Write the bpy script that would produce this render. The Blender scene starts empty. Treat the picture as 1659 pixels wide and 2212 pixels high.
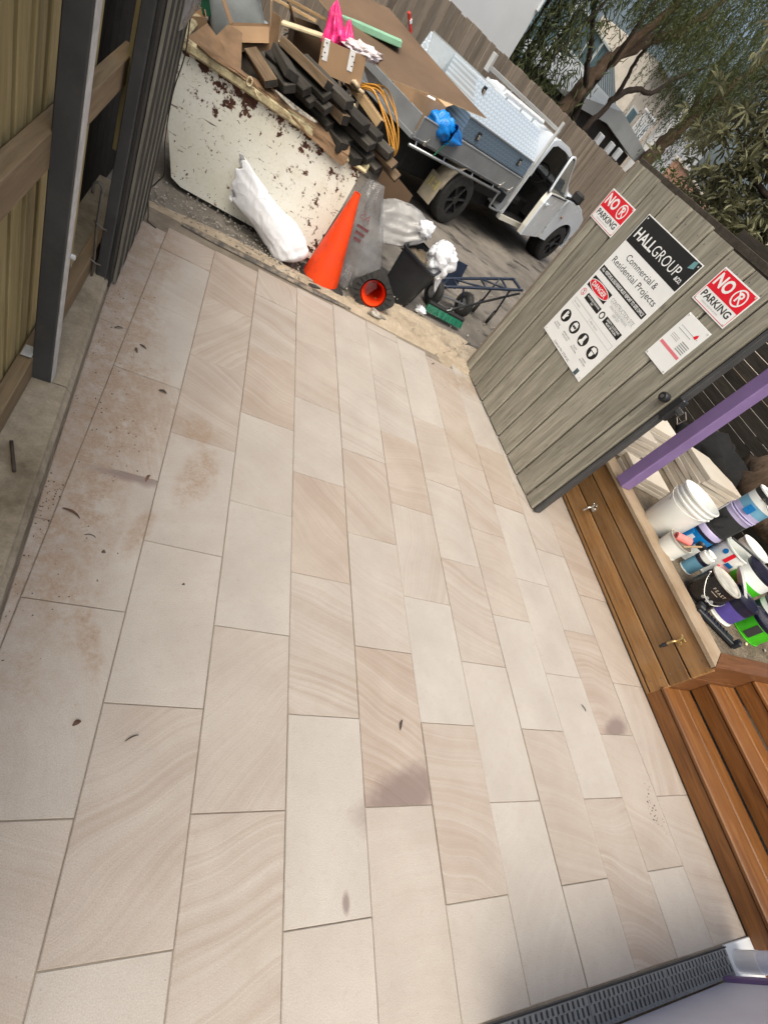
import bpy, math, random
from mathutils import Vector, Matrix
random.seed(7)
SC = bpy.context.scene
COL = SC.collection
# ------------------------------------------------------------------ camera
cam = bpy.data.cameras.new('camera')
cam.sensor_fit = 'HORIZONTAL'; cam.sensor_width = 36.0
cam.lens = 36.0 * 1039.15 / 1659.0
cam.clip_start = 0.03; cam.clip_end = 2000
camo = bpy.data.objects.new('camera', cam); COL.objects.link(camo)
CR = ((0.84249693, 0.25782353, 0.47299678), (-0.09848367, -0.7895188, 0.60577309), (0.5296224, -0.55694444, -0.63977575))
# columns: camera right, up, back expressed in the world
camo.matrix_world = Matrix((
    (CR[0][0], -CR[0][1], -CR[0][2], 0.0),
    (CR[1][0], -CR[1][1], -CR[1][2], 0.0),
    (CR[2][0], -CR[2][1], -CR[2][2], 1.712),
    (0, 0, 0, 1)))
SC.camera = camo
# ------------------------------------------------------------------ sky and sun
SUN_EL, SUN_AZ = 62.0, 208.0          # degrees; azimuth clockwise from +Y
wd = bpy.data.worlds.new('World'); SC.world = wd; wd.use_nodes = True
wn = wd.node_tree
bg = wn.nodes['Background']
sky = wn.nodes.new('ShaderNodeTexSky'); sky.sky_type = 'NISHITA'; sky.sun_disc = False
sky.sun_elevation = math.radians(SUN_EL); sky.sun_rotation = math.radians(SUN_AZ)
sky.air_density = 1.0; sky.dust_density = 10.0; sky.ozone_density = 0.6
wn.links.new(sky.outputs[0], bg.inputs[0]); bg.inputs[1].default_value = 0.15
sl = bpy.data.lights.new('sun', 'SUN'); sl.energy = 1.35; sl.angle = math.radians(50); sl.color = (1.0, 0.94, 0.86)
so = bpy.data.objects.new('sun', sl); COL.objects.link(so)
_d = Vector((math.sin(math.radians(SUN_AZ)) * math.cos(math.radians(SUN_EL)),
             math.cos(math.radians(SUN_AZ)) * math.cos(math.radians(SUN_EL)), math.sin(math.radians(SUN_EL))))
so.rotation_euler = _d.to_track_quat('Z', 'Y').to_euler()
so.location = (0, 0, 12)
vs = SC.view_settings
vs.view_transform = 'Standard'; vs.look = 'None'; vs.gamma = 1.0; vs.use_curve_mapping = False
vs.exposure = 0.40
vs.use_white_balance = True; vs.white_balance_temperature = 6450; vs.white_balance_tint = 5
SC.cycles.use_denoising = True
SC.cycles.max_bounces = 8
SC.cycles.transparent_max_bounces = 16

# ------------------------------------------------------------------ node helper
class NT:
    def __init__(s, name):
        s.mat = bpy.data.materials.new(name); s.mat.use_nodes = True
        s.t = s.mat.node_tree; s.b = s.t.nodes['Principled BSDF']
    def n(s, typ, **kw):
        nd = s.t.nodes.new(typ)
        for k, v in kw.items():
            setattr(nd, k, v)
        return nd
    def put(s, sock, v):
        if hasattr(v, 'links'):
            s.t.links.new(v, sock)
        elif v is not None:
            if isinstance(v, (tuple, list)) and len(v) == 3 and sock.type == 'RGBA':
                v = (*v, 1)
            sock.default_value = v
    def coords(s, kind='Object', rnd=17.0, scale=(1, 1, 1), rot=(0, 0, 0)):
        tc = s.n('ShaderNodeTexCoord')
        if kind == 'World':
            v = s.n('ShaderNodeNewGeometry').outputs['Position']
        else:
            v = tc.outputs[kind]
        if rnd:
            oi = s.n('ShaderNodeObjectInfo')
            m = s.n('ShaderNodeVectorMath', operation='MULTIPLY_ADD')
            s.put(m.inputs[0], oi.outputs['Random']); m.inputs[1].default_value = (rnd, rnd * 1.7, rnd * 2.3); s.put(m.inputs[2], v)
            v = m.outputs[0]
        mp = s.n('ShaderNodeMapping'); s.put(mp.inputs[0], v)
        mp.inputs['Scale'].default_value = scale; mp.inputs['Rotation'].default_value = rot
        return mp.outputs[0]
    def noise(s, vec, scale, detail=4, rough=0.55, dist=0.0):
        nd = s.n('ShaderNodeTexNoise'); s.put(nd.inputs['Vector'], vec)
        nd.inputs['Scale'].default_value = scale; nd.inputs['Detail'].default_value = detail
        nd.inputs['Roughness'].default_value = rough; nd.inputs['Distortion'].default_value = dist
        return nd.outputs['Fac']
    def vor(s, vec, scale, out='Distance', feature='F1'):
        nd = s.n('ShaderNodeTexVoronoi', feature=feature); s.put(nd.inputs['Vector'], vec); nd.inputs['Scale'].default_value = scale
        return nd.outputs[out]
    def ramp(s, fac, stops, interp='LINEAR'):
        nd = s.n('ShaderNodeValToRGB'); s.put(nd.inputs[0], fac); cr = nd.color_ramp; cr.interpolation = interp
        while len(cr.elements) < len(stops): cr.elements.new(0.5)
        for e, (p, c) in zip(cr.elements, stops):
            e.position = p
            e.color = (c, c, c, 1) if isinstance(c, (int, float)) else (*c, 1)
        return nd.outputs[0]
    def mix(s, fac, a, b, mode='MIX'):
        nd = s.n('ShaderNodeMix', data_type='RGBA', blend_type=mode)
        s.put(nd.inputs['Factor'], fac)
        ins = [i for i in nd.inputs if i.type == 'RGBA']
        s.put(ins[0], a); s.put(ins[1], b)
        return [o for o in nd.outputs if o.type == 'RGBA'][0]
    def math(s, op, a, b=None, c=None, clamp=False):
        nd = s.n('ShaderNodeMath', operation=op); nd.use_clamp = clamp
        s.put(nd.inputs[0], a)
        if b is not None: s.put(nd.inputs[1], b)
        if c is not None: s.put(nd.inputs[2], c)
        return nd.outputs[0]
    def bump(s, h, strength=0.3, dist=0.01):
        nd = s.n('ShaderNodeBump'); nd.inputs['Strength'].default_value = strength; nd.inputs['Distance'].default_value = dist
        s.put(nd.inputs['Height'], h); s.put(s.b.inputs['Normal'], nd.outputs[0]); return nd.outputs[0]
    def out(s, color, rough=0.6, metal=0.0, spec=None):
        s.put(s.b.inputs['Base Color'], color); s.put(s.b.inputs['Roughness'], rough); s.put(s.b.inputs['Metallic'], metal)
        if spec is not None: s.b.inputs['Specular IOR Level'].default_value = spec
        return s.mat
    def objvary(s, col, amt=0.25):
        oi = s.n('ShaderNodeObjectInfo')
        f = s.math('MULTIPLY_ADD', oi.outputs['Random'], amt, 1.0 - amt * 0.5)
        nd = s.n('ShaderNodeVectorMath', operation='SCALE'); s.put(nd.inputs[0], col); s.put(nd.inputs['Scale'], f)
        return nd.outputs[0]

MATS = {}
def simple(name, c, rough=0.5, metal=0.0, var=0.12, scale=6.0, bump=0.0, bscale=60.0, dirt=0.0, dirtc=(0.12, 0.09, 0.06), spec=None, trans=0.0, alpha=1.0, coat=0.0, objv=0.0, sub=0.0, bdist=0.004):
    """painted / plastic / metal surface with mottling, optional dirt and fine relief"""
    k = NT(name); v = k.coords('Object')
    f = k.noise(v, scale, 5)
    lo = tuple(x * (1 - var) for x in c); hi = tuple(min(1, x * (1 + var)) for x in c)
    col = k.ramp(f, [(0.3, lo), (0.7, hi)])
    if dirt:
        d = k.ramp(k.noise(v, scale * 2.3, 8, 0.7), [(0.62 - dirt * 0.3, 0.0), (0.85 - dirt * 0.3, 1.0)])
        col = k.mix(k.math('MULTIPLY', d, min(1, dirt * 1.5)), col, dirtc)
    if objv: col = k.objvary(col, objv)
    r = k.ramp(k.noise(v, scale * 3, 4), [(0.3, max(0.03, rough - 0.08)), (0.7, min(1, rough + 0.08))])
    k.out(col, r, metal, spec)
    if bump: k.bump(k.noise(v, bscale, 4), bump, bdist)
    if trans: k.b.inputs['Transmission Weight'].default_value = trans
    if alpha < 1: k.b.inputs['Alpha'].default_value = alpha
    if coat: k.b.inputs['Coat Weight'].default_value = coat
    if sub:
        k.b.inputs['Subsurface Weight'].default_value = sub; k.b.inputs['Subsurface Radius'].default_value = (0.02, 0.015, 0.012)
    MATS[name] = k.mat
    return k.mat

def wood(name, cols, axis='z', rough=0.75, scale=14.0, bump=0.4, objv=0.3, stretch=14.0, dust=None, spec=0.3, knots=True):
    """sawn timber: grain stretched along one axis, three tones, knots, per-board variation"""
    k = NT(name)
    sc = {'x': (1, stretch, stretch), 'y': (stretch, 1, stretch), 'z': (stretch, stretch, 1)}[axis]
    v0 = k.coords('Object', 31.0)
    v = k.coords('Object', 31.0, tuple(q / stretch * 1.0 for q in sc))
    f = k.noise(v, scale * 4.5, 7, 0.66, 0.6)
    big = k.noise(v, scale * 0.9, 4, 0.55, 0.8)
    col = k.ramp(f, [(0.25, cols[0]), (0.5, cols[1]), (0.78, cols[2])])
    col = k.mix(k.ramp(big, [(0.35, 0.0), (0.7, 0.55)]), col, cols[0])
    if knots:
        vk = k.coords('Object', 31.0, tuple(0.55 if q == 1 else 1.0 for q in sc))
        kn = k.ramp(k.vor(vk, 5.0), [(0.0, 1.0), (0.05, 0.7), (0.11, 0.0)])
        col = k.mix(k.math('MULTIPLY', kn, 0.6), col, tuple(q * 0.4 for q in cols[0]))
    if dust:
        d = k.ramp(k.noise(v0, 5.0, 6, 0.65), [(0.35, 0.0), (0.75, dust[1])])
        col = k.mix(d, col, dust[0])
    if objv: col = k.objvary(col, objv)
    k.out(col, k.ramp(f, [(0.2, max(0.05, rough - 0.12)), (0.8, min(1, rough + 0.1))]), 0.0, spec)
    k.bump(f, bump, 0.004)
    MATS[name] = k.mat
    return k.mat

# ------------------------------------------------------------------ mesh helper
def rotm(rx=0, ry=0, rz=0):
    return (Matrix.Rotation(math.radians(rz), 3, 'Z') @ Matrix.Rotation(math.radians(ry), 3, 'Y') @ Matrix.Rotation(math.radians(rx), 3, 'X'))
class MB:
    def __init__(s): s.v = []; s.f = []; s.mi = []
    def add(s, vs, fs, mi=0):
        o = len(s.v); s.v += [tuple(q) for q in vs]; s.f += [tuple(i + o for i in f) for f in fs]; s.mi += [mi] * len(fs); return s
    def box(s, c, d, bev=0.0, R=None, mi=0):
        h = [q / 2 for q in d]; c = Vector(c)
        R = R or Matrix.Identity(3)
        if bev <= 0:
            vs = [c + R @ Vector((x * h[0], y * h[1], z * h[2])) for x in (-1, 1) for y in (-1, 1) for z in (-1, 1)]
            return s.add(vs, [(0, 1, 3, 2), (4, 6, 7, 5), (0, 4, 5, 1), (2, 3, 7, 6), (0, 2, 6, 4), (1, 5, 7, 3)], mi)
        b = min(bev, min(h) * 0.95); vs = []; ix = {}
        for x in (-1, 1):
            for y in (-1, 1):
                for z in (-1, 1):
                    for a in range(3):
                        p = [x * (h[0] - b), y * (h[1] - b), z * (h[2] - b)]; p[a] = (x, y, z)[a] * h[a]
                        ix[(x, y, z, a)] = len(vs); vs.append(c + R @ Vector(p))
        fs = []
        for a in range(3):
            u, w = [(1, 2), (2, 0), (0, 1)][a]
            for sg in (-1, 1):
                q = []
                for (p1, p2) in ((-1, -1), (1, -1), (1, 1), (-1, 1)):
                    k = [0, 0, 0]; k[a] = sg; k[u] = p1; k[w] = p2; q.append(ix[(*k, a)])
                fs.append(tuple(q if sg > 0 else q[::-1]))
        for a in range(3):
            u, w = [(1, 2), (2, 0), (0, 1)][a]
            for s1 in (-1, 1):
                for s2 in (-1, 1):
                    k0 = [0, 0, 0]; k0[u] = s1; k0[w] = s2
                    k1 = list(k0); k0[a] = -1; k1[a] = 1
                    q = (ix[(*k0, u)], ix[(*k1, u)], ix[(*k1, w)], ix[(*k0, w)])
                    fs.append(q if s1 * s2 < 0 else q[::-1])
        for x in (-1, 1):
            for y in (-1, 1):
                for z in (-1, 1):
                    q = (ix[(x, y, z, 0)], ix[(x, y, z, 1)], ix[(x, y, z, 2)])
                    fs.append(q if x * y * z > 0 else q[::-1])
        return s.add(vs, fs, mi)
    def beam(s, p, q, w, h, bev=0.0, up=(0, 0, 1), mi=0):
        p = Vector(p); q = Vector(q); d = q - p; L = d.length; d.normalize()
        up = Vector(up); sd = up.cross(d)
        if sd.length < 1e-4: sd = Vector((1, 0, 0))
        sd.normalize(); u2 = d.cross(sd)
        R = Matrix((d, sd, u2)).transposed()
        return s.box((p + q) / 2, (L, w, h), bev, R, mi)
    def prism(s, poly, vec, mi=0):
        """extrude a 3-D polygon along vec"""
        vec = Vector(vec); n = len(poly); vs = [Vector(p) for p in poly] + [Vector(p) + vec for p in poly]
        nrm = Vector((0, 0, 0))
        for i in range(n): nrm += vs[i].cross(vs[(i + 1) % n])
        fl = nrm.dot(vec) > 0
        fs = [tuple(range(n))[::-1] if fl else tuple(range(n)), tuple(range(n, 2 * n)) if fl else tuple(range(n, 2 * n))[::-1]]
        for i in range(n):
            j = (i + 1) % n; q = (i, j, j + n, i + n); fs.append(q if fl else q[::-1])
        return s.add(vs, fs, mi)
    def lathe(s, prof, n=24, c=(0, 0, 0), R=None, mi=0, cap=True, sx=1.0, sy=1.0):
        R = R or Matrix.Identity(3); c = Vector(c); vs = []; fs = []
        for (r, z) in prof:
            for i in range(n):
                a = 2 * math.pi * i / n; vs.append(c + R @ Vector((r * math.cos(a) * sx, r * math.sin(a) * sy, z)))
        for k in range(len(prof) - 1):
            for i in range(n):
                j = (i + 1) % n; fs.append((k * n + i, k * n + j, (k + 1) * n + j, (k + 1) * n + i))
        if cap:
            if prof[0][0] > 1e-5: fs.append(tuple(range(n))[::-1])
            if prof[-1][0] > 1e-5: fs.append(tuple((len(prof) - 1) * n + i for i in range(n)))
        return s.add(vs, fs, mi)
    def tube(s, pts, r, n=8, mi=0, cap=True, closed=False):
        pts = [Vector(p) for p in pts]; m = len(pts); vs = []; fs = []
        rr = r if isinstance(r, (list, tuple)) else [r] * m
        prev = None
        for i, p in enumerate(pts):
            a = pts[(i - 1) % m] if (closed or i > 0) else p; b = pts[(i + 1) % m] if (closed or i < m - 1) else p
            d = (b - a)
            if d.length < 1e-9: d = Vector((0, 0, 1))
            d.normalize()
            if prev is None:
                x = d.orthogonal().normalized()
            else:
                x = (prev - d * prev.dot(d))
                x = x.normalized() if x.length > 1e-6 else d.orthogonal().normalized()
            prev = x; y = d.cross(x)
            for k in range(n):
                t = 2 * math.pi * k / n; vs.append(p + (x * math.cos(t) + y * math.sin(t)) * rr[i])
        for i in range(m if closed else m - 1):
            i2 = (i + 1) % m
            for k in range(n):
                k2 = (k + 1) % n; fs.append((i * n + k, i * n + k2, i2 * n + k2, i2 * n + k))
        if cap and not closed:
            fs.append(tuple(range(n))[::-1]); fs.append(tuple((m - 1) * n + k for k in range(n)))
        return s.add(vs, fs, mi)
    def sheet(s, rows, mi=0, thick=0.0):
        """grid of points (rows of equal length) as a surface"""
        nr, nc = len(rows), len(rows[0]); vs = [p for r in rows for p in r]; fs = []
        for i in range(nr - 1):
            for j in range(nc - 1):
                fs.append((i * nc + j, i * nc + j + 1, (i + 1) * nc + j + 1, (i + 1) * nc + j))
        return s.add(vs, fs, mi)
    def mesh(s, name, mats, smooth=False):
        me = bpy.data.meshes.new(name); me.from_pydata(s.v, [], s.f)
        for m in (mats if isinstance(mats, (list, tuple)) else [mats]): me.materials.append(MATS[m] if isinstance(m, str) else m)
        if len(me.materials) > 1: me.polygons.foreach_set('material_index', s.mi)
        if smooth: me.polygons.foreach_set('use_smooth', [True] * len(me.polygons))
        me.update(); return me
    def build(s, name, mats, parent=None, smooth=False, loc=(0, 0, 0), auto=None):
        me = s.mesh(name, mats, smooth or auto is not None)
        if auto is not None:
            try: me.set_sharp_from_angle(angle=math.radians(auto))
            except Exception: pass
        o = bpy.data.objects.new(name, me); COL.objects.link(o); o.location = loc
        if parent is not None: o.parent = parent
        return o

def tag(o, label=None, cat=None, group=None, kind=None):
    if label: o['label'] = label
    if cat: o['category'] = cat
    if group: o['group'] = group
    if kind: o['kind'] = kind
    return o
def thing(name, label, cat, loc=(0, 0, 0), rz=0.0, group=None):
    o = bpy.data.objects.new(name, None); o.empty_display_size = 0.1; COL.objects.link(o)
    o.location = loc; o.rotation_euler = (0, 0, math.radians(rz)); return tag(o, label, cat, group)
def inst(name, me, parent=None, loc=(0, 0, 0), rot=(0, 0, 0)):
    o = bpy.data.objects.new(name, me); COL.objects.link(o); o.location = loc; o.rotation_euler = rot
    if parent is not None: o.parent = parent
    return o
def solid(o, t, off=0.0):
    m = o.modifiers.new('solid', 'SOLIDIFY'); m.thickness = t; m.offset = off; return o
def subd(o, lv=1):
    m = o.modifiers.new('sub', 'SUBSURF'); m.levels = lv; m.render_levels = lv; return o
def vnoise(p, s=1.0, seed=0.0):
    from mathutils import noise as mn
    return mn.noise(Vector(p) * s + Vector((seed, seed * 1.3, seed * 0.7)))
def text(s, h, name, mat, parent, M, x=0.0, y=0.0, align='LEFT', sx=1.0, bold=0.0, z=0.0006, shear=0.0, fitw=None):
    """flat print: letters as thin meshes; M places the sign's (x right, y up, z out) frame"""
    cu = bpy.data.curves.new('t', 'FONT'); cu.body = s; cu.size = h * 1.38; cu.align_x = align; cu.align_y = 'CENTER'
    cu.fill_mode = 'FRONT'; cu.offset = bold * h; cu.shear = shear; cu.resolution_u = 3
    ob = bpy.data.objects.new('t', cu); COL.objects.link(ob)
    dg = bpy.context.evaluated_depsgraph_get()
    me = bpy.data.meshes.new_from_object(ob.evaluated_get(dg))
    bpy.data.objects.remove(ob); bpy.data.curves.remove(cu)
    me.name = name; me.materials.clear(); me.materials.append(MATS[mat])
    if fitw:
        xs = [q.co.x for q in me.vertices]; sx = fitw / max(1e-6, max(xs) - min(xs)); x = x - min(xs) * sx
    T = M @ Matrix.Translation((x, y, z)) @ Matrix.Diagonal((sx, 1, 1, 1))
    me.transform(T)
    o = bpy.data.objects.new(name, me); COL.objects.link(o); o.parent = parent
    return o

def ridge(p, s=1.0, seed=0.0):
    return 1.0 - 2.0 * abs(vnoise(p, s, seed))
def crinkle(o, amp, s, seed=1.0, oct=3, stretch=(1, 1, 1), floor=None):
    """push vertices along their normals with ridged noise: creased film and cloth"""
    me = o.data; nrm = [v.normal.copy() for v in me.vertices]
    for v, n in zip(me.vertices, nrm):
        p = Vector((v.co.x * stretch[0], v.co.y * stretch[1], v.co.z * stretch[2])); h = 0.0
        for q in range(oct): h += ridge(p, s * 2.1 ** q, seed + 7 * q) / 1.9 ** q
        v.co += n * amp * h * 0.5
        if floor is not None and v.co.z < floor: v.co.z = floor
    me.update(); return o
# ------------------------------------------------------------------ materials
def make_sandstone():
    k = NT('sandstone_paver')
    tc = k.n('ShaderNodeTexCoord'); oi = k.n('ShaderNodeObjectInfo')
    sep = k.n('ShaderNodeSeparateColor'); k.put(sep.inputs[0], oi.outputs['Color'])
    tone, band, ang = sep.outputs[0], sep.outputs[1], sep.outputs[2]
    vr = k.n('ShaderNodeVectorRotate', rotation_type='Z_AXIS'); k.put(vr.inputs['Vector'], tc.outputs['Object'])
    k.put(vr.inputs['Angle'], k.math('MULTIPLY', ang, 3.14159))
    ofs = k.n('ShaderNodeVectorMath', operation='MULTIPLY_ADD'); k.put(ofs.inputs[0], oi.outputs['Random']); ofs.inputs[1].default_value = (37, 61, 23); k.put(ofs.inputs[2], vr.outputs[0])
    v = ofs.outputs[0]
    warp = k.noise(v, 1.3, 2, 0.45)
    sx = k.n('ShaderNodeSeparateXYZ'); k.put(sx.inputs[0], v)
    w = k.math('ADD', sx.outputs[0], k.math('MULTIPLY', warp, 0.42))
    def n1(scale, det):
        nd = k.n('ShaderNodeTexNoise', noise_dimensions='1D'); k.put(nd.inputs['W'], k.math('MULTIPLY', w, scale)); nd.inputs['Scale'].default_value = 1.0; nd.inputs['Detail'].default_value = det; nd.inputs['Roughness'].default_value = 0.62
        return nd.outputs['Fac']
    b1 = n1(38.0, 5); b2 = n1(7.0, 2)
    cloud = k.noise(v, 3.5, 5, 0.6)
    wave = k.math('ADD', k.math('MULTIPLY', b1, 0.6), k.math('MULTIPLY', b2, 0.5))
    bandf = k.math('MULTIPLY', k.ramp(wave, [(0.41, 0.0), (0.70, 1.0)]), k.math('MULTIPLY', band, k.ramp(k.noise(v, 2.6, 4, 0.6), [(0.35, 0.25), (0.6, 1.0)])))
    pale = k.mix(k.ramp(cloud, [(0.3, 0.0), (0.7, 1.0)]), (0.385, 0.355, 0.325), (0.455, 0.425, 0.392))
    tan = k.mix(k.ramp(cloud, [(0.3, 0.0), (0.7, 1.0)]), (0.36, 0.298, 0.25), (0.43, 0.37, 0.318))
    col = k.mix(tone, pale, tan)
    col = k.mix(bandf, col, k.mix(tone, (0.315, 0.258, 0.215), (0.275, 0.20, 0.155)))
    col = k.mix(k.math('MULTIPLY', k.ramp(n1(120.0, 2), [(0.58, 0.0), (0.68, 0.22)]), band), col, k.mix(tone, (0.28, 0.235, 0.20), (0.25, 0.19, 0.15)))
    # light veins
    col = k.mix(k.math('MULTIPLY', k.ramp(n1(85.0, 3), [(0.62, 0.0), (0.68, 0.4)]), band), col, (0.49, 0.46, 0.425))
    gr = k.noise(tc.outputs['Object'], 300.0, 3, 0.7)
    col = k.mix(0.55, col, k.ramp(gr, [(0.28, 0.45), (0.68, 1.0)]), 'MULTIPLY')
    col = k.mix(k.ramp(k.noise(tc.outputs['Object'], 34.0, 6, 0.75), [(0.54, 0.0), (0.72, 0.38)]), col, (0.27, 0.23, 0.195))
    pos = k.n('ShaderNodeNewGeometry').outputs['Position']
    # loose brown sand lying on the stone (shapes of its own)
    def blob(x, y, rx, ry, a):
        m = k.n('ShaderNodeMapping', vector_type='TEXTURE'); k.put(m.inputs[0], pos)
        m.inputs['Location'].default_value = (x, y, 0); m.inputs['Rotation'].default_value = (0, 0, math.radians(a)); m.inputs['Scale'].default_value = (rx, ry, 1000)
        l = k.n('ShaderNodeVectorMath', operation='LENGTH'); k.put(l.inputs[0], m.outputs[0])
        return k.math('SUBTRACT', 1.0, l.outputs['Value'], clamp=True)
    tot = None
    for q in [(-.13, 1.85, .32, .62, 8), (-.06, 1.55, .09, .33, -25), (.275, 1.5, .10, .24, -14), (.225, 1.78, .16, .13, 0), (-.15, .9, .22, .22, 20),
              (-.20, 2.4, .22, .8, 3), (-.26, 3.1, .28, .55, 0), (.10, 1.14, .05, .16, -12), (-.22, 2.0, .30, 2.0, 3.7), (-.12, 1.3, .2, .5, 10), (2.6, 3.45, .8, .2, 12), (1.3, 3.7, 1.9, .12, 2), (.03, .72, .05, .2, 20)]:
        b = blob(*q); tot = b if tot is None else k.math('MAXIMUM', tot, b)
    sn = k.noise(pos, 9.0, 8, 0.72)
    sf = k.ramp(k.math('ADD', k.math('ADD', k.math('MULTIPLY', tot, 0.62), k.math('MULTIPLY', sn, 0.55)), k.math('MULTIPLY', k.noise(k.coords('World', 0, (5.0, 1.0, 1.0), (0, 0, 0.25)), 4.0, 6, 0.6), 0.6)), [(0.64, 0.0), (0.95, 0.8)])
    sf = k.math('MULTIPLY', sf, k.math('MULTIPLY', k.ramp(k.noise(pos, 80.0, 4, 0.75), [(0.36, 0.3), (0.58, 1.0)]), k.ramp(k.noise(pos, 16.0, 8, 0.75), [(0.40, 0.1), (0.56, 1.0)])))
    col = k.mix(k.math('MULTIPLY', sf, k.ramp(tot, [(0.0, 0.0), (0.18, 1.0)])), col, k.mix(k.noise(pos, 130.0, 3), (0.19, 0.122, 0.08), (0.31, 0.225, 0.155)))
    filmf = k.math('MULTIPLY', k.ramp(tot, [(0.0, 0.0), (0.7, 0.5)]), k.math('MULTIPLY', k.ramp(k.noise(pos, 7.0, 9, 0.75), [(0.42, 0.05), (0.56, 1.0)]), k.ramp(k.noise(pos, 60.0, 4, 0.7), [(0.35, 0.45), (0.6, 1.0)])))
    col = k.mix(filmf, col, (0.26, 0.19, 0.138))
    # dark mineral patches and smudges
    dk = None
    for q in [(1.2, .25, .34, .13, 20), (.07, 1.41, .1, .07, 0), (2.68, .545, .2, .085, 25), (.03, 1.4, .22, .05, 5), (.93, -.045, .02, .045, 0)]:
        b = blob(*q); dk = b if dk is None else k.math('MAXIMUM', dk, b)
    df = k.ramp(k.math('ADD', dk, k.math('MULTIPLY', k.noise(pos, 14.0, 6, 0.7), 0.6)), [(0.5, 0.0), (0.95, 0.75)])
    col = k.mix(k.math('MULTIPLY', k.math('MULTIPLY', df, k.ramp(dk, [(0.0, 0.0), (0.12, 1.0)])), k.math('SUBTRACT', 1.0, oi.outputs['Alpha'])), col, (0.15, 0.11, 0.105))
    # faint scuffs and olive damp stains
    st = k.ramp(k.noise(pos, 2.2, 6, 0.68), [(0.56, 0.0), (0.78, 0.35)])
    col = k.mix(st, col, (0.285, 0.25, 0.195))
    sp = k.ramp(k.vor(pos, 22.0), [(0.035, 0.55), (0.06, 0.0)])
    col = k.mix(k.math('MULTIPLY', sp, k.ramp(k.noise(pos, 3.0, 4), [(0.5, 0.0), (0.65, 1.0)])), col, (0.12, 0.10, 0.085))
    k.out(col, k.ramp(cloud, [(0.2, 0.62), (0.8, 0.8)]), 0.0, 0.35)
    k.bump(k.math('ADD', k.math('MULTIPLY', gr, 0.35), k.math('MULTIPLY', k.noise(tc.outputs['Object'], 60.0, 5), 0.6)), 0.4, 0.002)
    MATS['sandstone'] = k.mat
make_sandstone()
def make_slabstone():
    k = NT('stacked_sandstone'); v = k.coords('Object', 23.0)
    vv = k.coords('Object', 23.0, (1, 1.0, 1), (0.3, 0.2, 0.6))
    col = k.ramp(k.noise(vv, 4.0, 5, 0.6, 0.4), [(0.3, (0.56, 0.52, 0.45)), (0.6, (0.52, 0.46, 0.38)), (0.85, (0.46, 0.385, 0.31))])
    k.out(k.objvary(col, 0.25), 0.75); k.bump(k.noise(v, 200, 3), 0.2, 0.002); MATS['slab'] = k.mat
make_slabstone()
def ground(name, c1, c2, c3, s=1.2, fine=90, bump=0.5, bd=0.02, rough=0.9, wet=None):
    k = NT(name); v = k.coords('World', 0)
    f = k.noise(v, s, 8, 0.65); g = k.noise(v, fine, 4, 0.6); h = k.noise(v, s * 6, 6, 0.65)
    col = k.ramp(f, [(0.32, c1), (0.5, c2), (0.7, c3)])
    col = k.mix(0.6, col, k.ramp(h, [(0.3, 0.55), (0.7, 1.0)]), 'MULTIPLY')
    col = k.mix(0.5, col, k.ramp(g, [(0.3, 0.6), (0.7, 1.0)]), 'MULTIPLY')
    r = rough
    if wet:
        m = k.ramp(k.noise(k.coords('World', 0, (1, 2.2, 1), (0, 0, 0.6)), wet, 6, 0.62), [(0.56, 0.0), (0.62, 0.8)])
        col = k.mix(m, col, (0.03, 0.027, 0.025)); r = k.mix(m, (rough,) * 3, (0.35,) * 3)
    k.out(col, r, 0.0, 0.3)
    k.bump(k.math('ADD', k.math('MULTIPLY', g, 0.4), h), bump, bd); MATS[name] = k.mat
ground('lane_mat', (0.12, 0.107, 0.094), (0.20, 0.182, 0.16), (0.275, 0.25, 0.22), 0.9, 60, 0.5, 0.02, 0.85, 1.7)
ground('sand_mat', (0.36, 0.29, 0.215), (0.46, 0.385, 0.29), (0.54, 0.46, 0.36), 4.0, 160, 0.9, 0.015)
ground('bed_mat', (0.17, 0.14, 0.11), (0.235, 0.20, 0.16), (0.31, 0.265, 0.215), 3.0, 200, 0.3, 0.003)
ground('soil_mat', (0.10, 0.075, 0.05), (0.17, 0.135, 0.095), (0.26, 0.21, 0.15), 5.0, 80, 0.9, 0.02)
ground('plinth_mat', (0.20, 0.165, 0.115), (0.34, 0.295, 0.22), (0.44, 0.385, 0.30), 4.0, 120, 0.5, 0.008)
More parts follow.
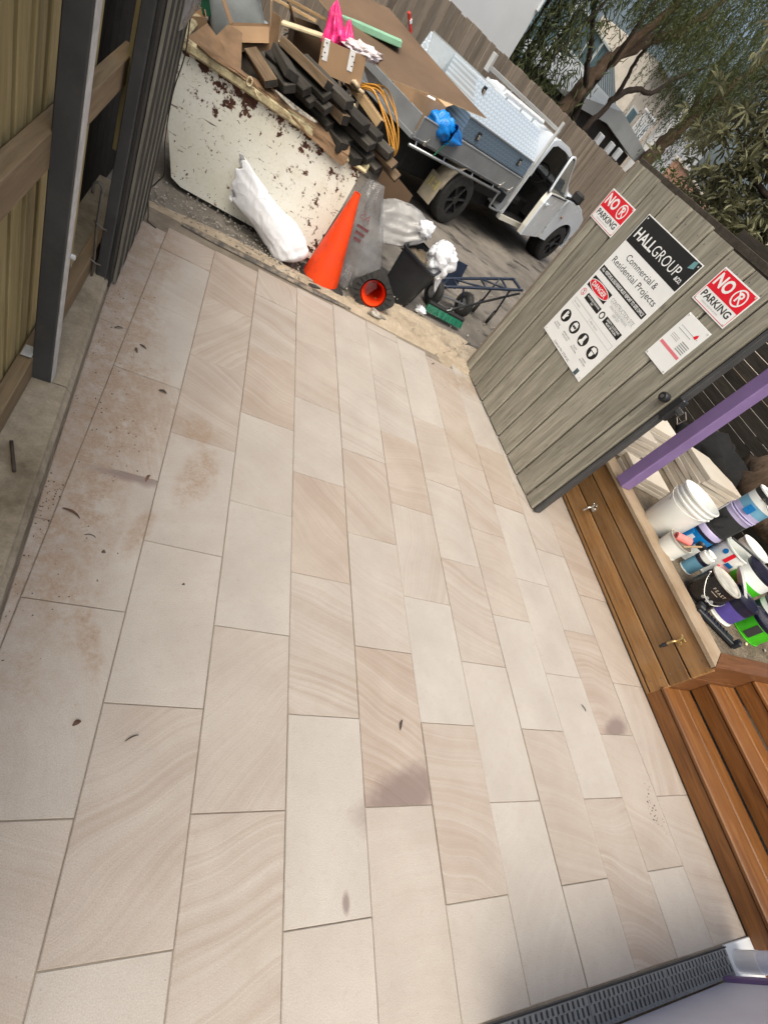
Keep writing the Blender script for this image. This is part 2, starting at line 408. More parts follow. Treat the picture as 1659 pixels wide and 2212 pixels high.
def make_skip():
    k = NT('skip_paint'); v = k.coords('Object', 0)
    base = k.ramp(k.noise(v, 2.2, 5), [(0.3, (0.74, 0.735, 0.63)), (0.55, (0.82, 0.825, 0.755)), (0.8, (0.86, 0.87, 0.82))])
    yel = k.ramp(k.noise(v, 5.0, 5, 0.65), [(0.55, 0.0), (0.8, 0.5)])
    base = k.mix(yel, base, (0.55, 0.46, 0.26))
    # chips: small ones everywhere, big ones in patches
    vs_ = k.coords('Object', 0, (1.0, 1.0, 0.7), (0.0, 0.6, 0.0))
    sx_ = k.n('ShaderNodeSeparateXYZ'); k.put(sx_.inputs[0], k.coords('Object', 0))
    edge = k.math('ADD', k.math('MULTIPLY', k.math('SUBTRACT', sx_.outputs[2], 0.58, clamp=True), 0.75), k.math('MULTIPLY', k.math('SUBTRACT', sx_.outputs[0], 0.30, clamp=True), 0.28))
    c1 = k.ramp(k.noise(vs_, 46.0, 6, 0.60, 0.8), [(0.645, 0.0), (0.655, 1.0)])
    c2 = k.ramp(k.math('ADD', k.math('ADD', k.noise(v, 13.0, 8, 0.7), k.math('MULTIPLY', k.noise(v, 2.4, 2), 0.5)), edge), [(0.865, 0.0), (0.875, 1.0)])
    scr = k.ramp(k.noise(k.coords('Object', 0, (0.35, 1, 2.6), (0, 0.7, 0)), 30.0, 4, 0.6, 1.0), [(0.66, 0.0), (0.68, 0.85)])
    chips = k.math('MAXIMUM', k.math('MAXIMUM', c1, c2), scr)
    halo = k.ramp(k.math('ADD', k.math('ADD', k.noise(v, 13.0, 8, 0.7), k.math('MULTIPLY', k.noise(v, 2.4, 2), 0.5)), edge), [(0.83, 0.0), (0.89, 0.4)])
    base = k.mix(halo, base, (0.42, 0.27, 0.14))
    rust = k.ramp(k.noise(v, 40.0, 5), [(0.35, (0.035, 0.02, 0.017)), (0.6, (0.10, 0.038, 0.022)), (0.8, (0.16, 0.07, 0.035))])
    gr = k.ramp(k.noise(v, 60.0, 3), [(0.3, 0.9), (0.7, 1.0)])
    base = k.mix(0.8, base, gr, 'MULTIPLY')
    col = k.mix(chips, base, rust)
    k.out(col, k.mix(chips, (0.48,) * 3, (0.9,) * 3), 0.0, 0.4)
    k.bump(k.math('SUBTRACT', k.math('MULTIPLY', k.noise(v, 6.0, 3), 0.4), k.math('MULTIPLY', chips, 0.25)), 0.35, 0.01)
    MATS['skip'] = k.mat
make_skip()
# timbers
wood('gate_board', [(0.12, 0.111, 0.088), (0.28, 0.266, 0.218), (0.42, 0.40, 0.336)], 'z', 0.85, 13, 0.7, 0.32)
wood('paling_new', [(0.22, 0.17, 0.075), (0.37, 0.30, 0.145), (0.47, 0.39, 0.21)], 'z', 0.8, 14, 0.4, 0.25)
wood('rail_new', [(0.15, 0.105, 0.06), (0.23, 0.17, 0.10), (0.29, 0.22, 0.14)], 'y', 0.8, 14, 0.4, 0.2)
wood('fence_old', [(0.13, 0.105, 0.08), (0.235, 0.195, 0.155), (0.32, 0.275, 0.225)], 'z', 0.9, 12, 0.6, 0.45)
wood('merbau', [(0.095, 0.034, 0.009), (0.205, 0.083, 0.021), (0.31, 0.138, 0.041)], 'y', 0.42, 12, 0.25, 0.4, spec=0.5, knots=False)
wood('merbau_x', [(0.085, 0.034, 0.012), (0.16, 0.065, 0.022), (0.22, 0.09, 0.034)], 'x', 0.45, 12, 0.25, 0.3, spec=0.5, knots=False)
wood('clad', [(0.14, 0.064, 0.019), (0.29, 0.15, 0.05), (0.39, 0.222, 0.088)], 'y', 0.5, 11, 0.25, 0.5, dust=((0.33, 0.25, 0.17), 0.25), spec=0.45)
wood('cap', [(0.20, 0.135, 0.08), (0.30, 0.22, 0.14), (0.38, 0.29, 0.2)], 'y', 0.75, 10, 0.25, 0.2, dust=((0.42, 0.34, 0.25), 0.7))
wood('offcut', [(0.018, 0.017, 0.015), (0.050, 0.046, 0.040), (0.13, 0.12, 0.105)], 'x', 0.85, 10, 0.5, 0.7)
wood('offcut_pale', [(0.27, 0.18, 0.09), (0.42, 0.30, 0.17), (0.52, 0.40, 0.25)], 'x', 0.8, 10, 0.4, 0.4)
wood('offcut_brown', [(0.07, 0.047, 0.028), (0.15, 0.105, 0.066), (0.26, 0.195, 0.13)], 'x', 0.85, 10, 0.4, 0.4)
wood('bark', [(0.045, 0.03, 0.02), (0.11, 0.075, 0.05), (0.20, 0.145, 0.10)], 'z', 0.95, 8, 1.0, 0.2, 5)
wood('bark_dark', [(0.02, 0.015, 0.012), (0.05, 0.036, 0.028), (0.09, 0.07, 0.055)], 'z', 0.95, 8, 1.0, 0.2, 5)
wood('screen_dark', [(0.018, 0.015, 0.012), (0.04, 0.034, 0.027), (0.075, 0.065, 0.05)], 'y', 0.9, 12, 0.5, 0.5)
simple('offcut_end', (0.022, 0.020, 0.018), 0.95, var=0.45, scale=25, bump=0.5, bscale=80, objv=0.8)
simple('steel_dark', (0.050, 0.052, 0.055), 0.5, 0.0, var=0.2, scale=7, bump=0.15, bscale=30, dirt=0.25, dirtc=(0.11, 0.10, 0.085))
simple('galv', (0.52, 0.53, 0.53), 0.5, 0.15, var=0.2, scale=20, dirt=0.2)
simple('steel_rod', (0.16, 0.15, 0.14), 0.5, 0.6, var=0.2, scale=20, dirt=0.3)
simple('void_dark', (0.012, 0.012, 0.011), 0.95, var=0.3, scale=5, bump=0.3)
simple('card', (0.33, 0.215, 0.125), 0.85, var=0.16, scale=4, bump=0.12, bscale=25, objv=0.25, dirt=0.15)
simple('card_in', (0.42, 0.29, 0.175), 0.85, var=0.12, scale=6, bump=0.1, bscale=25, objv=0.15)
simple('card_dark', (0.115, 0.072, 0.042), 0.85, var=0.2, scale=3, bump=0.1, bscale=25, objv=0.2)
simple('ply_edge', (0.47, 0.36, 0.22), 0.8, var=0.2, scale=20)
simple('foam_green', (0.20, 0.40, 0.27), 0.7, var=0.15, scale=9, bump=0.2, bscale=60)
simple('foam_cream', (0.58, 0.50, 0.33), 0.8, var=0.2, scale=12, bump=0.4, bscale=40, dirt=0.2)
simple('tub_grey', (0.30, 0.335, 0.35), 0.55, var=0.2, scale=5, dirt=0.2, bump=0.1)
simple('bin_green', (0.015, 0.11, 0.06), 0.5, var=0.2, scale=5, dirt=0.15)
simple('orange_cone', (0.93, 0.062, 0.004), 0.5, var=0.2, scale=4, dirt=0.6, dirtc=(0.55, 0.05, 0.016), sub=0.05)
simple('cone_inside', (0.30, 0.022, 0.006), 0.6, var=0.25, scale=7, dirt=0.3)
simple('rubber', (0.018, 0.018, 0.018), 0.75, var=0.3, scale=9, bump=0.3, dirt=0.3, dirtc=(0.09, 0.075, 0.06))
simple('black_plastic', (0.014, 0.015, 0.017), 0.4, var=0.3, scale=6, dirt=0.15, dirtc=(0.08, 0.07, 0.06))
simple('tub_black', (0.012, 0.015, 0.019), 0.5, var=0.35, scale=4, dirt=0.12, dirtc=(0.07, 0.065, 0.06))
simple('white_poly', (0.76, 0.78, 0.81), 0.34, var=0.06, scale=5, bump=0.0, sub=0.1)
simple('white_bag', (0.74, 0.77, 0.83), 0.3, var=0.06, scale=7, bump=0.22, bscale=14, sub=0.1, bdist=0.01)
simple('trash_white', (0.72, 0.75, 0.80), 0.4, var=0.1, scale=12, bump=0.7, bscale=35, bdist=0.01)
simple('clear_poly', (0.33, 0.335, 0.345), 0.2, var=0.3, scale=5, bump=0.5, bscale=14, alpha=0.42, bdist=0.01)
simple('clear_poly2', (0.36, 0.37, 0.37), 0.3, var=0.25, scale=7, bump=0.7, bscale=18, alpha=0.7, bdist=0.01)
simple('bubble_wrap', (0.80, 0.72, 0.75), 0.2, var=0.1, scale=9, bump=0.9, bscale=60, alpha=0.75, bdist=0.01)
simple('pink_poly', (0.78, 0.035, 0.22), 0.3, var=0.25, scale=10, bump=0.5, bscale=30, alpha=0.86, bdist=0.01)
simple('tape_white', (0.70, 0.71, 0.72), 0.45, var=0.12, scale=30)
simple('bag_print', (0.16, 0.05, 0.06), 0.6, var=0.2, scale=40, alpha=0.75)
simple('hose_yellow', (0.46, 0.225, 0.035), 0.4, var=0.15, scale=10)
simple('rope', (0.5, 0.4, 0.27), 0.9, var=0.2, scale=40, bump=0.5, bscale=200)
simple('navy_steel', (0.016, 0.024, 0.045), 0.4, var=0.25, scale=9, dirt=0.2, dirtc=(0.10, 0.085, 0.07))
simple('broom_green', (0.006, 0.13, 0.075), 0.55, var=0.2, scale=40, bump=0.7, bscale=180)
simple('broom_black', (0.012, 0.012, 0.013), 0.6, var=0.2, scale=30)
# ute
simple('ute_white', (0.66, 0.72, 0.80), 0.22, var=0.03, scale=2, coat=0.6, dirt=0.06, dirtc=(0.35, 0.33, 0.3))
simple('ute_cream', (0.63, 0.62, 0.56), 0.35, var=0.06, scale=4, dirt=0.15)
simple('alloy', (0.36, 0.38, 0.40), 0.38, 0.75, var=0.12, scale=5, bump=0.1, bscale=20, dirt=0.12)
simple('alloy_flat', (0.235, 0.25, 0.265), 0.5, 0.35, var=0.12, scale=5, dirt=0.15)
simple('wheel_dark', (0.03, 0.031, 0.033), 0.4, 0.4, var=0.2, scale=9, dirt=0.3, dirtc=(0.09, 0.08, 0.065))
simple('glass_dark', (0.03, 0.035, 0.04), 0.06, var=0.1, scale=3, spec=0.6)
simple('cab_black', (0.01, 0.01, 0.011), 0.7, var=0.3, scale=8)
simple('mud_flap', (0.30, 0.265, 0.20), 0.7, var=0.2, scale=8, dirt=0.3)
simple('flap_print', (0.42, 0.37, 0.15), 0.6, var=0.15, scale=20)
simple('blue_poly', (0.006, 0.19, 0.62), 0.4, var=0.2, scale=12, bump=0.6, bscale=30, bdist=0.01)
simple('red_paint', (0.55, 0.03, 0.02), 0.45, var=0.15, scale=10)
def make_chequer(name, c, metal, rough):
    k = NT(name); v = k.coords('Object', 0)
    # raised bars of chequer plate, alternating direction
    tc = k.coords('Object', 0, (1, 1, 1))
    sep = k.n('ShaderNodeSeparateXYZ'); k.put(sep.inputs[0], tc)
    x = k.math('MULTIPLY', sep.outputs[0], 1 / 0.085); z = k.math('MULTIPLY', sep.outputs[2], 1 / 0.085)
    a = k.math('ADD', x, z); b = k.math('SUBTRACT', x, z)
    def bar(p, q):
        fp = k.math('ABSOLUTE', k.math('SUBTRACT', k.math('FRACT', p), 0.5)); fq = k.math('ABSOLUTE', k.math('SUBTRACT', k.math('FRACT', q), 0.5))
        return k.math('MULTIPLY', k.math('LESS_THAN', fp, 0.33), k.math('LESS_THAN', fq, 0.12))
    h = k.math('MAXIMUM', bar(a, b), bar(k.math('ADD', b, 0.5), k.math('ADD', a, 0.5)))
    col = k.mix(h, c, tuple(min(1, q * 1.4) for q in c))
    k.out(col, rough, metal); k.bump(h, 0.7, 0.004); MATS[name] = k.mat
make_chequer('chequer', (0.55, 0.63, 0.71), 0.45, 0.35)
make_chequer('chequer_blue', (0.16, 0.235, 0.33), 0.6, 0.4)
# signs
simple('sign_white', (0.80, 0.82, 0.82), 0.4, var=0.03, scale=6, dirt=0.05, dirtc=(0.5, 0.48, 0.42))
simple('sign_black', (0.014, 0.015, 0.015), 0.42, var=0.2, scale=6)
simple('sign_red', (0.70, 0.012, 0.03), 0.4, var=0.08, scale=6)
simple('sign_pink', (0.72, 0.19, 0.23), 0.45, var=0.06, scale=6)
simple('ink_grey', (0.30, 0.31, 0.31), 0.6, var=0.1)
simple('ink_dark', (0.035, 0.035, 0.035), 0.6, var=0.1)
simple('tape_teal', (0.13, 0.29, 0.31), 0.6, var=0.12, scale=20)
simple('tape_slate', (0.06, 0.10, 0.11), 0.6, var=0.12, scale=20)
# paint shop
simple('purple', (0.20, 0.135, 0.30), 0.45, var=0.1, scale=5, bump=0.12, bscale=45)
simple('lavender', (0.68, 0.71, 0.84), 0.5, var=0.06, scale=3, bump=0.1, bscale=60)
simple('chrome', (0.62, 0.61, 0.58), 0.2, 0.9, var=0.1)
simple('brass', (0.48, 0.35, 0.16), 0.32, 0.85, var=0.15, scale=30, dirt=0.2)
simple('tin_blue', (0.006, 0.17, 0.47), 0.35, var=0.12, scale=12, dirt=0.1)
simple('tin_navy', (0.012, 0.012, 0.03), 0.35, var=0.2, scale=12)
simple('tin_char', (0.022, 0.023, 0.024), 0.5, var=0.3, scale=10, bump=0.5, bscale=24)
simple('tin_black', (0.010, 0.009, 0.010), 0.28, var=0.2, scale=9)
simple('tin_lilac', (0.42, 0.38, 0.58), 0.4, var=0.2, scale=9, dirt=0.2, dirtc=(0.2, 0.16, 0.3))
simple('tin_purple', (0.09, 0.065, 0.30), 0.4, var=0.15, scale=12)
simple('tin_green', (0.055, 0.42, 0.012), 0.35, var=0.12, scale=9)
simple('tin_sky', (0.14, 0.33, 0.47), 0.4, var=0.1, scale=12)
simple('tin_orange', (0.35, 0.14, 0.02), 0.5, var=0.25, scale=14)
simple('paint_dry', (0.40, 0.385, 0.34), 0.7, var=0.25, scale=16, bump=0.5, bscale=30)
simple('pail_white', (0.76, 0.78, 0.75), 0.36, var=0.05, scale=4, sub=0.08, dirt=0.05, dirtc=(0.5, 0.47, 0.4))
simple('pink_foam', (0.80, 0.21, 0.19), 0.85, var=0.1, scale=40, bump=0.4, bscale=150)
simple('blue_handle', (0.015, 0.09, 0.32), 0.35, var=0.1)
simple('gold_ink', (0.55, 0.47, 0.36), 0.5, var=0.1)
simple('fabric_black', (0.004, 0.004, 0.0045), 0.95, var=0.4, scale=8, bump=0.3)
simple('fabric_blue', (0.03, 0.05, 0.085), 0.85, var=0.2, scale=9, bump=0.3)
# background
simple('wall_white', (0.62, 0.65, 0.68), 0.8, var=0.04, scale=2, bump=0.08, bscale=40)
simple('wall_beige', (0.50, 0.46, 0.40), 0.85, var=0.12, scale=3, bump=0.1)
simple('board_white', (0.62, 0.65, 0.69), 0.6, var=0.06, scale=3)
simple('roof_grey', (0.36, 0.38, 0.385), 0.55, var=0.08, scale=2)
simple('roof_slate', (0.10, 0.125, 0.14), 0.7, var=0.2, scale=4)
simple('glass_blue', (0.10, 0.16, 0.19), 0.08, var=0.25, scale=1.5, spec=0.7)
simple('frame_pale', (0.50, 0.54, 0.55), 0.5, var=0.08)
simple('shade_under', (0.03, 0.026, 0.022), 0.9, var=0.2)
simple('terracotta', (0.40, 0.23, 0.16), 0.85, var=0.2, scale=4, bump=0.2)
simple('drain_grey', (0.17, 0.18, 0.187), 0.55, var=0.15, scale=20, dirt=0.3, dirtc=(0.15, 0.13, 0.1), objv=0.15)
simple('stone_chip', (0.30, 0.28, 0.245), 0.9, var=0.75, scale=30, objv=0.4)
def leafmat(name, a, b, trans=0.25, rough=0.55):
    k = NT(name); oi = k.coords('Object', 0)
    f = k.noise(oi, 2.0, 3); g = k.noise(oi, 45.0, 2)
    col = k.mix(k.ramp(k.math('ADD', k.math('MULTIPLY', f, 0.6), k.math('MULTIPLY', g, 0.5)), [(0.35, 0.0), (0.75, 1.0)]), a, b)
    k.out(col, rough, 0.0, 0.4)
    tr = k.n('ShaderNodeBsdfTranslucent'); k.put(tr.inputs[0], col)
    mx = k.n('ShaderNodeMixShader'); mx.inputs[0].default_value = trans
    k.put(mx.inputs[1], k.b.outputs[0]); k.put(mx.inputs[2], tr.outputs[0])
    k.put(k.t.nodes['Material Output'].inputs[0], mx.outputs[0])
    MATS[name] = k.mat
leafmat('leaf_fine', (0.03, 0.042, 0.010), (0.095, 0.115, 0.034), 0.38)
leafmat('leaf_bamboo', (0.030, 0.045, 0.016), (0.10, 0.115, 0.045))
leafmat('leaf_broad', (0.07, 0.074, 0.036), (0.25, 0.245, 0.14))
leafmat('leaf_bright', (0.05, 0.10, 0.018), (0.12, 0.18, 0.035))
simple('leaf_dead', (0.10, 0.05, 0.03), 0.8, var=0.4, scale=40, objv=0.4)
simple('litter_dark', (0.06, 0.045, 0.035), 0.9, var=0.4, scale=40, objv=0.5)

simple('card_mid', (0.20, 0.125, 0.07), 0.85, var=0.3, scale=7, bump=0.2, bscale=30, dirt=0.3, dirtc=(0.09, 0.06, 0.04))
simple('rim_paint', (0.52, 0.46, 0.28), 0.7, var=0.25, scale=9, dirt=0.55, dirtc=(0.10, 0.045, 0.025), bump=0.4, bscale=30)
simple('rack_grey', (0.46, 0.47, 0.47), 0.4, 0.2, var=0.08, scale=5)
simple('void_fill', (0.022, 0.018, 0.014), 0.95, var=0.5, scale=9, bump=0.6, bscale=30)

def film(name, c, rough, alpha=1.0, s1=7.0, s2=20.0, st=0.6, stretch=(1, 1, 1), sub=0.0, bd=0.02):
    """thin crumpled plastic: faceted creases from cell edges at two sizes"""
    k = NT(name); v = k.coords('Object', 3.0, stretch)
    w = k.n('ShaderNodeVectorMath', operation='MULTIPLY_ADD'); nz = k.n('ShaderNodeTexNoise'); k.put(nz.inputs['Vector'], v); nz.inputs['Scale'].default_value = 4.0
    k.put(w.inputs[0], nz.outputs['Color']); w.inputs[1].default_value = (.12, .12, .12); k.put(w.inputs[2], v)
    rid = lambda s_: k.math('ABSOLUTE', k.math('SUBTRACT', k.noise(w.outputs[0], s_, 1.5, 0.45), 0.5))
    h = k.math('MULTIPLY', k.math('ADD', rid(s1), k.math('MULTIPLY', rid(s2), 0.45)), -2.0)
    col = k.ramp(k.noise(v, 6.0, 4), [(0.3, tuple(q * .93 for q in c)), (0.7, c)])
    k.out(col, rough, 0.0, 0.5); k.bump(h, st, bd)
    if alpha < 1: k.put(k.b.inputs['Alpha'], k.ramp(k.noise(v, 9.0, 5), [(0.3, max(0, alpha - .12)), (0.7, min(1, alpha + .12))]))
    if sub: k.b.inputs['Subsurface Weight'].default_value = sub; k.b.inputs['Subsurface Radius'].default_value = (.02, .02, .02)
    MATS[name] = k.mat
film('white_bag', (0.78, 0.80, 0.85), 0.27, 1.0, 5.5, 16.0, 0.45, (1.0, 1.0, 0.7), 0.08, 0.03)
film('trash_white', (0.75, 0.78, 0.84), 0.3, 1.0, 11.0, 28.0, 0.5, (1, 1, 1), 0.05, 0.02)
film('clear_poly', (0.25, 0.255, 0.265), 0.14, 0.42, 6.0, 16.0, 0.55, (1, 1, 0.5), 0.0, 0.03)
film('clear_poly2', (0.38, 0.385, 0.39), 0.25, 0.66, 6.0, 18.0, 0.5, (1, 1, 1), 0.0, 0.02)
simple('strip_mat', (0.075, 0.07, 0.063), 0.8, var=0.3, scale=9, dirt=0.6, dirtc=(0.30, 0.25, 0.19), bump=0.3, bscale=40)
# ------------------------------------------------------------------ ground
mb = MB()
mb.add([(-150, -150, -0.10), (150, -150, -0.10), (150, 200, -0.10), (-150, 200, -0.10)], [(0, 1, 2, 3)])
tag(mb.build('terrain', 'soil_mat'), kind='structure')
# lane: slightly uneven concrete-and-dirt sheet beyond the paving
rows = []
for j in range(61):
    y = 3.62 + (j / 60.0) ** 1.6 * 26
    r = []
    for i in range(61):
        x = -9 + i * 0.45
        z = -0.012 + 0.016 * vnoise((x, y, 0), 0.9, 3) + 0.007 * vnoise((x, y, 0), 4.0, 5)
        if y < 3.75: z -= 0.02
        r.append((x, y, z))
    rows.append(r)
tag(MB().sheet(rows).build('lane', 'lane_mat', smooth=True), kind='structure')

# ------------------------------------------------------------------ paving: 300 x 600 sandstone in half bond
bed = MB().box((1.35, 1.62, -0.0345), (3.9, 4.06, 0.06)).build('paving', 'bed_mat'); tag(bed, kind='structure')
def clip(poly, a, b, c):                      # keep a*x+b*y<=c
    out = []
    for i in range(len(poly)):
        p, q = poly[i], poly[(i + 1) % len(poly)]
        dp, dq = a * p[0] + b * p[1] - c, a * q[0] + b * q[1] - c
        if dp <= 0: out.append(p)
        if dp * dq < 0:
            t = dp / (dp - dq); out.append((p[0] + (q[0] - p[0]) * t, p[1] + (q[1] - p[1]) * t))
    return out
def paver_mesh(poly, cx, cy):
    """stone slab with arrised top edge, polygon in world xy, local about its centre"""
    n = len(poly); b = 0.0022
    A = [Vector((x - cx, y - cy)) for x, y in poly]
    ins = []
    for i in range(n):
        p0, p1, p2 = A[i - 1], A[i], A[(i + 1) % n]
        e1 = (p1 - p0).normalized(); e2 = (p2 - p1).normalized(); n1 = Vector((-e1.y, e1.x)); n2 = Vector((-e2.y, e2.x))
        m = (n1 + n2); m = m / max(0.3, m.dot(n1)) if m.length > 1e-6 else n1
        ins.append(p1 + m * b)
    vs = [(p.x, p.y, -0.02) for p in A] + [(p.x, p.y, -b) for p in A] + [(p.x, p.y, 0) for p in ins]
    fs = [tuple(range(2 * n, 3 * n))]
    for i in range(n):
        j = (i + 1) % n
        fs += [(i, j, n + j, n + i), (n + i, n + j, 2 * n + j, 2 * n + i)]
    m = MB(); m.add(vs, fs); return m.mesh('paver', 'sandstone')
PAVE_FAR = {-4: 3.42, -3: 3.50, -2: 3.54, -1: 3.56, 0: 3.585, 1: 3.61, 2: 3.615, 3: 3.60, 4: 3.55, 5: 3.7, 6: 3.7, 7: 3.6}
GAP = 0.0013
std = None
# look of single stones read off the photograph: (tone, banding, angle)
LOOK = {(-3, 0.51): (.0, .05, .3), (-3, 1.11): (.6, .6, .08), (-2, 0.51): (.1, .1, .4), (-2, -.09): (.35, .55, .3), (-1, .215): (.3, .6, .25), (-1, .815): (.0, .05, .2),
        (-1, -.385): (.35, .6, .45), (0, -.09): (.05, .05, .2), (0, .51): (.35, .7, .62), (1, .215): (.75, .75, .6), (1, -.385): (.35, .2, .5), (1, .815): (.25, .45, .64),
        (2, .51): (.0, .0, .2), (2, -.09): (.6, .62, .6), (3, .215): (.05, .1, .3), (3, .815): (.4, .65, .6), (2, 1.11): (.25, .6, .1), (4, .51): (.05, .1, .4),
        (4, -.09): (.5, .5, .6), (5, .215): (.1, .1, .4), (6, .51): (.7, .7, .6), (4, 1.11): (.5, .45, .6), (-2, 1.71): (.4, .65, .62), (0, 2.9): (.5, .4, .6), (-2, 1.11): (.05, .15, .4)}
def klook(i, y0):
    for (a, b), v in LOOK.items():
        if a == i and abs(b - y0) < 0.04: return v
    rr = random.random()
    t = random.uniform(0, .25) if rr < .45 else random.uniform(.25, .8)
    return (t, random.uniform(.05, .3) if rr < .4 else random.uniform(.35, .8), random.choice([random.uniform(.55, .68), random.uniform(.0, 1.0), random.uniform(.58, .66)]))
KX = lambda y: -0.270 - 0.0655 * (y - 1.685)          # line of the plinth face
for i in range(-4, 8):
    x0 = 0.722 + 0.3 * i; off = -0.087 if i % 2 == 0 else 0.213
    for kk in range(-2, 8):
        y0 = off + 0.6 * kk; y1 = y0 + 0.6
        a, b = max(y0, -0.388), min(y1, PAVE_FAR[i])
        if b - a < 0.03: continue
        poly = [(x0 + GAP, a + GAP), (x0 + 0.3 - GAP, a + GAP), (x0 + 0.3 - GAP, b - GAP), (x0 + GAP, b - GAP)]
        full = (a == y0 and b == y1 and i > -4)
        if i == -4:
            # x >= KX(y)  ->  -x -0.0655*y <= 0.270-0.0655*1.685
            poly = clip(poly, -1, -0.0655, 0.270 - 0.0655 * 1.685 - 0.004)
            if len(poly) < 3: continue
        cx, cy = x0 + 0.15, (a + b) / 2
        if full:
            if std is None: std = paver_mesh(poly, cx, cy)
            me = std
        else: me = paver_mesh(poly, cx, cy)
        o = inst('paver', me, bed, (cx, cy, random.uniform(-0.002, 0.002)))
        o.rotation_euler = (random.uniform(-.003, .003), random.uniform(-.004, .004), 0)
        lk = klook(i, y0); o.color = (lk[0], lk[1], lk[2], 0.0 if (i, round(y0, 1)) in ((1, .2), (-3, .8), (6, .5), (0, -.1)) else 1.0)

# low sandstone plinth along the left boundary
P = lambda y, o=0.0: KX(y) + o
bl = MB()
ys = [(-1.0, 1.668), (1.674, 3.5)]
pl = MB().box((-0.75, 1.3, -0.03), (0.5, 4.8, 0.03)).build('plinth', 'plinth_mat'); tag(pl, kind='structure')
for (ya, yb) in ys:
    m = MB(); sec = []
    for y in (ya, yb):
        sec.append([(P(y), y, -0.04), (P(y), y, 0.072), (P(y, -.012), y, 0.088), (P(y, -.017), y, 0.10), (-0.72, y, 0.10), (-0.72, y, -0.04)])
    n = 6; m.add(sec[0] + sec[1], [tuple(range(n)), tuple(range(2 * n - 1, n - 1, -1))] + [(q, n + q, n + (q + 1) % n, (q + 1) % n) for q in range(n)])
    m.build('coping_stone', 'plinth_mat', pl)

# dark rubber strip at the far edge and the sandy heap along it
strip = MB(); rows = []
for q in range(14):
    x = -0.12 + q * 0.1; y = 3.62 + 0.03 * (x / 1.2)
    w = 0.032 * min(1, (q + 1) / 3, (14 - q) / 4)
    rows.append([(x, y - w, 0.004), (x, y - w * .6, 0.016), (x, y + w * .6, 0.016), (x, y + w, 0.0)])
strip.sheet(rows)
tag(strip.build('threshold_strip', 'strip_mat', smooth=True), 'black rubber edging strip where the paving meets the lane', 'edging strip')
def mound(name, cx, cy, rx, ry, h, ang, seed, mat='sand_mat', n=30):
    rows = []; c, s_ = math.cos(math.radians(ang)), math.sin(math.radians(ang))
    for j in range(n + 1):
        r = []
        for i in range(n + 1):
            u, v = -1 + 2 * i / n, -1 + 2 * j / n
            d = math.hypot(u, v) + 0.35 * vnoise((u * 2, v * 2, seed), 1.1, seed)
            f = max(0.0, 1 - d * d); f = f * f * (3 - 2 * f) if f < 1 else 1.0
            x, y = u * rx, v * ry
            z = -0.022 + h * (f ** 0.6) * (1 + 0.35 * vnoise((u * 5, v * 5, seed), 1.0, seed + 3)) + 0.012 * f * vnoise((u * 16, v * 16, 0), 1, seed)
            r.append((cx + x * c - y * s_, cy + x * s_ + y * c, z))
        rows.append(r)
    return MB().sheet(rows).build(name, mat, smooth=True)
tag(mound('sand_heap', 1.85, 3.93, 0.80, 0.30, 0.07, 10, 2), 'low heap of pale builder sand beside the paving edge', 'sand', kind='stuff')
tag(mound('sand_spill', 2.55, 3.78, 0.5, 0.42, 0.05, 15, 8), 'spilled sand at the foot of the right gate', 'sand', kind='stuff')
tag(mound('sand_spill', 0.55, 3.74, 1.1, 0.1, 0.035, 2, 15), 'thin line of sand and grit in front of the skip', 'sand', kind='stuff')
# gravel and crumbs in front of the skip: too many to count
gm = MB(); rg = random.Random(3)
for q in range(650):
    if q < 420: x = rg.uniform(-.35, .75); y = rg.uniform(3.68, 4.15) - .06 * x; sz = rg.uniform(.004, .014)
    elif q < 560: x = rg.uniform(1.1, 2.6); y = rg.uniform(3.7, 4.3); sz = rg.uniform(.004, .012)
    else: x = rg.uniform(1.3, 4.0); y = rg.uniform(4.3, 6.3); sz = rg.uniform(.005, .018)
    gm.box((x, y, 0.012 + sz * .3 + (0.03 if 520 > q >= 420 else 0)), (sz * rg.uniform(1, 1.9), sz * rg.uniform(.8, 1.3), sz * rg.uniform(.6, 1)), sz * .3, rotm(rg.uniform(-30, 30), rg.uniform(-30, 30), rg.uniform(0, 180)))
tag(gm.build('gravel', 'stone_chip'), 'loose gravel and mortar crumbs on the lane', 'gravel', kind='stuff')

# dirt crumbs on the paving (with the brown sand)
gm = MB()
for q in range(260):
    cx, cy, r = rg.choice([(-.16, 1.85, .22), (-.2, 2.2, .14), (-.14, 1.7, .2), (-.22, 1.2, .06), (-.12, .9, .16), (.0, 1.5, .1), (2.75, .17, .06), (-.24, 2.6, .1), (1.9, 3.5, .25), (2.3, 3.55, .2)])
    x = rg.gauss(cx, r * .55); y = rg.gauss(cy, r)
    if x < KX(y) + .01: x = KX(y) + rg.uniform(.01, .05)
    if x > 2.4 and y > 2: continue
    sz = rg.uniform(.001, .0035)
    gm.box((x, y, sz * .3 + .001), (sz * rg.uniform(1, 2.2), sz, sz * .7), 0, rotm(0, 0, rg.uniform(0, 180)))
tag(gm.build('grit', 'litter_dark'), 'dark grit and crumbs scattered over the left pavers', 'grit', kind='stuff')

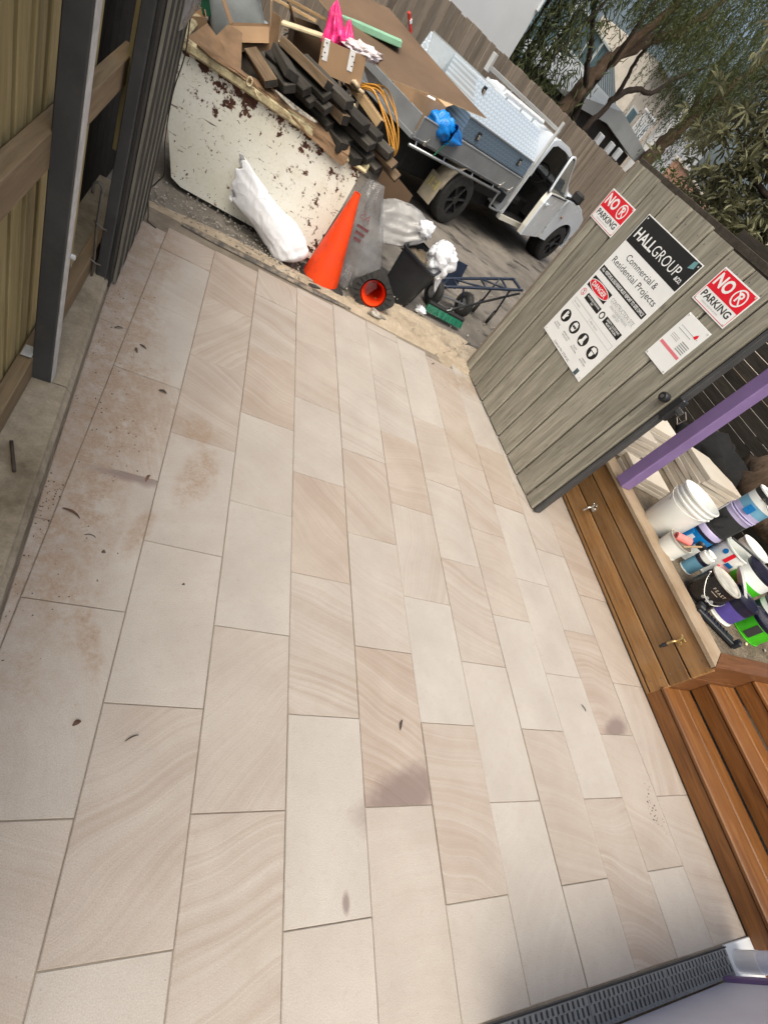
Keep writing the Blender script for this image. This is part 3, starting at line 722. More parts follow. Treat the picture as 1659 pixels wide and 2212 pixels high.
# ------------------------------------------------------------------ drain grate at the house threshold
def grate_mesh():
    L, W, T = 0.498, 0.098, 0.010; m = MB()
    bands = [(0.0, 0.012, None, 0), (0.012, 0.036, 0.0115, 0), (0.036, 0.0395, None, 0), (0.0395, 0.0645, 0.0115, .5), (0.0645, 0.068, None, 0), (0.068, 0.088, 0.0115, 0), (0.088, 0.098, None, 0)]
    pit = 0.027
    for (a, b, slot, ph) in bands:
        if slot is None:
            m.box((L / 2, (a + b) / 2, -T / 2), (L, b - a, T)); continue
        x = 0.0; k = 0
        edges = [0.0]; c0 = pit * (0.5 + ph)
        c = c0
        while c + slot / 2 < L - 0.004:
            m.box(((edges[-1] + c - slot / 2) / 2, (a + b) / 2, -T / 2), (c - slot / 2 - edges[-1], b - a, T)); edges.append(c + slot / 2)
            c += pit
        m.box(((edges[-1] + L) / 2, (a + b) / 2, -T / 2), (L - edges[-1], b - a, T))
    for q in range(18):                     # anti-slip studs
        for yy in (0.006, 0.0378, 0.0663, 0.093):
            m.lathe([(0.0028, 0), (0.002, 0.0016), (0.0, 0.002)], 6, (0.012 + q * pit, yy, 0), cap=False)
    return m
gme = grate_mesh().mesh('grate', 'drain_grey')
for q, (x, lb) in enumerate([(2.40, 'grey slotted drain grate at the end by the downpipe'), (1.90, 'grey slotted drain grate, second from the downpipe end'), (1.40, 'grey slotted drain grate, leftmost one in the bottom corner')]):
    g = thing('drain_grate', lb, 'drain grate', (x, -0.394, 0.006), 0, 'drain grates along the house wall')
    inst('grate', gme, g, (0, -0.098, 0))
    MB().box((.249, -.003, -.012), (.498, .005, .03), .001).build('frame_lip', 'rubber', g)
mb = MB().box((1.4, -0.445, -0.11), (3.2, 0.14, 0.06)).build('drain_channel', 'void_dark'); tag(mb, kind='structure')

# house wall behind the drain (camera stands beside it), with downpipe
hw = thing('house', 'lavender painted house with a low wall behind the drain grate and an unseen added shade wall', 'house', (1.2, -0.499, 0))
MB().box((1.81, .02, -.012), (.24, .18, .04), .003).build('corner_pad', 'wall_white', hw)
MB().box((.95, -0.085, .30), (1.55, 0.17, .60), .004).build('low_wall', 'lavender', hw)
MB().box((1.60, 0.008, .30), (0.035, 0.02, .59), .004).build('corner_trim', 'purple', hw)
MB().box((-2.5, -0.25, 1.20), (2.0, 0.17, 2.4), .004).build('wall', 'lavender', hw)  # unseen wall added to shade the lower left paving
MB().box((-2.5, -0.25, 2.46), (2.1, 0.3, 0.1), .01).build('shade_wall_cap', 'purple', hw)  # unseen cap on the added shade wall
dp = thing('downpipe', 'round lavender downpipe with a bare white foot at the end of the drain', 'downpipe', (2.955, -0.455, 0))
MB().lathe([(.042, -.02), (.042, .11)], 24).build('foot', 'white_poly', dp, auto=40)
MB().lathe([(.0405, .11), (.0405, 1.1)], 24).build('pipe', 'lavender', dp, auto=40)
MB().box((0, -.045, .8), (.11, .03, .03), .004).build('bracket', 'purple', dp)

# ------------------------------------------------------------------ left boundary fence
fl = thing('paling_fence', 'new yellow pine paling fence with wide rails on the left', 'fence', (-0.447, 1.0, 0.1))
pm = MB().box((0, 0, 0.95), (0.018, 0.078, 1.9), .003).mesh('paling', 'paling_new')
for q in range(-14, 8):
    y = 1.4825 + 0.116 * q
    o = inst('paling', pm, fl, (-0.011 + random.uniform(-.001, .001), y - 1.0, random.uniform(-.005, .0)))
for (z0, z1, nm) in ((0.0, 0.1, 'bottom_rail'), (0.79, 0.89, 'middle_rail'), (1.62, 1.72, 'top_rail')):
    MB().box((0.024, 0.15, (z0 + z1) / 2), (0.046, 3.2, z1 - z0), .003).build(nm, 'rail_new', fl)
# near-black boards painted as the shade behind post and gate leaf
MB().box((-0.018, 0.1, 0.95), (0.006, 2.5, 1.9)).build('backing', 'bark_dark', fl)  # dark sheet put in to darken the gaps between palings
dpn = thing('shade_boards', 'near black boards coloured as the shade behind the steel post', 'fence', (-0.60, 2.9, 0.0))
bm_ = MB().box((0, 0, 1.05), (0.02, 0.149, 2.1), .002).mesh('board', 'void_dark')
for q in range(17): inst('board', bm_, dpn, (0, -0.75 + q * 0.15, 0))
# steel post
sp = thing('steel_post', 'square grey steel gate post with pale galvanised edge', 'post', (-0.371, 1.695, 0.1))
MB().box((0, 0, 1.25), (0.064, 0.066, 2.5), .004).build('tube', 'steel_dark', sp)
MB().box((0.034, -0.004, 1.25), (0.004, 0.05, 2.5), .001).build('edge_strip', 'galv', sp)
MB().lathe([(0.0, 0.0), (.009, .001), (.009, .012), (.006, .014), (0, .014)], 8, (0.036, 0.02, 0.53), rotm(0, 90, 0)).build('bolt', 'galv', sp)
m = MB(); m.box((-0.048, -0.02, 0.82), (0.03, 0.05, 0.004), .001); m.box((-0.06, -0.04, 0.79), (0.004, 0.02, 0.06), .001); m.build('bracket', 'galv', sp)
m = MB(); m.box((-0.048, -0.02, 0.112), (0.034, 0.06, 0.004), .001); m.build('base_bracket', 'galv', sp)

# left gate leaf, folded back against the boundary
lg = thing('gate_leaf', 'dark paling gate leaf folded back against the left boundary', 'gate', (-0.335, 2.5, 0.02), 1.0)
MB().box((-0.021, 0.02, 1.0), (0.045, 0.045, 1.9), .003).build('stile', 'steel_dark', lg)
MB().box((-0.021, 0.93, 1.0), (0.045, 0.045, 1.9), .003).build('stile', 'steel_dark', lg)
for z in (0.12, 0.95, 1.8): MB().box((-0.021, 0.475, z), (0.04, 0.86, 0.045), .003).build('rail', 'steel_dark', lg)
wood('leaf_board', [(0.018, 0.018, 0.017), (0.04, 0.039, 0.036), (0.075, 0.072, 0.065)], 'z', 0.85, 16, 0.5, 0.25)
fm = MB().box((0, 0, 0.93), (0.016, 0.10, 1.86), .002).mesh('paling', 'leaf_board')
for q in range(5):
    inst('paling', fm, lg, (0.0095, 0.075 + q * 0.19, 0.02))
    inst('paling', fm, lg, (0.027, 0.17 + q * 0.19, 0.0))
em = MB().box((0, 0, 0.93), (0.013, 0.003, 1.855), .0).mesh('edge', 'gate_board')  # pale strips put the light on the paling edges into the colour
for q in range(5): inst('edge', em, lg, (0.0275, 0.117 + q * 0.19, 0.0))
db = thing('drop_bolt', 'bent steel drop bolt with crook handle on the folded gate leaf', 'bolt', (-0.40, 2.47, 0.1))
m = MB(); pts = [(0.012, 0, -.05), (0.01, 0, .1), (0.0, 0, .25), (0.0, 0, .40)]
for q in range(9):
    a = math.pi * q / 8; pts.append((-0.016 + 0.018 * math.cos(a), 0, .41 + 0.03 * math.sin(a)))
pts.append((-0.034, 0, .385)); m.tube(pts, 0.006, 8); m.build('rod', 'steel_rod', db, smooth=True)
for z in (.08, .26):
    m = MB(); m.tube([(-.012, 0, z + .012), (.0, -.01, z + .008), (.02, -.012, z), (.04, 0, z - .006)], .004, 6); m.build('staple', 'steel_rod', db, smooth=True)
yt = MB().beam((-0.395, 2.62, 0.64), (-0.392, 2.62, 1.95), .032, .03, .002).build('timber_batten', 'paling_new')
tag(yt, 'yellow pine batten standing behind the folded gate leaf', 'batten')
# hanging cable and the torn plastic sheet
m = MB()
cab = [(-.30, 3.44, 1.35), (-.315, 3.46, 1.1), (-.30, 3.47, .9), (-.315, 3.46, .7), (-.30, 3.48, .45), (-.27, 3.5, .3), (-.30, 3.5, .22), (-.325, 3.47, .16), (-.30, 3.46, .03), (-.29, 3.43, .008), (-.24, 3.4, .006)]
def smooth_path(p, n=6):
    p = [Vector(q) for q in p]; out = []
    for i in range(len(p) - 1):
        a, b, c, d = p[max(0, i - 1)], p[i], p[i + 1], p[min(len(p) - 1, i + 2)]
        for k in range(n):
            t = k / n; out.append(0.5 * ((2 * b) + (c - a) * t + (2 * a - 5 * b + 4 * c - d) * t * t + (3 * b - a - 3 * c + d) * t ** 3))
    out.append(p[-1]); return out
m.tube(smooth_path(cab), 0.0035, 6)
m.tube(smooth_path([(-.325, 3.45, 1.2), (-.33, 3.44, .9), (-.335, 3.45, .5), (-.34, 3.45, .18), (-.325, 3.47, .16)]), 0.003, 6)
tag(m.build('cable', 'black_plastic', smooth=True), 'thin black cable hanging down the end of the left gate', 'cable')
rows = []
for j in range(12):
    r = []
    for i in range(8):
        u, v = i / 7, j / 11
        r.append((-.325 + .05 * u + .02 * vnoise((u * 3, v * 3, 1), 1, 2), 3.0 + .34 * u, 1.03 + .55 * v + (1 - v) * .09 * u + .02 * vnoise((u * 4, v * 4, 2), 1, 4)))
    rows.append(r)
o = MB().sheet(rows).build('plastic_sheet', 'clear_poly2', smooth=True); solid(o, .002)
tag(o, 'torn clear plastic sheet hanging over the left gate leaf', 'plastic sheet')
# ------------------------------------------------------------------ right gate
GZ = -81.95; G0 = (2.626, 2.087, 0.0)
rg_ = thing('gate', 'weathered grey board gate standing open with signs', 'gate', G0, GZ)
JT = [0.0, .13, .33, .54, .745, .965, 1.165, 1.357, 1.55, 1.648]
for a, b in zip(JT[:-1], JT[1:]):
    top = 1.852 + random.uniform(-.012, .014); w = b - a - .013
    m = MB(); h = [(-w / 2, .009), (-w / 2 + .009, 0), (w / 2 - .009, 0), (w / 2, .009), (w / 2, .022), (-w / 2, .022)]
    c = -(a + b) / 2
    m.prism([(c + x, y, .012) for x, y in h], (0, 0, top - .012))
    o = m.build('board', 'gate_board', rg_)
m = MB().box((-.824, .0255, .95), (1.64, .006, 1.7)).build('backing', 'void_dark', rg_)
for x in (-1.625, .0):
    MB().box((x, .052, .93), (.05, .05, 1.84), .003).build('stile', 'steel_dark', rg_)
MB().box((.02, .012, .93), (.022, .018, 1.82), .002).build('edge_angle', 'steel_dark', rg_)
for z in (.12, .93): MB().box((-.82, .055, z), (1.57, .05, .05), .003).build('rail', 'steel_dark', rg_)
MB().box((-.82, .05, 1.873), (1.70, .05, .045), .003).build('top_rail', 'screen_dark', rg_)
MB().box((-1.66, .045, .95), (.022, .07, 1.84), .003).build('end_stile', 'fence_old', rg_)
lk = thing('gate_lock', 'black gate lock body on the near edge of the board gate', 'lock', (2.626 + .0, 2.087 - .0, 1.10), GZ)
MB().lathe([(.0, -.02), (.026, -.02), (.03, -.01), (.03, .025), (.024, .034), (0, .034)], 20, (-.03, -.03, .045), rotm(90, 0, 0)).build('cylinder', 'black_plastic', lk, auto=40)
MB().lathe([(0, 0), (.011, 0), (.011, .003), (0, .003)], 14, (-.03, -.064, .045), rotm(90, 0, 0)).build('keyway', 'steel_rod', lk, auto=40)
MB().box((.03, .03, .03), (.05, .06, .16), .008).build('case', 'black_plastic', lk)
MB().box((.075, .02, .05), (.05, .02, .03), .004).build('latch', 'steel_dark', lk)
m = MB(); m.tube([(.09, .03, .02), (.13, .03, .0), (.14, .03, .05), (.10, .03, .07)], .004, 6, closed=True); m.build('pull_loop', 'steel_rod', lk)

# signs: frames have x right, y up, z out of the gate
def sign(name, t_left, z_top, w, h, label, cat='sign', th=.003, group=None, tilt=0.0):
    gx, gy = G0[0], G0[1]; ct, st = math.cos(math.radians(GZ)), math.sin(math.radians(GZ))
    x = -t_left; o = thing(name, label, cat, (gx + ct * x, gy + st * x, z_top - h), GZ, group)
    M = Matrix(((1, 0, 0, 0), (0, 0, -1, -.0045), (0, 1, 0, 0), (0, 0, 0, 1)))
    if tilt: M = M @ Matrix.Rotation(math.radians(tilt), 4, 'Z')
    m = MB(); q = MB().box((w / 2, h / 2, -th / 2), (w, h, th), .0008); q.v = [tuple(M @ Vector(p)) for p in q.v]; q.build('panel', 'sign_white', o)
    return o, M
def patch(o, M, name, mat, poly, z=.0004, t=.0003):
    m = MB(); m.prism([(x, y, z - t) for x, y in poly], (0, 0, t)); m.v = [tuple(M @ Vector(p)) for p in m.v]; return m.build(name, mat, o)
def rect(x0, y0, x1, y1): return [(x0, y0), (x1, y0), (x1, y1), (x0, y1)]
def ell(cx, cy, rx, ry, n=28): return [(cx + rx * math.cos(2 * math.pi * i / n), cy + ry * math.sin(2 * math.pi * i / n)) for i in range(n)]
def ring(o, M, name, mat, cx, cy, r1, r2, z, n=28, sy=1.0):
    m = MB(); vs = []; fs = []
    for i in range(n):
        a = 2 * math.pi * i / n
        for r in (r1, r2): vs.append((cx + r * math.cos(a), cy + r * sy * math.sin(a), z))
    for i in range(n):
        j = (i + 1) % n; fs.append((2 * i, 2 * i + 1, 2 * j + 1, 2 * j))
    m.add(vs, fs); m.v = [tuple(M @ Vector(p)) for p in m.v]; return m.build(name, mat, o)
def bar(o, M, name, mat, p, q, w, z):
    p, q = Vector(p), Vector(q); d = (q - p).normalized(); n = Vector((-d.y, d.x)) * w / 2
    return patch(o, M, name, mat, [tuple(p - n), tuple(q - n), tuple(q + n), tuple(p + n)], z)
def screws(o, M, w, h, pts, mat='galv'):
    for (x, y) in pts:
        m = MB().lathe([(.006, 0), (.005, .002), (0, .0025)], 10, (x, y, 0), cap=False); m.v = [tuple(M @ Vector(p)) for p in m.v]; m.build('screw', mat, o)
def no_parking(t, z, w, h, label):
    o, M = sign('parking_sign', t, z, w, h, label, 'sign', group='red and white no parking signs on the gate')
    b = .0075
    for q in (rect(b, b, w - b, b + .003), rect(b, h - b - .003, w - b, h - b), rect(b, b, b + .003, h - b), rect(w - b - .003, b, w - b, h - b)): patch(o, M, 'border', 'sign_red', q, .0003)
    patch(o, M, 'red_field', 'sign_red', rect(b, h * .425, w - b, h - b), .0004)
    text('NO', h * .33, 'lettering', 'sign_white', o, M, w * .07, h * .70, bold=.045, fitw=w * .44)
    cx, cy, r = w * .735, h * .70, h * .225
    ring(o, M, 'ring', 'sign_white', cx, cy, r * .82, r, .0007)
    text('P', h * .25, 'letter_p', 'sign_white', o, M, cx - .001, cy, 'CENTER', bold=.04)
    bar(o, M, 'slash', 'sign_white', (cx - r * .62, cy + r * .62), (cx + r * .62, cy - r * .62), r * .17, .0009)
    text('PARKING', h * .18, 'lettering', 'ink_dark', o, M, w * .08, h * .27, bold=.03, fitw=w * .82)
    text('OFFENDING VEHICLES WILL BE TOWED', h * .035, 'small_lettering', 'ink_grey', o, M, w * .2, h * .12, sx=.85)
    screws(o, M, w, h, [(.016, h - .014), (w - .016, h - .014), (.016, .014), (w - .016, .014)])
no_parking(1.649, 1.674, .316, .208, 'red no parking sign at the far top corner of the gate')
no_parking(.471, 1.770, .305, .207, 'red no parking sign at the near top corner of the gate')
o, M = sign('builder_sign', 1.21, 1.707, .628, .934, 'tall black and white builder sign in the middle of the gate'); w, h = .628, .934
patch(o, M, 'black_header', 'sign_black', rect(.006, h - .185, w - .006, h - .006), .0004)
text('HALL', .066, 'lettering', 'sign_white', o, M, .032, h - .113, bold=.03, fitw=.212)
text('GROUP', .066, 'lettering', 'sign_white', o, M, .250, h - .113, bold=-.004, fitw=.288)
text('&CO.', .026, 'small_lettering', 'sign_white', o, M, .540, h - .136, bold=.03, fitw=.062)
text('Commercial', .042, 'lettering', 'ink_dark', o, M, .126, h - .24, fitw=.318)
text('&', .042, 'lettering', 'ink_dark', o, M, .463, h - .24, fitw=.035)
text('Residential Projects', .042, 'lettering', 'ink_dark', o, M, .042, h - .304, fitw=.548)
patch(o, M, 'black_band', 'sign_black', rect(.014, h - .409, .602, h - .368), .0004)
text('ALL VISITORS & DELIVERIES MUST REPORT TO SITE OFFICE', .022, 'small_lettering', 'sign_white', o, M, .028, h - .389, bold=.03, fitw=.56)
patch(o, M, 'danger_field', 'sign_black', rect(.022, h - .523, .274, h - .446), .0004)
patch(o, M, 'danger_rim', 'sign_white', ell(.147, h - .486, .128, .037), .0007)
patch(o, M, 'danger_oval', 'sign_red', ell(.147, h - .486, .121, .032), .0010)
text('DANGER', .032, 'lettering', 'sign_white', o, M, .056, h - .487, bold=.03, z=.0013, fitw=.182)
text('CONSTRUCTION SITE', .026, 'lettering', 'ink_grey', o, M, .299, h - .463, fitw=.292)
text('UNAUTHORISED PERSONS', .016, 'small_lettering', 'ink_grey', o, M, .331, h - .496, fitw=.224)
text('KEEP OUT', .016, 'small_lettering', 'ink_grey', o, M, .405, h - .517, fitw=.08)
bar(o, M, 'rule', 'ink_grey', (.30, h - .480), (.60, h - .480), .0012, .0004)
ring(o, M, 'prohibition_ring', 'sign_pink', .048, h - .567, .020, .025, .0006)
patch(o, M, 'walking_figure', 'ink_dark', [(.044, h - .586), (.048, h - .572), (.042, h - .562), (.046, h - .552), (.052, h - .557), (.052, h - .572), (.056, h - .586), (.05, h - .575)], .0005)
bar(o, M, 'prohibition_slash', 'sign_pink', (.033, h - .552), (.063, h - .582), .005, .0008)
patch(o, M, 'black_box', 'sign_black', rect(.095, h - .590, .294, h - .547), .0004)
text('AUTHORISED PERSONNEL', .012, 'small_lettering', 'sign_white', o, M, .108, h - .561, bold=.02, fitw=.172)
text('ONLY', .012, 'small_lettering', 'sign_white', o, M, .178, h - .578, bold=.02, fitw=.032)
patch(o, M, 'helmet_disc', 'sign_black', ell(.337, h - .568, .027, .024), .0005)
patch(o, M, 'helmet_mark', 'sign_white', [(.321, h - .571), (.325, h - .557), (.337, h - .551), (.349, h - .557), (.353, h - .571), (.349, h - .584), (.325, h - .584)], .0008)
patch(o, M, 'black_box', 'sign_black', rect(.378, h - .591, .588, h - .546), .0004)
text('SAFETY CLOTHING', .013, 'small_lettering', 'sign_white', o, M, .40, h - .560, bold=.02, fitw=.166)
text('MUST BE WORN', .013, 'small_lettering', 'sign_white', o, M, .415, h - .578, bold=.02, fitw=.136)
for q in (rect(.026, h - .668, .603, h - .6665), rect(.026, h - .631, .603, h - .6295), rect(.026, h - .668, .0275, h - .63), rect(.6015, h - .668, .603, h - .63), rect(.283, h - .668, .2845, h - .63), rect(.026, h - .625, .30, h - .6238)): patch(o, M, 'form_line', 'ink_grey', q, .0004)
text('Site contact:', .015, 'small_lettering', 'ink_grey', o, M, .040, h - .648, fitw=.09)
text('After hours:', .015, 'small_lettering', 'ink_grey', o, M, .298, h - .648, fitw=.108)
caps = [('HAND', 'PROTECTION'), ('HEARING & EYE', 'PROTECTION'), ('FOOT', 'PROTECTION'), ('HEAD', 'PROTECTION')]
for q in range(4):
    cx, cy = .084 + .1453 * q, h - .754
    patch(o, M, 'pictogram_disc', 'sign_black', ell(cx, cy, .052, .044), .0005)
    shp = [[(-.016, -.03), (.012, -.03), (.012, -.006), (.024, .012), (.018, .017), (.008, .006), (.008, .03), (-.014, .034), (-.018, .02)],
           [(-.026, -.006), (-.028, .016), (-.014, .034), (.012, .034), (.028, .016), (.026, -.006), (.016, -.03), (-.014, -.03)],
           [(-.026, -.03), (-.026, -.018), (-.014, -.004), (-.016, .032), (.010, .032), (.012, -.006), (.028, -.02), (.028, -.03)],
           [(-.03, .008), (-.024, .03), (.0, .037), (.022, .03), (.03, .008), (.018, .004), (.016, -.018), (.004, -.032), (-.012, -.026), (-.018, .004)]][q]
    patch(o, M, 'pictogram', 'sign_white', [(cx + x, cy + y) for x, y in shp], .0008)
    if q == 1: patch(o, M, 'goggles', 'sign_black', [(cx + x, cy + y) for x, y in [(-.022, .008), (.022, .008), (.02, -.007), (.004, -.007), (0, 0), (-.004, -.007), (-.02, -.007)]], .0011)
    if q == 3: patch(o, M, 'helmet_brim', 'sign_black', [(cx + x, cy + y) for x, y in [(-.03, .008), (.03, .008), (.03, .003), (-.03, .003)]], .0011)
    if q == 0: patch(o, M, 'finger_gap', 'sign_black', [(cx + x, cy + y) for x, y in [(-.004, .004), (-.002, .004), (-.002, .032), (-.004, .032)]], .0011)
    text(caps[q][0], .011, 'small_lettering', 'ink_dark', o, M, cx - (.028 if q != 1 else .05), h - .828, fitw=.056 if q != 1 else .10)
    text(caps[q][1], .011, 'small_lettering', 'ink_dark', o, M, cx - .042, h - .846, fitw=.084)
text('Licence No 275412C', .017, 'small_lettering', 'ink_dark', o, M, .18, h - .916, fitw=.245)
patch(o, M, 'tape', 'tape_teal', [(.553, h - .062), (.595, h - .046), (.585, h - .006), (.556, h - .016)], .0014)
patch(o, M, 'tape', 'tape_slate', rect(.527, .004, .562, .046), .0014)
screws(o, M, w, h, [(.022, h - .022), (w - .022, h - .024), (.022, .022), (w - .022, .02)])
o, M = sign('paper_notice', .398, 1.512, .216, .307, 'small white notice with a red band below the near parking sign'); w, h = .216, .307
patch(o, M, 'red_band', 'sign_pink', rect(.012, .098, .20, .116), .0004)
for (x0, y0, x1, y1) in [(.03, .215, .15, .218), (.03, .235, .19, .2375), (.03, .16, .1, .1625), (.03, .17, .1, .1725), (.03, .18, .1, .1825)]: patch(o, M, 'print_line', 'ink_grey', rect(x0, y0, x1, y1), .0004)
for q in range(5): patch(o, M, 'print_line', 'ink_grey', rect(.125, .13 + q * .012, .195, .136 + q * .012), .0004)
patch(o, M, 'logo', 'sign_red', [(.15, .235), (.17, .23), (.178, .245), (.17, .262), (.158, .25)], .0006)
screws(o, M, w, h, [(.012, h - .012), (w - .012, h - .012), (.012, .012), (w - .012, .012)])
nm_ = MB().lathe([(.0045, 0), (.0035, .0015), (0, .002)], 6, (0, 0, 0), rotm(90, 0, 0), cap=False).mesh('nail', 'steel_rod')
for a, b in zip(JT[:-1], JT[1:]):
    for z in (.12, .93, 1.79):
        for f in ((.22, .78) if b - a > .12 else (.5,)): inst('nail', nm_, rg_, (-(a + (b - a) * f) + random.uniform(-.006, .006), -.0003, z + random.uniform(-.012, .012)))
# ------------------------------------------------------------------ timber planter bench and stairs on the right
BX = 3.125
bn = thing('planter_bench', 'long hardwood clad planter bench with two garden taps', 'bench', (BX, 0.78, 0))
MB().box((.08, 1.2, .22), (.10, 2.36, .42)).build('core', 'void_dark', bn)  # near-black core colours the shade in the board gaps
for (z0, z1) in ((.004, .027), (.036, .163), (.173, .301), (.311, .440)):
    MB().box((.013, 1.192, (z0 + z1) / 2), (.026, 2.416, z1 - z0), .003).build('board', 'clad', bn)
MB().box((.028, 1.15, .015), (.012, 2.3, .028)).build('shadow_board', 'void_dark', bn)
m = MB(); m.prism([(-.02, -.005, .4475), (.145, .10, .4475), (.145, 2.4, .4475), (-.02, 2.4, .4475)], (0, 0, .024)); m.build('cap', 'cap', bn)
m = MB(); m.prism([(-.017, -.008, .4475), (1.6, -.008, .4475), (1.6, .097, .4475), (.149, .097, .4475)], (0, 0, .024)); m.build('end_cap', 'merbau_x', bn)
for (z0, z1) in ((.0, .145), (.15, .295), (.30, .4465)):
    MB().box((.816, .006, (z0 + z1) / 2), (1.568, .022, z1 - z0), .002).build('end_board', 'merbau_x', bn)
MB().box((.9, 1.25, .41), (1.5, 2.3, .09)).build('soil_top', 'soil_mat', bn)
def tap(name, y, z, label, mat, tail):
    t = thing(name, label, 'tap', (BX, y, z))
    MB().lathe([(0, 0), (.02, 0), (.02, .004), (.012, .006), (.012, .03), (0, .03)], 14, (0, 0, 0), rotm(0, -90, 0)).build('flange', mat, t, auto=40)
    m = MB(); m.tube(smooth_path([(-.025, 0, 0), (-.05, 0, .002), (-.066, -.0, -.008), (-.072, 0, -.03), (-.072, 0, -.045)]), .009, 10); m.build('spout', mat, t, smooth=True)
    m = MB(); m.lathe([(.008, 0), (.008, .028), (.012, .03), (.012, .036), (0, .036)], 12, (-.045, 0, .006)); m.build('spindle', mat, t, auto=40)
    m = MB(); m.box((-.045, 0, .048), (.012, .05, .007), .003); m.box((-.045, 0, .048), (.05, .012, .007), .003); m.build('handle', mat, t)
    if tail:
        m = MB(); m.lathe([(.013, 0), (.013, -.03), (.009, -.032), (.009, -.05), (0, -.05)], 12, (-.072, 0, -.045)); m.build('hose_tail', 'black_plastic', t, auto=40)
tap('garden_tap', 2.11, .205, 'chrome garden tap near the far end of the planter bench', 'chrome', False)
tap('garden_tap', .975, .345, 'brass garden tap near the stair end of the planter bench', 'brass', True)
st = thing('timber_stairs', 'oiled hardwood stairs climbing away from the paving', 'stairs', (BX, -0.1, 0))
for k in range(5):
    z = k * .135; x = k * .30
    MB().box((x + .012, .0, z + .053), (.022, 1.75, .102), .003).build('riser', 'merbau', st)
    MB().box((x + .045, .0, z + .05), (.02, 1.75, .10)).build('carriage', 'void_dark', st)
    MB().box((x + .075, .0, z + .1215), (.165, 1.75, .025), .006).build('tread', 'merbau', st)
    MB().box((x + .224, .0, z + .1215), (.125, 1.75, .025), .006).build('tread', 'merbau', st)
    MB().box((x + .15, .0, z + .09), (.26, 1.7, .02)).build('bearer', 'void_dark', st)
pp = thing('verandah_post', 'square purple painted verandah post on the planter bench', 'post', (3.15, 2.17, .4715))
MB().box((0, 0, 1.3), (.10, .10, 2.6), .006).build('shaft', 'purple', pp)
# sandstone slabs stacked on the bench
def slabs(cx, cy, z0, w, d, n, t, rz, label, jit=.004):
    o = thing('paver_stack', label, 'stone pavers', (cx, cy, z0), rz)
    for k in range(n):
        R = rotm(0, 0, random.uniform(-2, 2))
        MB().box((random.uniform(-jit, jit), random.uniform(-jit, jit), t * (k + .5)), (w, d, t - .0012), .003, R).build('slab', 'slab', o)
    return o
slabs(3.50, 2.36, .4565, .40, .26, 3, .034, -4, 'low stack of sandstone slabs between the purple post and white bucket')
slabs(4.40, 2.58, .4565, .50, .42, 7, .041, -6, 'tall stack of sandstone slabs behind the white bucket')
slabs(3.42, 2.74, .4565, .34, .32, 6, .040, 4, 'stack of sandstone slabs between the gate edge and purple post')
slabs(3.80, 2.95, .4565, .42, .4, 7, .041, 0, 'pale stack of sandstone slabs right behind the purple post')
# slatted screen and bags in the dark corner
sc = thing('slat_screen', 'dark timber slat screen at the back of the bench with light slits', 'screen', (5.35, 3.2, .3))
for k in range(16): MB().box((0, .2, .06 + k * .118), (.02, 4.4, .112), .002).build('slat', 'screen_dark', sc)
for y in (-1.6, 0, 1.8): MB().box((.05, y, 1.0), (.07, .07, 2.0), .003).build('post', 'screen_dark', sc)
sc2 = thing('shade_screen', 'near black boards put in to darken the corner behind the gate edge', 'wall', (3.4, 4.2, 0))
for k in range(13): MB().box((-.35 + k * .18, 0, .66), (.175, .02, 1.32), .002).build('board', 'void_dark', sc2)  # near-black boards stand in for the shade of this corner
def blob(name, c, r, mat, label=None, cat=None, parent=None, amp=.25, fr=2.0, seed=1, n=22, flat=None, thick=None):
    m = MB(); vs = []; fs = []; nu, nv = n, n // 2 + 2
    for j in range(nv + 1):
        th = math.pi * j / nv
        for i in range(nu):
            ph = 2 * math.pi * i / nu; d = Vector((math.sin(th) * math.cos(ph), math.sin(th) * math.sin(ph), math.cos(th)))
            s_ = 1 + amp * vnoise(d, fr, seed) + amp * .5 * vnoise(d, fr * 2.7, seed + 9) + amp * .25 * vnoise(d, fr * 6, seed + 4)
            p = Vector((d.x * r[0], d.y * r[1], d.z * r[2])) * s_
            if flat is not None: p.z = max(p.z, flat)
            vs.append(p)
    for j in range(nv):
        for i in range(nu):
            i2 = (i + 1) % nu; fs.append((j * nu + i, (j + 1) * nu + i, (j + 1) * nu + i2, j * nu + i2))
    m.add(vs, fs); o = m.build(name, mat, parent, smooth=True, loc=c)
    if label: tag(o, label, cat)
    return o
blob('duffel_bag', (4.78, 2.95, .68), (.34, .42, .23), 'fabric_black', 'black cloth bag slumped behind the stacked slabs', 'bag', seed=3, amp=.3, flat=-.22)
blob('cushion', (5.0, 2.56, .60), (.16, .2, .14), 'fabric_blue', 'dark blue cushion beside the black bag', 'cushion', seed=5, amp=.15, flat=-.13)
o = blob('tree_fern_log', (4.95, 2.30, .80), (.22, .5, .34), 'bark', 'rough brown log behind the paint tins', 'log', seed=8, amp=.35, fr=3, flat=-.16)
sm_ = MB().lathe([(.0048, 0), (.004, .001), (0, .0012)], 8, (0, 0, 0), rotm(0, -90, 0), cap=False).mesh('screw', 'steel_rod')
for z in (.10, .237, .375):
    for y in (.05, .62, 1.2, 1.78):
        for dz in (-.035, .035): inst('screw', sm_, bn, (-.0004, y + random.uniform(-.008, .008), z + dz))
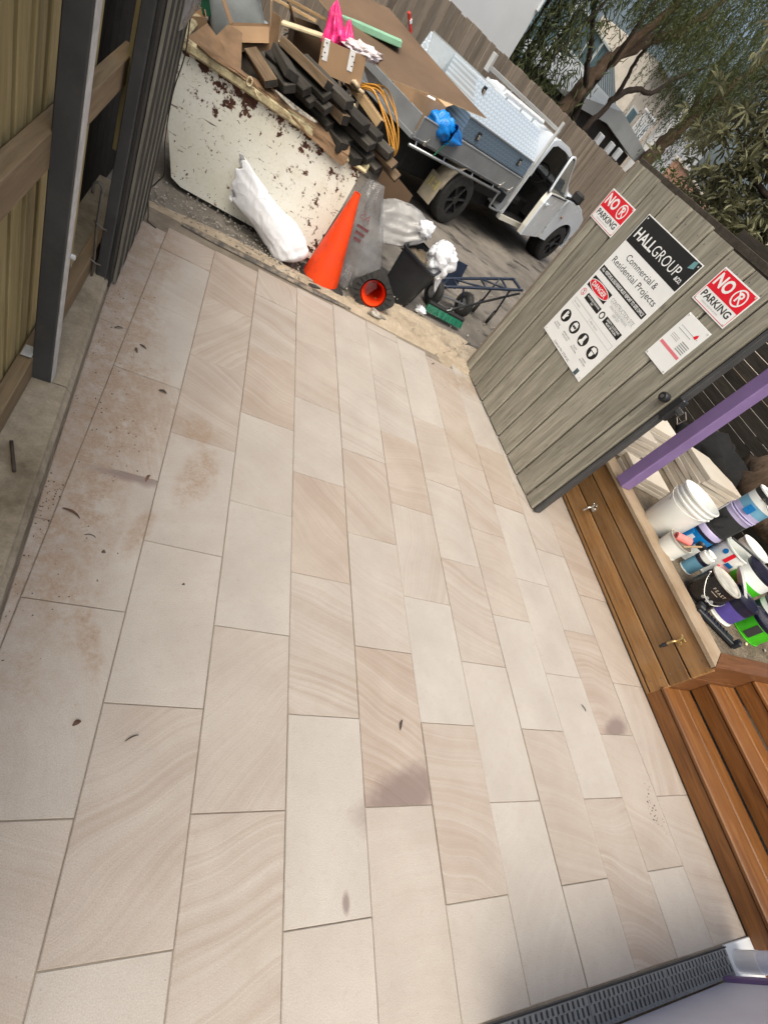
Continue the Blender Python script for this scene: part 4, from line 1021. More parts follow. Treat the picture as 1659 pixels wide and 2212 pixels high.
# ------------------------------------------------------------------ skip bin and its load
sk = thing('skip_bin', 'cream painted steel skip bin with rusty chips, piled high with rubbish', 'skip bin', (0.25, 4.08, 0))
prof = [(-.45, .03), (-.52, .06), (-.637, .447), (-.633, .80), (.628, .80), (.612, .5), (.565, .03)]
def panel(y0, y1, name):
    m = MB(); m.prism([(x, y0, z) for x, z in prof], (0, y1 - y0, 0)); return m.build(name, 'skip', sk)
panel(0, .006, 'front_panel'); panel(1.794, 1.80, 'back_panel')
for nm, idx in (('side_panel', (0, 1, 2, 3)), ('side_panel', (4, 5, 6))):
    for a, b in zip(idx[:-1], idx[1:]):
        (x0, z0), (x1, z1) = prof[a], prof[b]; dx, dz = z1 - z0, -(x1 - x0); L = math.hypot(dx, dz); s_ = 1 if idx[0] == 0 else -1
        m = MB(); m.prism([(x0, .007, z0), (x1, .007, z1), (x1 + .006 * s_, .007, z1), (x0 + .006 * s_, .007, z0)], (0, 1.786, 0)); m.build(nm, 'skip', sk)
MB().box((.05, .9, .035), (.98, 1.78, .006)).build('floor_plate', 'skip', sk)
for (c, d) in (((-.21, -.012, .805), (.89, .05, .06)), ((.45, -.008, .785), (.42, .03, .03)), ((0, 1.812, .805), (1.31, .05, .06)), ((-.64, .9, .805), (.05, 1.77, .06)), ((.64, .9, .805), (.05, 1.77, .06))):
    MB().box(c, d, .012).build('rim', 'rim_paint', sk)
for x in (-.36, .42): MB().box((x, .9, .012), (.08, 1.7, .034), .004).build('skid', 'rubber', sk)
for x in (-.655, .65):
    for y in (.35, 1.4): MB().lathe([(.03, -.04), (.03, .03), (.042, .03), (.042, .045), (0, .045)], 14, (x, y, .62), rotm(0, -90 if x < 0 else 90, 0)).build('lifting_lug', 'skip', sk, auto=40)
# mixed fill, coloured near black as the shade under the visible pieces
fill = mound('rubble_shade_fill', .25, 4.98, .60, .86, .30, 0, 21, 'void_fill', 26); fill.location.z = .66
tag(fill, 'mixed rubble filling the skip, coloured near black as shade under the timber', 'rubble', kind='stuff')
def along(x, y, z, f): return Vector((x * f, y * f, z - .76 * (f - 1)))      # end position, pushed a little deeper into the pile
def beamthing(end, d, L, w, h, roll, mat, label, grp='timber offcuts heaped on the skip'):
    d = Vector(d).normalized(); o = bpy.data.objects.new('timber_offcut', None); COL.objects.link(o); o.empty_display_size = .05
    side = Vector((0, 0, 1)).cross(d).normalized(); up = d.cross(side)
    R = Matrix((d, side, up)).transposed() @ Matrix.Rotation(math.radians(roll), 3, 'X')
    o.matrix_world = Matrix.Translation(end) @ R.to_4x4(); tag(o, label, 'timber', grp)
    m = MB(); m.box((L / 2, 0, 0), (L, w, h), .004); me = m.build('plank', mat, o)
    me.data.materials.append(MATS['offcut_end'])
    for p in me.data.polygons:
        if abs(p.normal.x) > .9: p.material_index = 1
    return o
D0 = (-.76, .65, .0)
TB = [  # end x, z (at the front of the heap), distance factor, direction, length, width, height, roll, material, label
 (.235, 1.00, 1.0, (-.35, .9, .06), .75, .085, .055, 5, 'offcut', 'grey topped timber end highest at the left of the timber pile'),
 (.25, .935, 1.0, (-.5, .85, .02), .9, .085, .05, -25, 'offcut', 'dark timber end directly below the grey topped one'),
 (.14, .90, 1.0, (-.45, .88, .05), .6, .085, .045, -32, 'offcut_brown', 'rounded brown timber end, leftmost of the timber pile'),
 (.455, 1.075, 1.0, (-.74, .66, .0), 1.0, .085, .055, 8, 'offcut_brown', 'tan brown timber with black sawn end below the taped carton'),
 (.35, .98, 1.0, (-.7, .7, .0), .9, .075, .05, -35, 'offcut', 'tilted dark timber end left of the tan brown one'),
 (.41, .945, 1.005, D0, .9, .07, .045, -38, 'offcut', 'dark timber end wedged low behind the cardboard flap'),
 (.475, 1.02, 1.0, D0, .9, .075, .04, -35, 'offcut', 'thin dark timber end just below the black sawn end'),
 (.51, .965, 1.0, D0, 1.0, .075, .045, -33, 'offcut', 'dark timber end in the second row of the pile'),
 (.615, 1.06, 1.0, (-.74, .67, .0), 1.1, .09, .055, -15, 'offcut', 'wide grey timber end right of the black sawn end'),
 (.63, .975, 1.0, (-.6, .8, .0), .9, .07, .06, -10, 'offcut_brown', 'brownish timber end below the wide grey one'),
 (.77, 1.01, 1.0, D0, 1.1, .085, .055, -20, 'offcut', 'grey timber end under the pale sawn block'),
 (.69, .83, 1.0, (-.6, .8, .02), .9, .085, .075, -5, 'offcut', 'squarish timber end low over the skip rim'),
 (.815, .81, 1.0, (-.6, .8, .02), .9, .085, .06, -12, 'offcut', 'lowest timber end in front of the skip corner'),
 (.86, .94, 1.0, D0, 1.0, .085, .05, -25, 'offcut', 'dark timber end right of centre in the pile'),
 (.88, 1.005, 1.01, D0, 1.1, .08, .05, -22, 'offcut', 'dark timber end beneath the yellow hose'),
 (.72, .88, 1.02, D0, 1.0, .08, .05, -28, 'offcut', 'shadowed timber end behind the squarish one'),
 (.89, .87, 1.01, D0, 1.0, .085, .05, -30, 'offcut', 'dark timber end above the skip right corner'),
 (1.0, .97, 1.02, (-.8, .6, .0), 1.0, .075, .05, -25, 'offcut', 'dark timber end left of the outermost boards'),
 (1.06, .92, 1.02, (-.8, .6, .02), 1.1, .075, .04, -40, 'offcut_brown', 'outermost brown timber end on the right of the pile'),
 (1.12, .87, 1.03, (-.8, .55, .12), 1.0, .07, .03, -50, 'offcut_brown', 'thin brown board hanging lowest at the right of the pile'),
 (.97, .84, 1.03, (-.78, .6, .06), 1.0, .08, .05, -30, 'offcut', 'dark timber end under the outermost boards'),
 (.56, .89, 1.02, D0, .9, .08, .05, -30, 'offcut', 'shadowed timber end low in the middle of the pile'),
 (.80, .905, 1.03, D0, 1.0, .08, .05, -25, 'offcut', 'shadowed timber end deep in the middle right of the pile'),
]
for (x, z, f, d, L, w, h, r, mt, lb) in TB:
    beamthing(along(x, 4.05, z, f), d, L * (.42 if z > .93 else .6), w, h, r, mt, lb)
pb = beamthing(along(.88, 4.2, 1.055, 1.0), (-.72, .6, .17), .36, .075, .06, 5, 'offcut_pale', 'pale fresh sawn timber block lying on the pile')
def openbox(name, c, size, R, label, mat='card', flaps=(35, 20, 40, 25), t=.005, inside='card_in'):
    """carton: bottom, four walls, four flaps bent outwards"""
    o = bpy.data.objects.new(name, None); COL.objects.link(o); o.empty_display_size = .1
    o.matrix_world = Matrix.Translation(c) @ R.to_4x4(); tag(o, label, 'carton')
    w, d, h = size
    MB().box((0, 0, t / 2), (w, d, t)).build('base', mat, o)
    for (cx, cy, sx, sy, nm) in ((0, -d / 2, w, t, 'wall'), (0, d / 2, w, t, 'wall'), (-w / 2, 0, t, d - t, 'wall'), (w / 2, 0, t, d - t, 'wall')):
        MB().box((cx, cy, h / 2), (sx, sy, h)).build(nm, mat, o)
    for k, a in enumerate(flaps):
        if a is None: continue
        fl_ = (d if k < 2 else w) * .45; ln = (w if k < 2 else d) - .012
        a = math.radians(a); out = math.sin(a) * fl_; upz = math.cos(a) * fl_
        if k == 0: p = [(-ln / 2, -d / 2, h), (ln / 2, -d / 2, h), (ln / 2 - .01, -d / 2 - out, h + upz), (-ln / 2 + .01, -d / 2 - out, h + upz)]
        if k == 1: p = [(-ln / 2, d / 2, h), (ln / 2, d / 2, h), (ln / 2, d / 2 + out, h + upz), (-ln / 2, d / 2 + out, h + upz)]
        if k == 2: p = [(-w / 2, -ln / 2, h), (-w / 2, ln / 2, h), (-w / 2 - out, ln / 2, h + upz), (-w / 2 - out, -ln / 2, h + upz)]
        if k == 3: p = [(w / 2, -ln / 2, h), (w / 2, ln / 2, h), (w / 2 + out, ln / 2, h + upz), (w / 2 + out, -ln / 2, h + upz)]
        nv = (Vector(p[1]) - Vector(p[0])).cross(Vector(p[3]) - Vector(p[0])).normalized() * t
        m = MB(); m.prism(p, nv); m.build('flap', inside if k % 2 else mat, o)
    return o
# taped carton with bubble wrap and pink bag
tc_ = openbox('carton', (.535, 4.43, 1.10), (.29, .26, .165), rotm(0, -14, -4), 'brown carton with two strips of white tape on top of the heap', flaps=(None, None, None, None))
for x in (-.115, .055):
    m = MB(); m.box((x, -.1345, .115), (.036, .0015, .10)); m.box((x, -.11, .1665), (.036, .05, .0015)); m.build('tape', 'tape_white', tc_)
for q in range(7):
    x = -.125 + .19 * (q % 2) + random.uniform(-.01, .01); MB().box((x - .0 if q % 2 == 0 else x, -.1356, .08 + .012 * q), (.012, .0008, .006)).build('tape_print', 'ink_dark', tc_)
bw = blob('bubble_wrap', (.60, 4.42, 1.295), (.13, .12, .035), 'bubble_wrap', 'crumpled clear bubble wrap spilling over the taped carton', 'bubble wrap', amp=.5, fr=3, seed=11, n=36)
bw.rotation_euler = (0, math.radians(-14), 0)
def crumple(name, base, tip, r0, mat, label, cat, seed=1, n=18, rows_=9, parent=None, fan=1.0):
    """crumpled film pulled up to a point"""
    base, tip = Vector(base), Vector(tip); ax = tip - base; side = ax.orthogonal().normalized(); s2 = ax.normalized().cross(side); rows = []
    for j in range(rows_):
        v = j / (rows_ - 1); r = r0 * ((1 - v) ** .8 * fan + .06); row = []
        for i in range(n + 1):
            a = 2 * math.pi * (i % n) / n
            k = 1 + .45 * math.sin(a * 5 + seed) * (.4 + v) + .35 * vnoise((math.cos(a) * 2, math.sin(a) * 2, v * 3), 1.3, seed)
            row.append(base + ax * (v + .12 * vnoise((math.cos(a), math.sin(a), v), 2, seed + 5)) + (side * math.cos(a) + s2 * math.sin(a)) * r * k)
        rows.append(row)
    o = MB().sheet(rows).build(name, mat, parent, smooth=True)
    if label: tag(o, label, cat)
    return o
pk = thing('plastic_bag', 'bright pink plastic bag sticking out of the taped carton', 'plastic bag', (.44, 4.45, 1.25))
for (b, t_, r, sd) in (((-.02, 0, -.02), (-.085, .02, .16), .06, 1), ((.07, 0, .0), (.03, .03, .125), .05, 3), ((.0, -.03, -.01), (.11, 0, .04), .06, 5)):
    crumple('film', b, t_, r, 'pink_poly', None, None, sd, parent=pk, n=30, rows_=16)
# large sheet tipped over the heap
def slabq(name, q, t, mat, label, cat, edge=None, bend=0.0):
    A, B, C, D = [Vector(p) for p in q]; n = (B - A).cross(D - A).normalized(); rows = []
    for j in range(9):
        v = j / 8; r = []
        for i in range(9):
            u = i / 8; r.append(A.lerp(B, u).lerp(D.lerp(C, u), v) + n * bend * (math.sin(u * 3.1) * .6 + .4 * math.sin(v * 4 + u * 2)))
        rows.append(r)
    top = MB().sheet(rows); m = MB(); nv = len(top.v); m.add(top.v, top.f)
    m.add([tuple(Vector(p) - n * t) for p in top.v], [f[::-1] for f in top.f])
    ring_ = [i for i in range(9)] + [9 * k + 8 for k in range(1, 9)] + [72 + i for i in range(7, -1, -1)] + [9 * k for k in range(7, 0, -1)]
    for a, b in zip(ring_, ring_[1:] + ring_[:1]): m.f.append((b, a, a + nv, b + nv)); m.mi.append(1)
    return tag(m.build(name, [mat, edge or mat]), label, cat)
slabq('hardboard_sheet', [(.77, 5.2, 1.525), (1.61, 4.5, 1.455), (.82, 4.25, 1.285), (-.02, 4.95, 1.355)], .006, 'card_dark', 'large brown sheet tipped across the top of the heap', 'sheet', 'ply_edge', .012)
m = MB(); m.beam((.44, 4.72, 1.335), (.86, 4.68, 1.445), .12, .038, .004)
tag(m.build('foam_board', 'foam_green'), 'pale green foam board under the large brown sheet', 'foam board')
m = MB(); m.beam((.10, 4.62, 1.115), (.41, 4.6, 1.215), .11, .022, .006)
tag(m.build('foam_strip', 'foam_cream'), 'torn cream foam strip behind the taped carton', 'foam strip')
for (a, b, w, lb) in (((-.35, 4.95, 1.12), (.40, 4.68, 1.285), .03, 'upper thin pale stick pointing at the pink bag'), ((-.38, 4.9, 1.09), (.30, 4.68, 1.235), .025, 'lower thin pale stick beside the cream foam strip')):
    m = MB(); m.beam(a, b, w, .018, .002); tag(m.build('timber_stick', 'offcut_pale'), lb, 'stick')
slabq('timber_board', [(-.4, 5.2, 1.20), (.62, 5.0, 1.42), (.62, 4.96, 1.39), (-.4, 5.12, 1.16)], .012, 'offcut_brown', 'dark brown board behind the thin sticks', 'board')
# grey tub, cartons at the left of the heap
tb_ = thing('plastic_tub', 'upturned grey plastic tub at the back left of the heap', 'tub', (-.16, 4.98, .90))
tb_.rotation_euler = (math.radians(12), math.radians(-30), math.radians(8))
m = MB(); A = [(-.19, -.15), (.19, -.15), (.19, .15), (-.19, .15)]
def rr(w, d, z, r=.05, n=5):
    out = []
    for (sx, sy, a0) in ((1, 1, 0), (-1, 1, 90), (-1, -1, 180), (1, -1, 270)):
        for k in range(n):
            a = math.radians(a0 + 90 * k / (n - 1)); out.append((sx * (w - r) + r * math.cos(a), sy * (d - r) + r * math.sin(a), z))
    return out
def loft(m, secs, cap0=True, cap1=True, mi=0):
    n = len(secs[0]); vs = [p for s_ in secs for p in s_]; fs = []
    for k in range(len(secs) - 1):
        for i in range(n):
            j = (i + 1) % n; fs.append((k * n + i, k * n + j, (k + 1) * n + j, (k + 1) * n + i))
    if cap0: fs.append(tuple(range(n))[::-1])
    if cap1: fs.append(tuple((len(secs) - 1) * n + i for i in range(n)))
    return m.add(vs, fs, mi)
loft(m, [rr(.22, .19, -.08), rr(.225, .195, -.06), rr(.20, .17, -.05), rr(.17, .14, .22), rr(.15, .12, .25)]); m.build('shell', 'tub_grey', tb_, auto=35)
m = MB(); loft(m, [rr(.23, .2, -.10), rr(.235, .205, -.095), rr(.235, .205, -.075), rr(.22, .19, -.07)]); m.build('rim', 'tub_grey', tb_, auto=35)
openbox('carton', (-.007, 4.60, .895), (.26, .2, .125), rotm(-4, -30, 0), 'brown carton in front of the grey tub', flaps=(150, None, 15, 10))
openbox('carton', (-.37, 4.70, .76), (.15, .2, .10), rotm(0, -25, 10), 'small tan carton at the left end of the heap', flaps=(None, 30, None, None))
gb = thing('green_crate', 'dark green plastic crate behind the left carton', 'crate', (-.42, 5.0, .82)); gb.rotation_euler = (0, math.radians(-25), 0)
m = MB(); loft(m, [rr(.16, .2, 0, .02), rr(.17, .21, .1, .02), rr(.185, .225, .1, .02), rr(.185, .225, .12, .02), rr(.16, .2, .12, .02), rr(.15, .19, .02, .02)], True, True); m.build('body', 'bin_green', gb)
rd = blob('rag', (-.40, 5.0, .955), (.10, .1, .03), 'orange_cone', 'orange rag lying in the green crate', 'rag', amp=.5, fr=3, seed=31)
for (q, lb) in (([(-.37, 4.14, .82), (-.30, 4.38, .90), (-.17, 4.24, .87), (-.10, 4.12, .81)], 'dark cardboard flap folded over the left end of the skip rim'),
                ([(-.27, 4.2, .83), (-.19, 4.42, .955), (-.10, 4.45, .955), (-.03, 4.12, .80)], 'leaning cardboard strip behind the rim at the left'),
                ([(.03, 4.5, 1.15), (.085, 4.47, 1.155), (.15, 4.45, .90), (.09, 4.48, .92)], 'upright cardboard strip between the carton and the timber pile')):
    slabq('cardboard_flap', q, .005, 'card_mid', lb, 'cardboard', 'card_in', .006)
openbox('carton', (.30, 4.80, 1.02), (.2, .2, .16), rotm(0, -15, 12), 'shadowed brown carton behind the taped carton', mat='card_dark', flaps=(None, None, 30, None))
# cardboard and paper hanging over the front rim
rows = []
for j in range(9):
    v = j / 8; r = []
    for i in range(26):
        u = i / 25; x = -.30 + 1.04 * u
        zt = .845 + .03 * u; drop = .012 + .17 * max(0, u - .35) ** .8 + .03 * vnoise((u * 6, 0, 2), 1, 3)
        y = 4.10 - .058 * min(1, v * 3) + .012 * vnoise((u * 9, v * 4, 0), 1, 8) - .02 * v * max(0, u - .4)
        r.append((x, y + (.06 * (1 - v * 3) if v < .33 else 0), zt - drop * v + .01 * vnoise((u * 8, v * 3, 5), 1, 2)))
    rows.append(r)
o = MB().sheet(rows).build('cardboard_sheet', 'card_mid', smooth=False); crinkle(o, .02, 5.0, 3, 2); solid(o, .004); tag(o, 'torn cardboard sheet hanging over the front rim of the skip', 'cardboard')
rows = []
for j in range(6):
    v = j / 5; r = []
    for i in range(14):
        u = i / 13; x = .17 + .30 * u; r.append((x, 4.045 - .012 * v + .008 * vnoise((u * 7, v * 3, 1), 1, 5), .888 - .012 * u - (.008 + .018 * math.sin(u * 3.1)) * v))
    rows.append(r)
o = MB().sheet(rows).build('paper_strip', 'stone_chip', smooth=True); solid(o, .002); tag(o, 'greyish paper strip lying on the cardboard at the rim', 'paper')
m = MB(); 
for k in range(2): m.tube([( .02 + .016 * math.cos(a * .785), 4.036, .842 + .024 * math.sin(a * .785)) for a in range(8)] if k == 0 else [(.06 + .012 * a, 4.03, .822 - .009 * a) for a in range(4)], .005, 6, closed=(k == 0))
tag(m.build('wire_ring', 'foam_cream', smooth=True), 'small pale ring and wire lying on the cardboard', 'wire ring')
slabq('plastic_offcut', [(.66, 4.62, 1.22), (.86, 4.55, 1.20), (.83, 4.5, 1.13), (.76, 4.52, 1.15)], .004, 'sign_white', 'white plastic offcut between the carton and brown sheet', 'plastic')
# yellow hose: bunched loops
for k in range(8):
    m = MB(); off = k * .0105 + .004 * math.sin(k * 2.3)
    pts = smooth_path([(.66 + off * .5, 4.33 + off, 1.13 + off * .4), (.74 + off, 4.28 + off, 1.165 + off * .7), (.84 + off, 4.24 + off, 1.12 + off * .8), (.94 + off * .9, 4.2 + off, 1.05 + off * .6), (1.02 + off * .7, 4.18 + off, .97 + off * .3), (1.03 + off * .6, 4.2 + off, .94)], 5)
    m.tube([p_ + Vector((0, 0, .012 * math.sin(k * 1.7 + i_ * .25))) for i_, p_ in enumerate(pts)], .0055, 7)
    if k == 0: hz = thing('garden_hose', 'bunched yellow hose draped over the right of the timber pile', 'hose', (.66, 4.33, 1.1)); hz.location = (0, 0, 0)
    m.build('loop', 'hose_yellow', hz, smooth=True)
m = MB(); m.tube([(.60, 4.31, 1.13), (.62, 4.27, 1.15), (.65, 4.28, 1.14), (.64, 4.32, 1.12)], .016, 7, closed=True); m.tube([(.65, 4.29, 1.13), (.70, 4.27, 1.13)], .012, 7)
tag(m.build('rope_knot', 'rope', smooth=True), 'knotted beige rope below the taped carton', 'rope')

# torn card, plaster and splinters lying through the heap: past counting
sm = MB(); rs = random.Random(77)
for q in range(110):
    x = rs.uniform(.05, 1.0); y = rs.uniform(4.2, 5.1); z = .84 + .10 * rs.random() + .12 * max(0, 1 - abs(x - .45) * 2) + .06 * (y - 4.2)
    w_ = rs.uniform(.02, .08); sm.box((x, y, z), (w_, w_ * rs.uniform(.3, .9), rs.uniform(.003, .012)), 0, rotm(rs.uniform(-50, 50), rs.uniform(-50, 50), rs.uniform(0, 180)), rs.choice([0, 0, 1, 2, 3, 3]))
tag(sm.build('rubbish_scraps', ['card_mid', 'stone_chip', 'offcut_brown', 'void_fill']), 'torn card and splinters scattered through the heap', 'rubbish', kind='stuff')

# ------------------------------------------------------------------ in front of and beside the skip
# white rubble sack leaning on the skip
sb = thing('rubble_sack', 'white plastic rubble sack leaning against the skip', 'sack', (.6, 3.92, 0))
axp = [(.66, 3.885, .035, .075, .07), (.645, 3.89, .06, .125, .10), (.60, 3.90, .10, .135, .11), (.53, 3.92, .14, .125, .105), (.45, 3.94, .17, .115, .09), (.37, 3.955, .205, .11, .07), (.29, 3.965, .235, .11, .055), (.22, 3.975, .265, .115, .04), (.16, 3.985, .29, .12, .028), (.12, 3.99, .31, .12, .02)]
secs = []; NA = 44; NR = 64
def axs(t):
    f = t * (len(axp) - 1); i = min(int(f), len(axp) - 2); u = f - i; u = u * u * (3 - 2 * u) * .5 + u * .5
    return [p_ + (q_ - p_) * u for p_, q_ in zip(axp[i], axp[i + 1])]
for k in range(NA + 1):
    t0 = k / NA; x, y, z, a, b = axs(t0); p = Vector((x, y, z)); q = Vector(axs(min(1, t0 + .05))[:3]) - Vector(axs(max(0, t0 - .05))[:3]); q.normalize()
    up = Vector((.45, -.05, .9)); up = (up - q * up.dot(q)).normalized(); sd_ = q.cross(up); s_ = []
    if k == 0: a *= .4; b *= .4
    for i in range(NR):
        t = 2 * math.pi * i / NR; cc, ss = math.cos(t), math.sin(t)
        f = 1 + .10 * ridge((cc * .9, ss * .9, t0 * 2.2), 1.2, 4) + .07 * ridge((cc * 2.1 + t0, ss * 2.1, t0 * 2.4), 1.2, 9)
        if t0 < .55: f += .045 * ridge((cc * .5 + t0 * 1.5, ss * .5, t0 * 26), 1.0, 13) * min(1, (.55 - t0) * 6)
        pt = p + up * a * cc * f + sd_ * b * ss * f
        if t0 > .8: pt += q * (t0 - .8) * 5 * (.075 * cc + .02 * math.sin(3 * t) + .012 * math.sin(9 * t))
        pt.z = max(pt.z, .006); s_.append(pt - Vector((.6, 3.92, 0)))
    secs.append(s_)
m = MB(); loft(m, secs, True, False); o = m.build('film', 'white_bag', sb, smooth=True); solid(o, .0015)
# upright traffic cone
def cone(name, loc, rot, label, h=.70, r0=.148, r1=.027, base=True, bs=.20):
    o = thing(name, label, 'traffic cone', loc); o.rotation_euler = rot
    m = MB(); m.lathe([(r0, .0), (r0 * .985, .02), (r1, h - .02), (r1 * .95, h), (r1 * .75, h), (r0 * .93, .005)], 36, cap=False); m.build('body', ['orange_cone'], o, auto=50)
    if base: m = MB(); loft(m, [rr(bs, bs, -.028, .04), rr(bs, bs, -.004, .04), rr(bs - .02, bs - .02, .006, .04)]); m.build('base', 'rubber', o)
    return o
cone('traffic_cone', (.918, 3.895, .012), (math.radians(-1), math.radians(-3.2), .3), 'tall orange traffic cone standing in front of the skip corner', h=.675, bs=.165)
# second cone on its side, hollow base towards the camera
c2 = thing('traffic_cone', 'small toppled traffic cone showing its ribbed black base', 'traffic cone', (1.335, 3.83, .135)); c2.rotation_mode = 'QUATERNION'; c2.rotation_quaternion = Vector((.27, .93, -.22)).to_track_quat('Z', 'Y') @ Matrix.Rotation(math.radians(38), 3, 'Z').to_quaternion(); c2.scale = (1.12, 1.12, 1.0)
m = MB(); m.lathe([(.098, -.0), (.096, .03), (.03, .42), (.03, .44), (.0, .44)], 28, cap=False); m.build('body', 'cone_inside', c2, auto=50)
m = MB(); m.lathe([(.088, .002), (.085, .04), (.024, .40), (0, .40)], 28, cap=False); m.f = [f[::-1] for f in m.f]; m.build('inner_wall', 'orange_cone', c2, auto=50)
m = MB(); n = 28; outer = rr(.135, .135, 0, .05, 7); inn = [(.1 * math.cos(2 * math.pi * i / n + math.pi * .0), .1 * math.sin(2 * math.pi * i / n), 0) for i in range(n)]
vs = outer + inn + [(x, y, .03) for x, y, z in outer] + [(x, y, .03) for x, y, z in inn]
fs = [];
for i in range(n):
    j = (i + 1) % n; fs += [(i, n + i, n + j, j), (2 * n + i, 2 * n + j, 3 * n + j, 3 * n + i), (i, j, 2 * n + j, 2 * n + i), (n + i, 3 * n + i, 3 * n + j, n + j)]
m.add(vs, fs); m.build('base', 'rubber', c2)
for k in range(20):
    a = math.radians(k * 18); m = MB(); m.box((.122 * math.cos(a), .122 * math.sin(a), -.006), (.04, .006, .012), 0, rotm(0, 0, k * 18)); m.build('rib', 'rubber', c2)
blob('cone_fragment', (1.44, 3.79, .02), (.05, .05, .03), 'orange_cone', 'orange plastic scrap in the sand beside the toppled cone', 'scrap', amp=.6, fr=2, seed=7, n=14)
blob('plaster_scrap', (1.42, 3.74, .03), (.07, .045, .025), 'stone_chip', 'broken beige plaster scrap at the edge of the sand', 'scrap', amp=.6, fr=2, seed=17, n=14)
# clear bag with red print, leaning upright
def sheetblob(name, pts, thick, mat, label, cat, seed, parent=None, n=26, amp=.03, cr=.022):
    """bag from an outline of left/right edge pairs bottom to top with a puffed cross-section"""
    secs = []
    for k, (l, r) in enumerate(pts):
        l, r = Vector(l), Vector(r); c = (l + r) / 2; h = (r - l) / 2; s_ = []; nrm = Vector((-.15, -1, .1)).normalized()
        for i in range(2 * n):
            t = 2 * math.pi * i / (2 * n); th = thick[k] if isinstance(thick, (list, tuple)) else thick
            f = 1 + .12 * vnoise((math.cos(t) * 3, math.sin(t) * 3, k), 1, seed)
            s_.append(c + h * math.cos(t) * f + nrm * th * math.sin(t) * (1 + .5 * vnoise((math.cos(t) * 4, k * .9, seed), 1, seed)) + Vector((0, amp, 0)) * vnoise((c.x * 9 + math.cos(t) * 3, c.z * 9, seed), 1, seed))
        secs.append(s_)
    dense = []
    for k in range(len(secs) - 1):
        for q in range(6): dense.append([a.lerp(b, q / 6) for a, b in zip(secs[k], secs[k + 1])])
    dense.append(secs[-1])
    m = MB(); loft(m, dense, True, True); o = m.build(name, mat, parent, smooth=True); crinkle(o, cr, 4.2, seed, 2, floor=.004)
    if label: tag(o, label, cat)
    return o
cbag = thing('refuse_bag', 'big translucent bag with dark red print behind the orange cone', 'refuse bag', (1.15, 4.1, 0))
T = lambda x, y, z: (x - 1.15, y - 4.1, z)
sheetblob('film', [(T(1.02, 4.06, .02), T(1.36, 3.98, .02)), (T(.98, 4.05, .15), T(1.40, 3.98, .14)), (T(.97, 4.07, .33), T(1.34, 4.02, .3)), (T(.94, 4.10, .5), T(1.24, 4.06, .48)), (T(.92, 4.12, .66), T(1.14, 4.1, .66)), (T(.95, 4.14, .755), T(1.09, 4.13, .77))], [.05, .10, .1, .07, .05, .02], 'clear_poly', None, None, 5, cbag, cr=.014)
Mt = Matrix.Translation((-.115, -.105, .545)) @ Matrix(((1, 0, 0, 0), (0, .1, -1, 0), (0, 1, .1, 0), (0, 0, 0, 1))) @ Matrix.Rotation(math.radians(-8), 4, 'Z')
text('AS', .06, 'print', 'bag_print', cbag, Mt, .0, .0, 'CENTER', sx=-1.0)
for q in range(3):
    m = MB(); m.box((0.0, -.0, 0), (.10 - .02 * q, .0008, .022)); m.v = [tuple(Vector(p) + Vector((-.10, -.115 - .004 * q, .475 - .045 * q))) for p in m.v]; m.build('print_block', 'bag_print', cbag)
sheetblob('plastic_film', [((.98, 3.95, .01), (1.16, 3.93, .01)), ((1.0, 3.97, .10), (1.17, 3.95, .09)), ((1.05, 3.99, .18), (1.16, 3.97, .2))], [.02, .05, .02], 'clear_poly', 'crumpled clear film on the ground right of the orange cone', 'plastic film', 12)
sheetblob('woven_sack', [((1.20, 4.5, .60), (1.29, 4.3, .36)), ((1.30, 4.5, .66), (1.40, 4.35, .35)), ((1.44, 4.5, .70), (1.54, 4.36, .39)), ((1.56, 4.5, .69), (1.64, 4.38, .47)), ((1.64, 4.5, .66), (1.70, 4.4, .54))], [.05, .06, .06, .05, .02], 'clear_poly2', 'long grey woven plastic sack lying behind the black tub', 'sack', 23)
blob('sack_end', (1.64, 4.42, .60), (.07, .06, .07), 'trash_white', 'knotted pale end of plastic on top of the grey sack', 'plastic', amp=.4, fr=3, seed=19)
slabq('carton_scrap', [(1.13, 4.62, .80), (1.44, 4.56, .73), (1.42, 4.54, .40), (1.14, 4.6, .42)], .006, 'card_dark', 'dark brown carton piece standing behind the bags', 'cardboard')
# black tub
bt = thing('black_tub', 'black square rubbish tub with white handles beside the sand heap', 'tub', (1.72, 4.38, .0)); bt.rotation_euler = (math.radians(4), math.radians(6), math.radians(-32))
m = MB(); loft(m, [rr(.14, .14, 0, .03), rr(.155, .155, .2, .03), rr(.175, .175, .44, .03), rr(.165, .165, .44, .03), rr(.14, .14, .06, .03)], True, True); m.build('body', 'tub_black', bt, auto=40)
m = MB(); loft(m, [rr(.175, .175, .43, .03), rr(.185, .185, .432, .03), rr(.185, .185, .452, .03), rr(.168, .168, .455, .03)], False, False); m.build('rim', 'tub_black', bt, auto=40)
m = MB(); m.tube(smooth_path([(.17, -.10, .44), (.20, -.04, .40), (.20, .05, .39), (.17, .11, .44)]), .008, 7); m.build('handle', 'white_poly', bt, smooth=True)
blob('tub_rubbish', (1.72, 4.40, .36), (.13, .13, .07), 'soil_mat', 'dark rubbish filling the black tub', 'rubbish', amp=.5, fr=3, seed=22)
wb = thing('carrier_bag', 'scrunched white carrier bag hanging from the black tub', 'carrier bag', (1.86, 4.36, .40))
crinkle(blob('film', (.03, -.0, .08), (.115, .10, .11), 'trash_white', parent=wb, amp=.3, fr=1.6, seed=41, n=48), .05, 9.0, 3)
crumple('tail', (.05, -.03, .05), (.13, -.06, -.16), .05, 'trash_white', None, None, 7, parent=wb)
crumple('corner', (.03, 0, .12), (.09, .02, .22), .06, 'trash_white', None, None, 9, parent=wb)
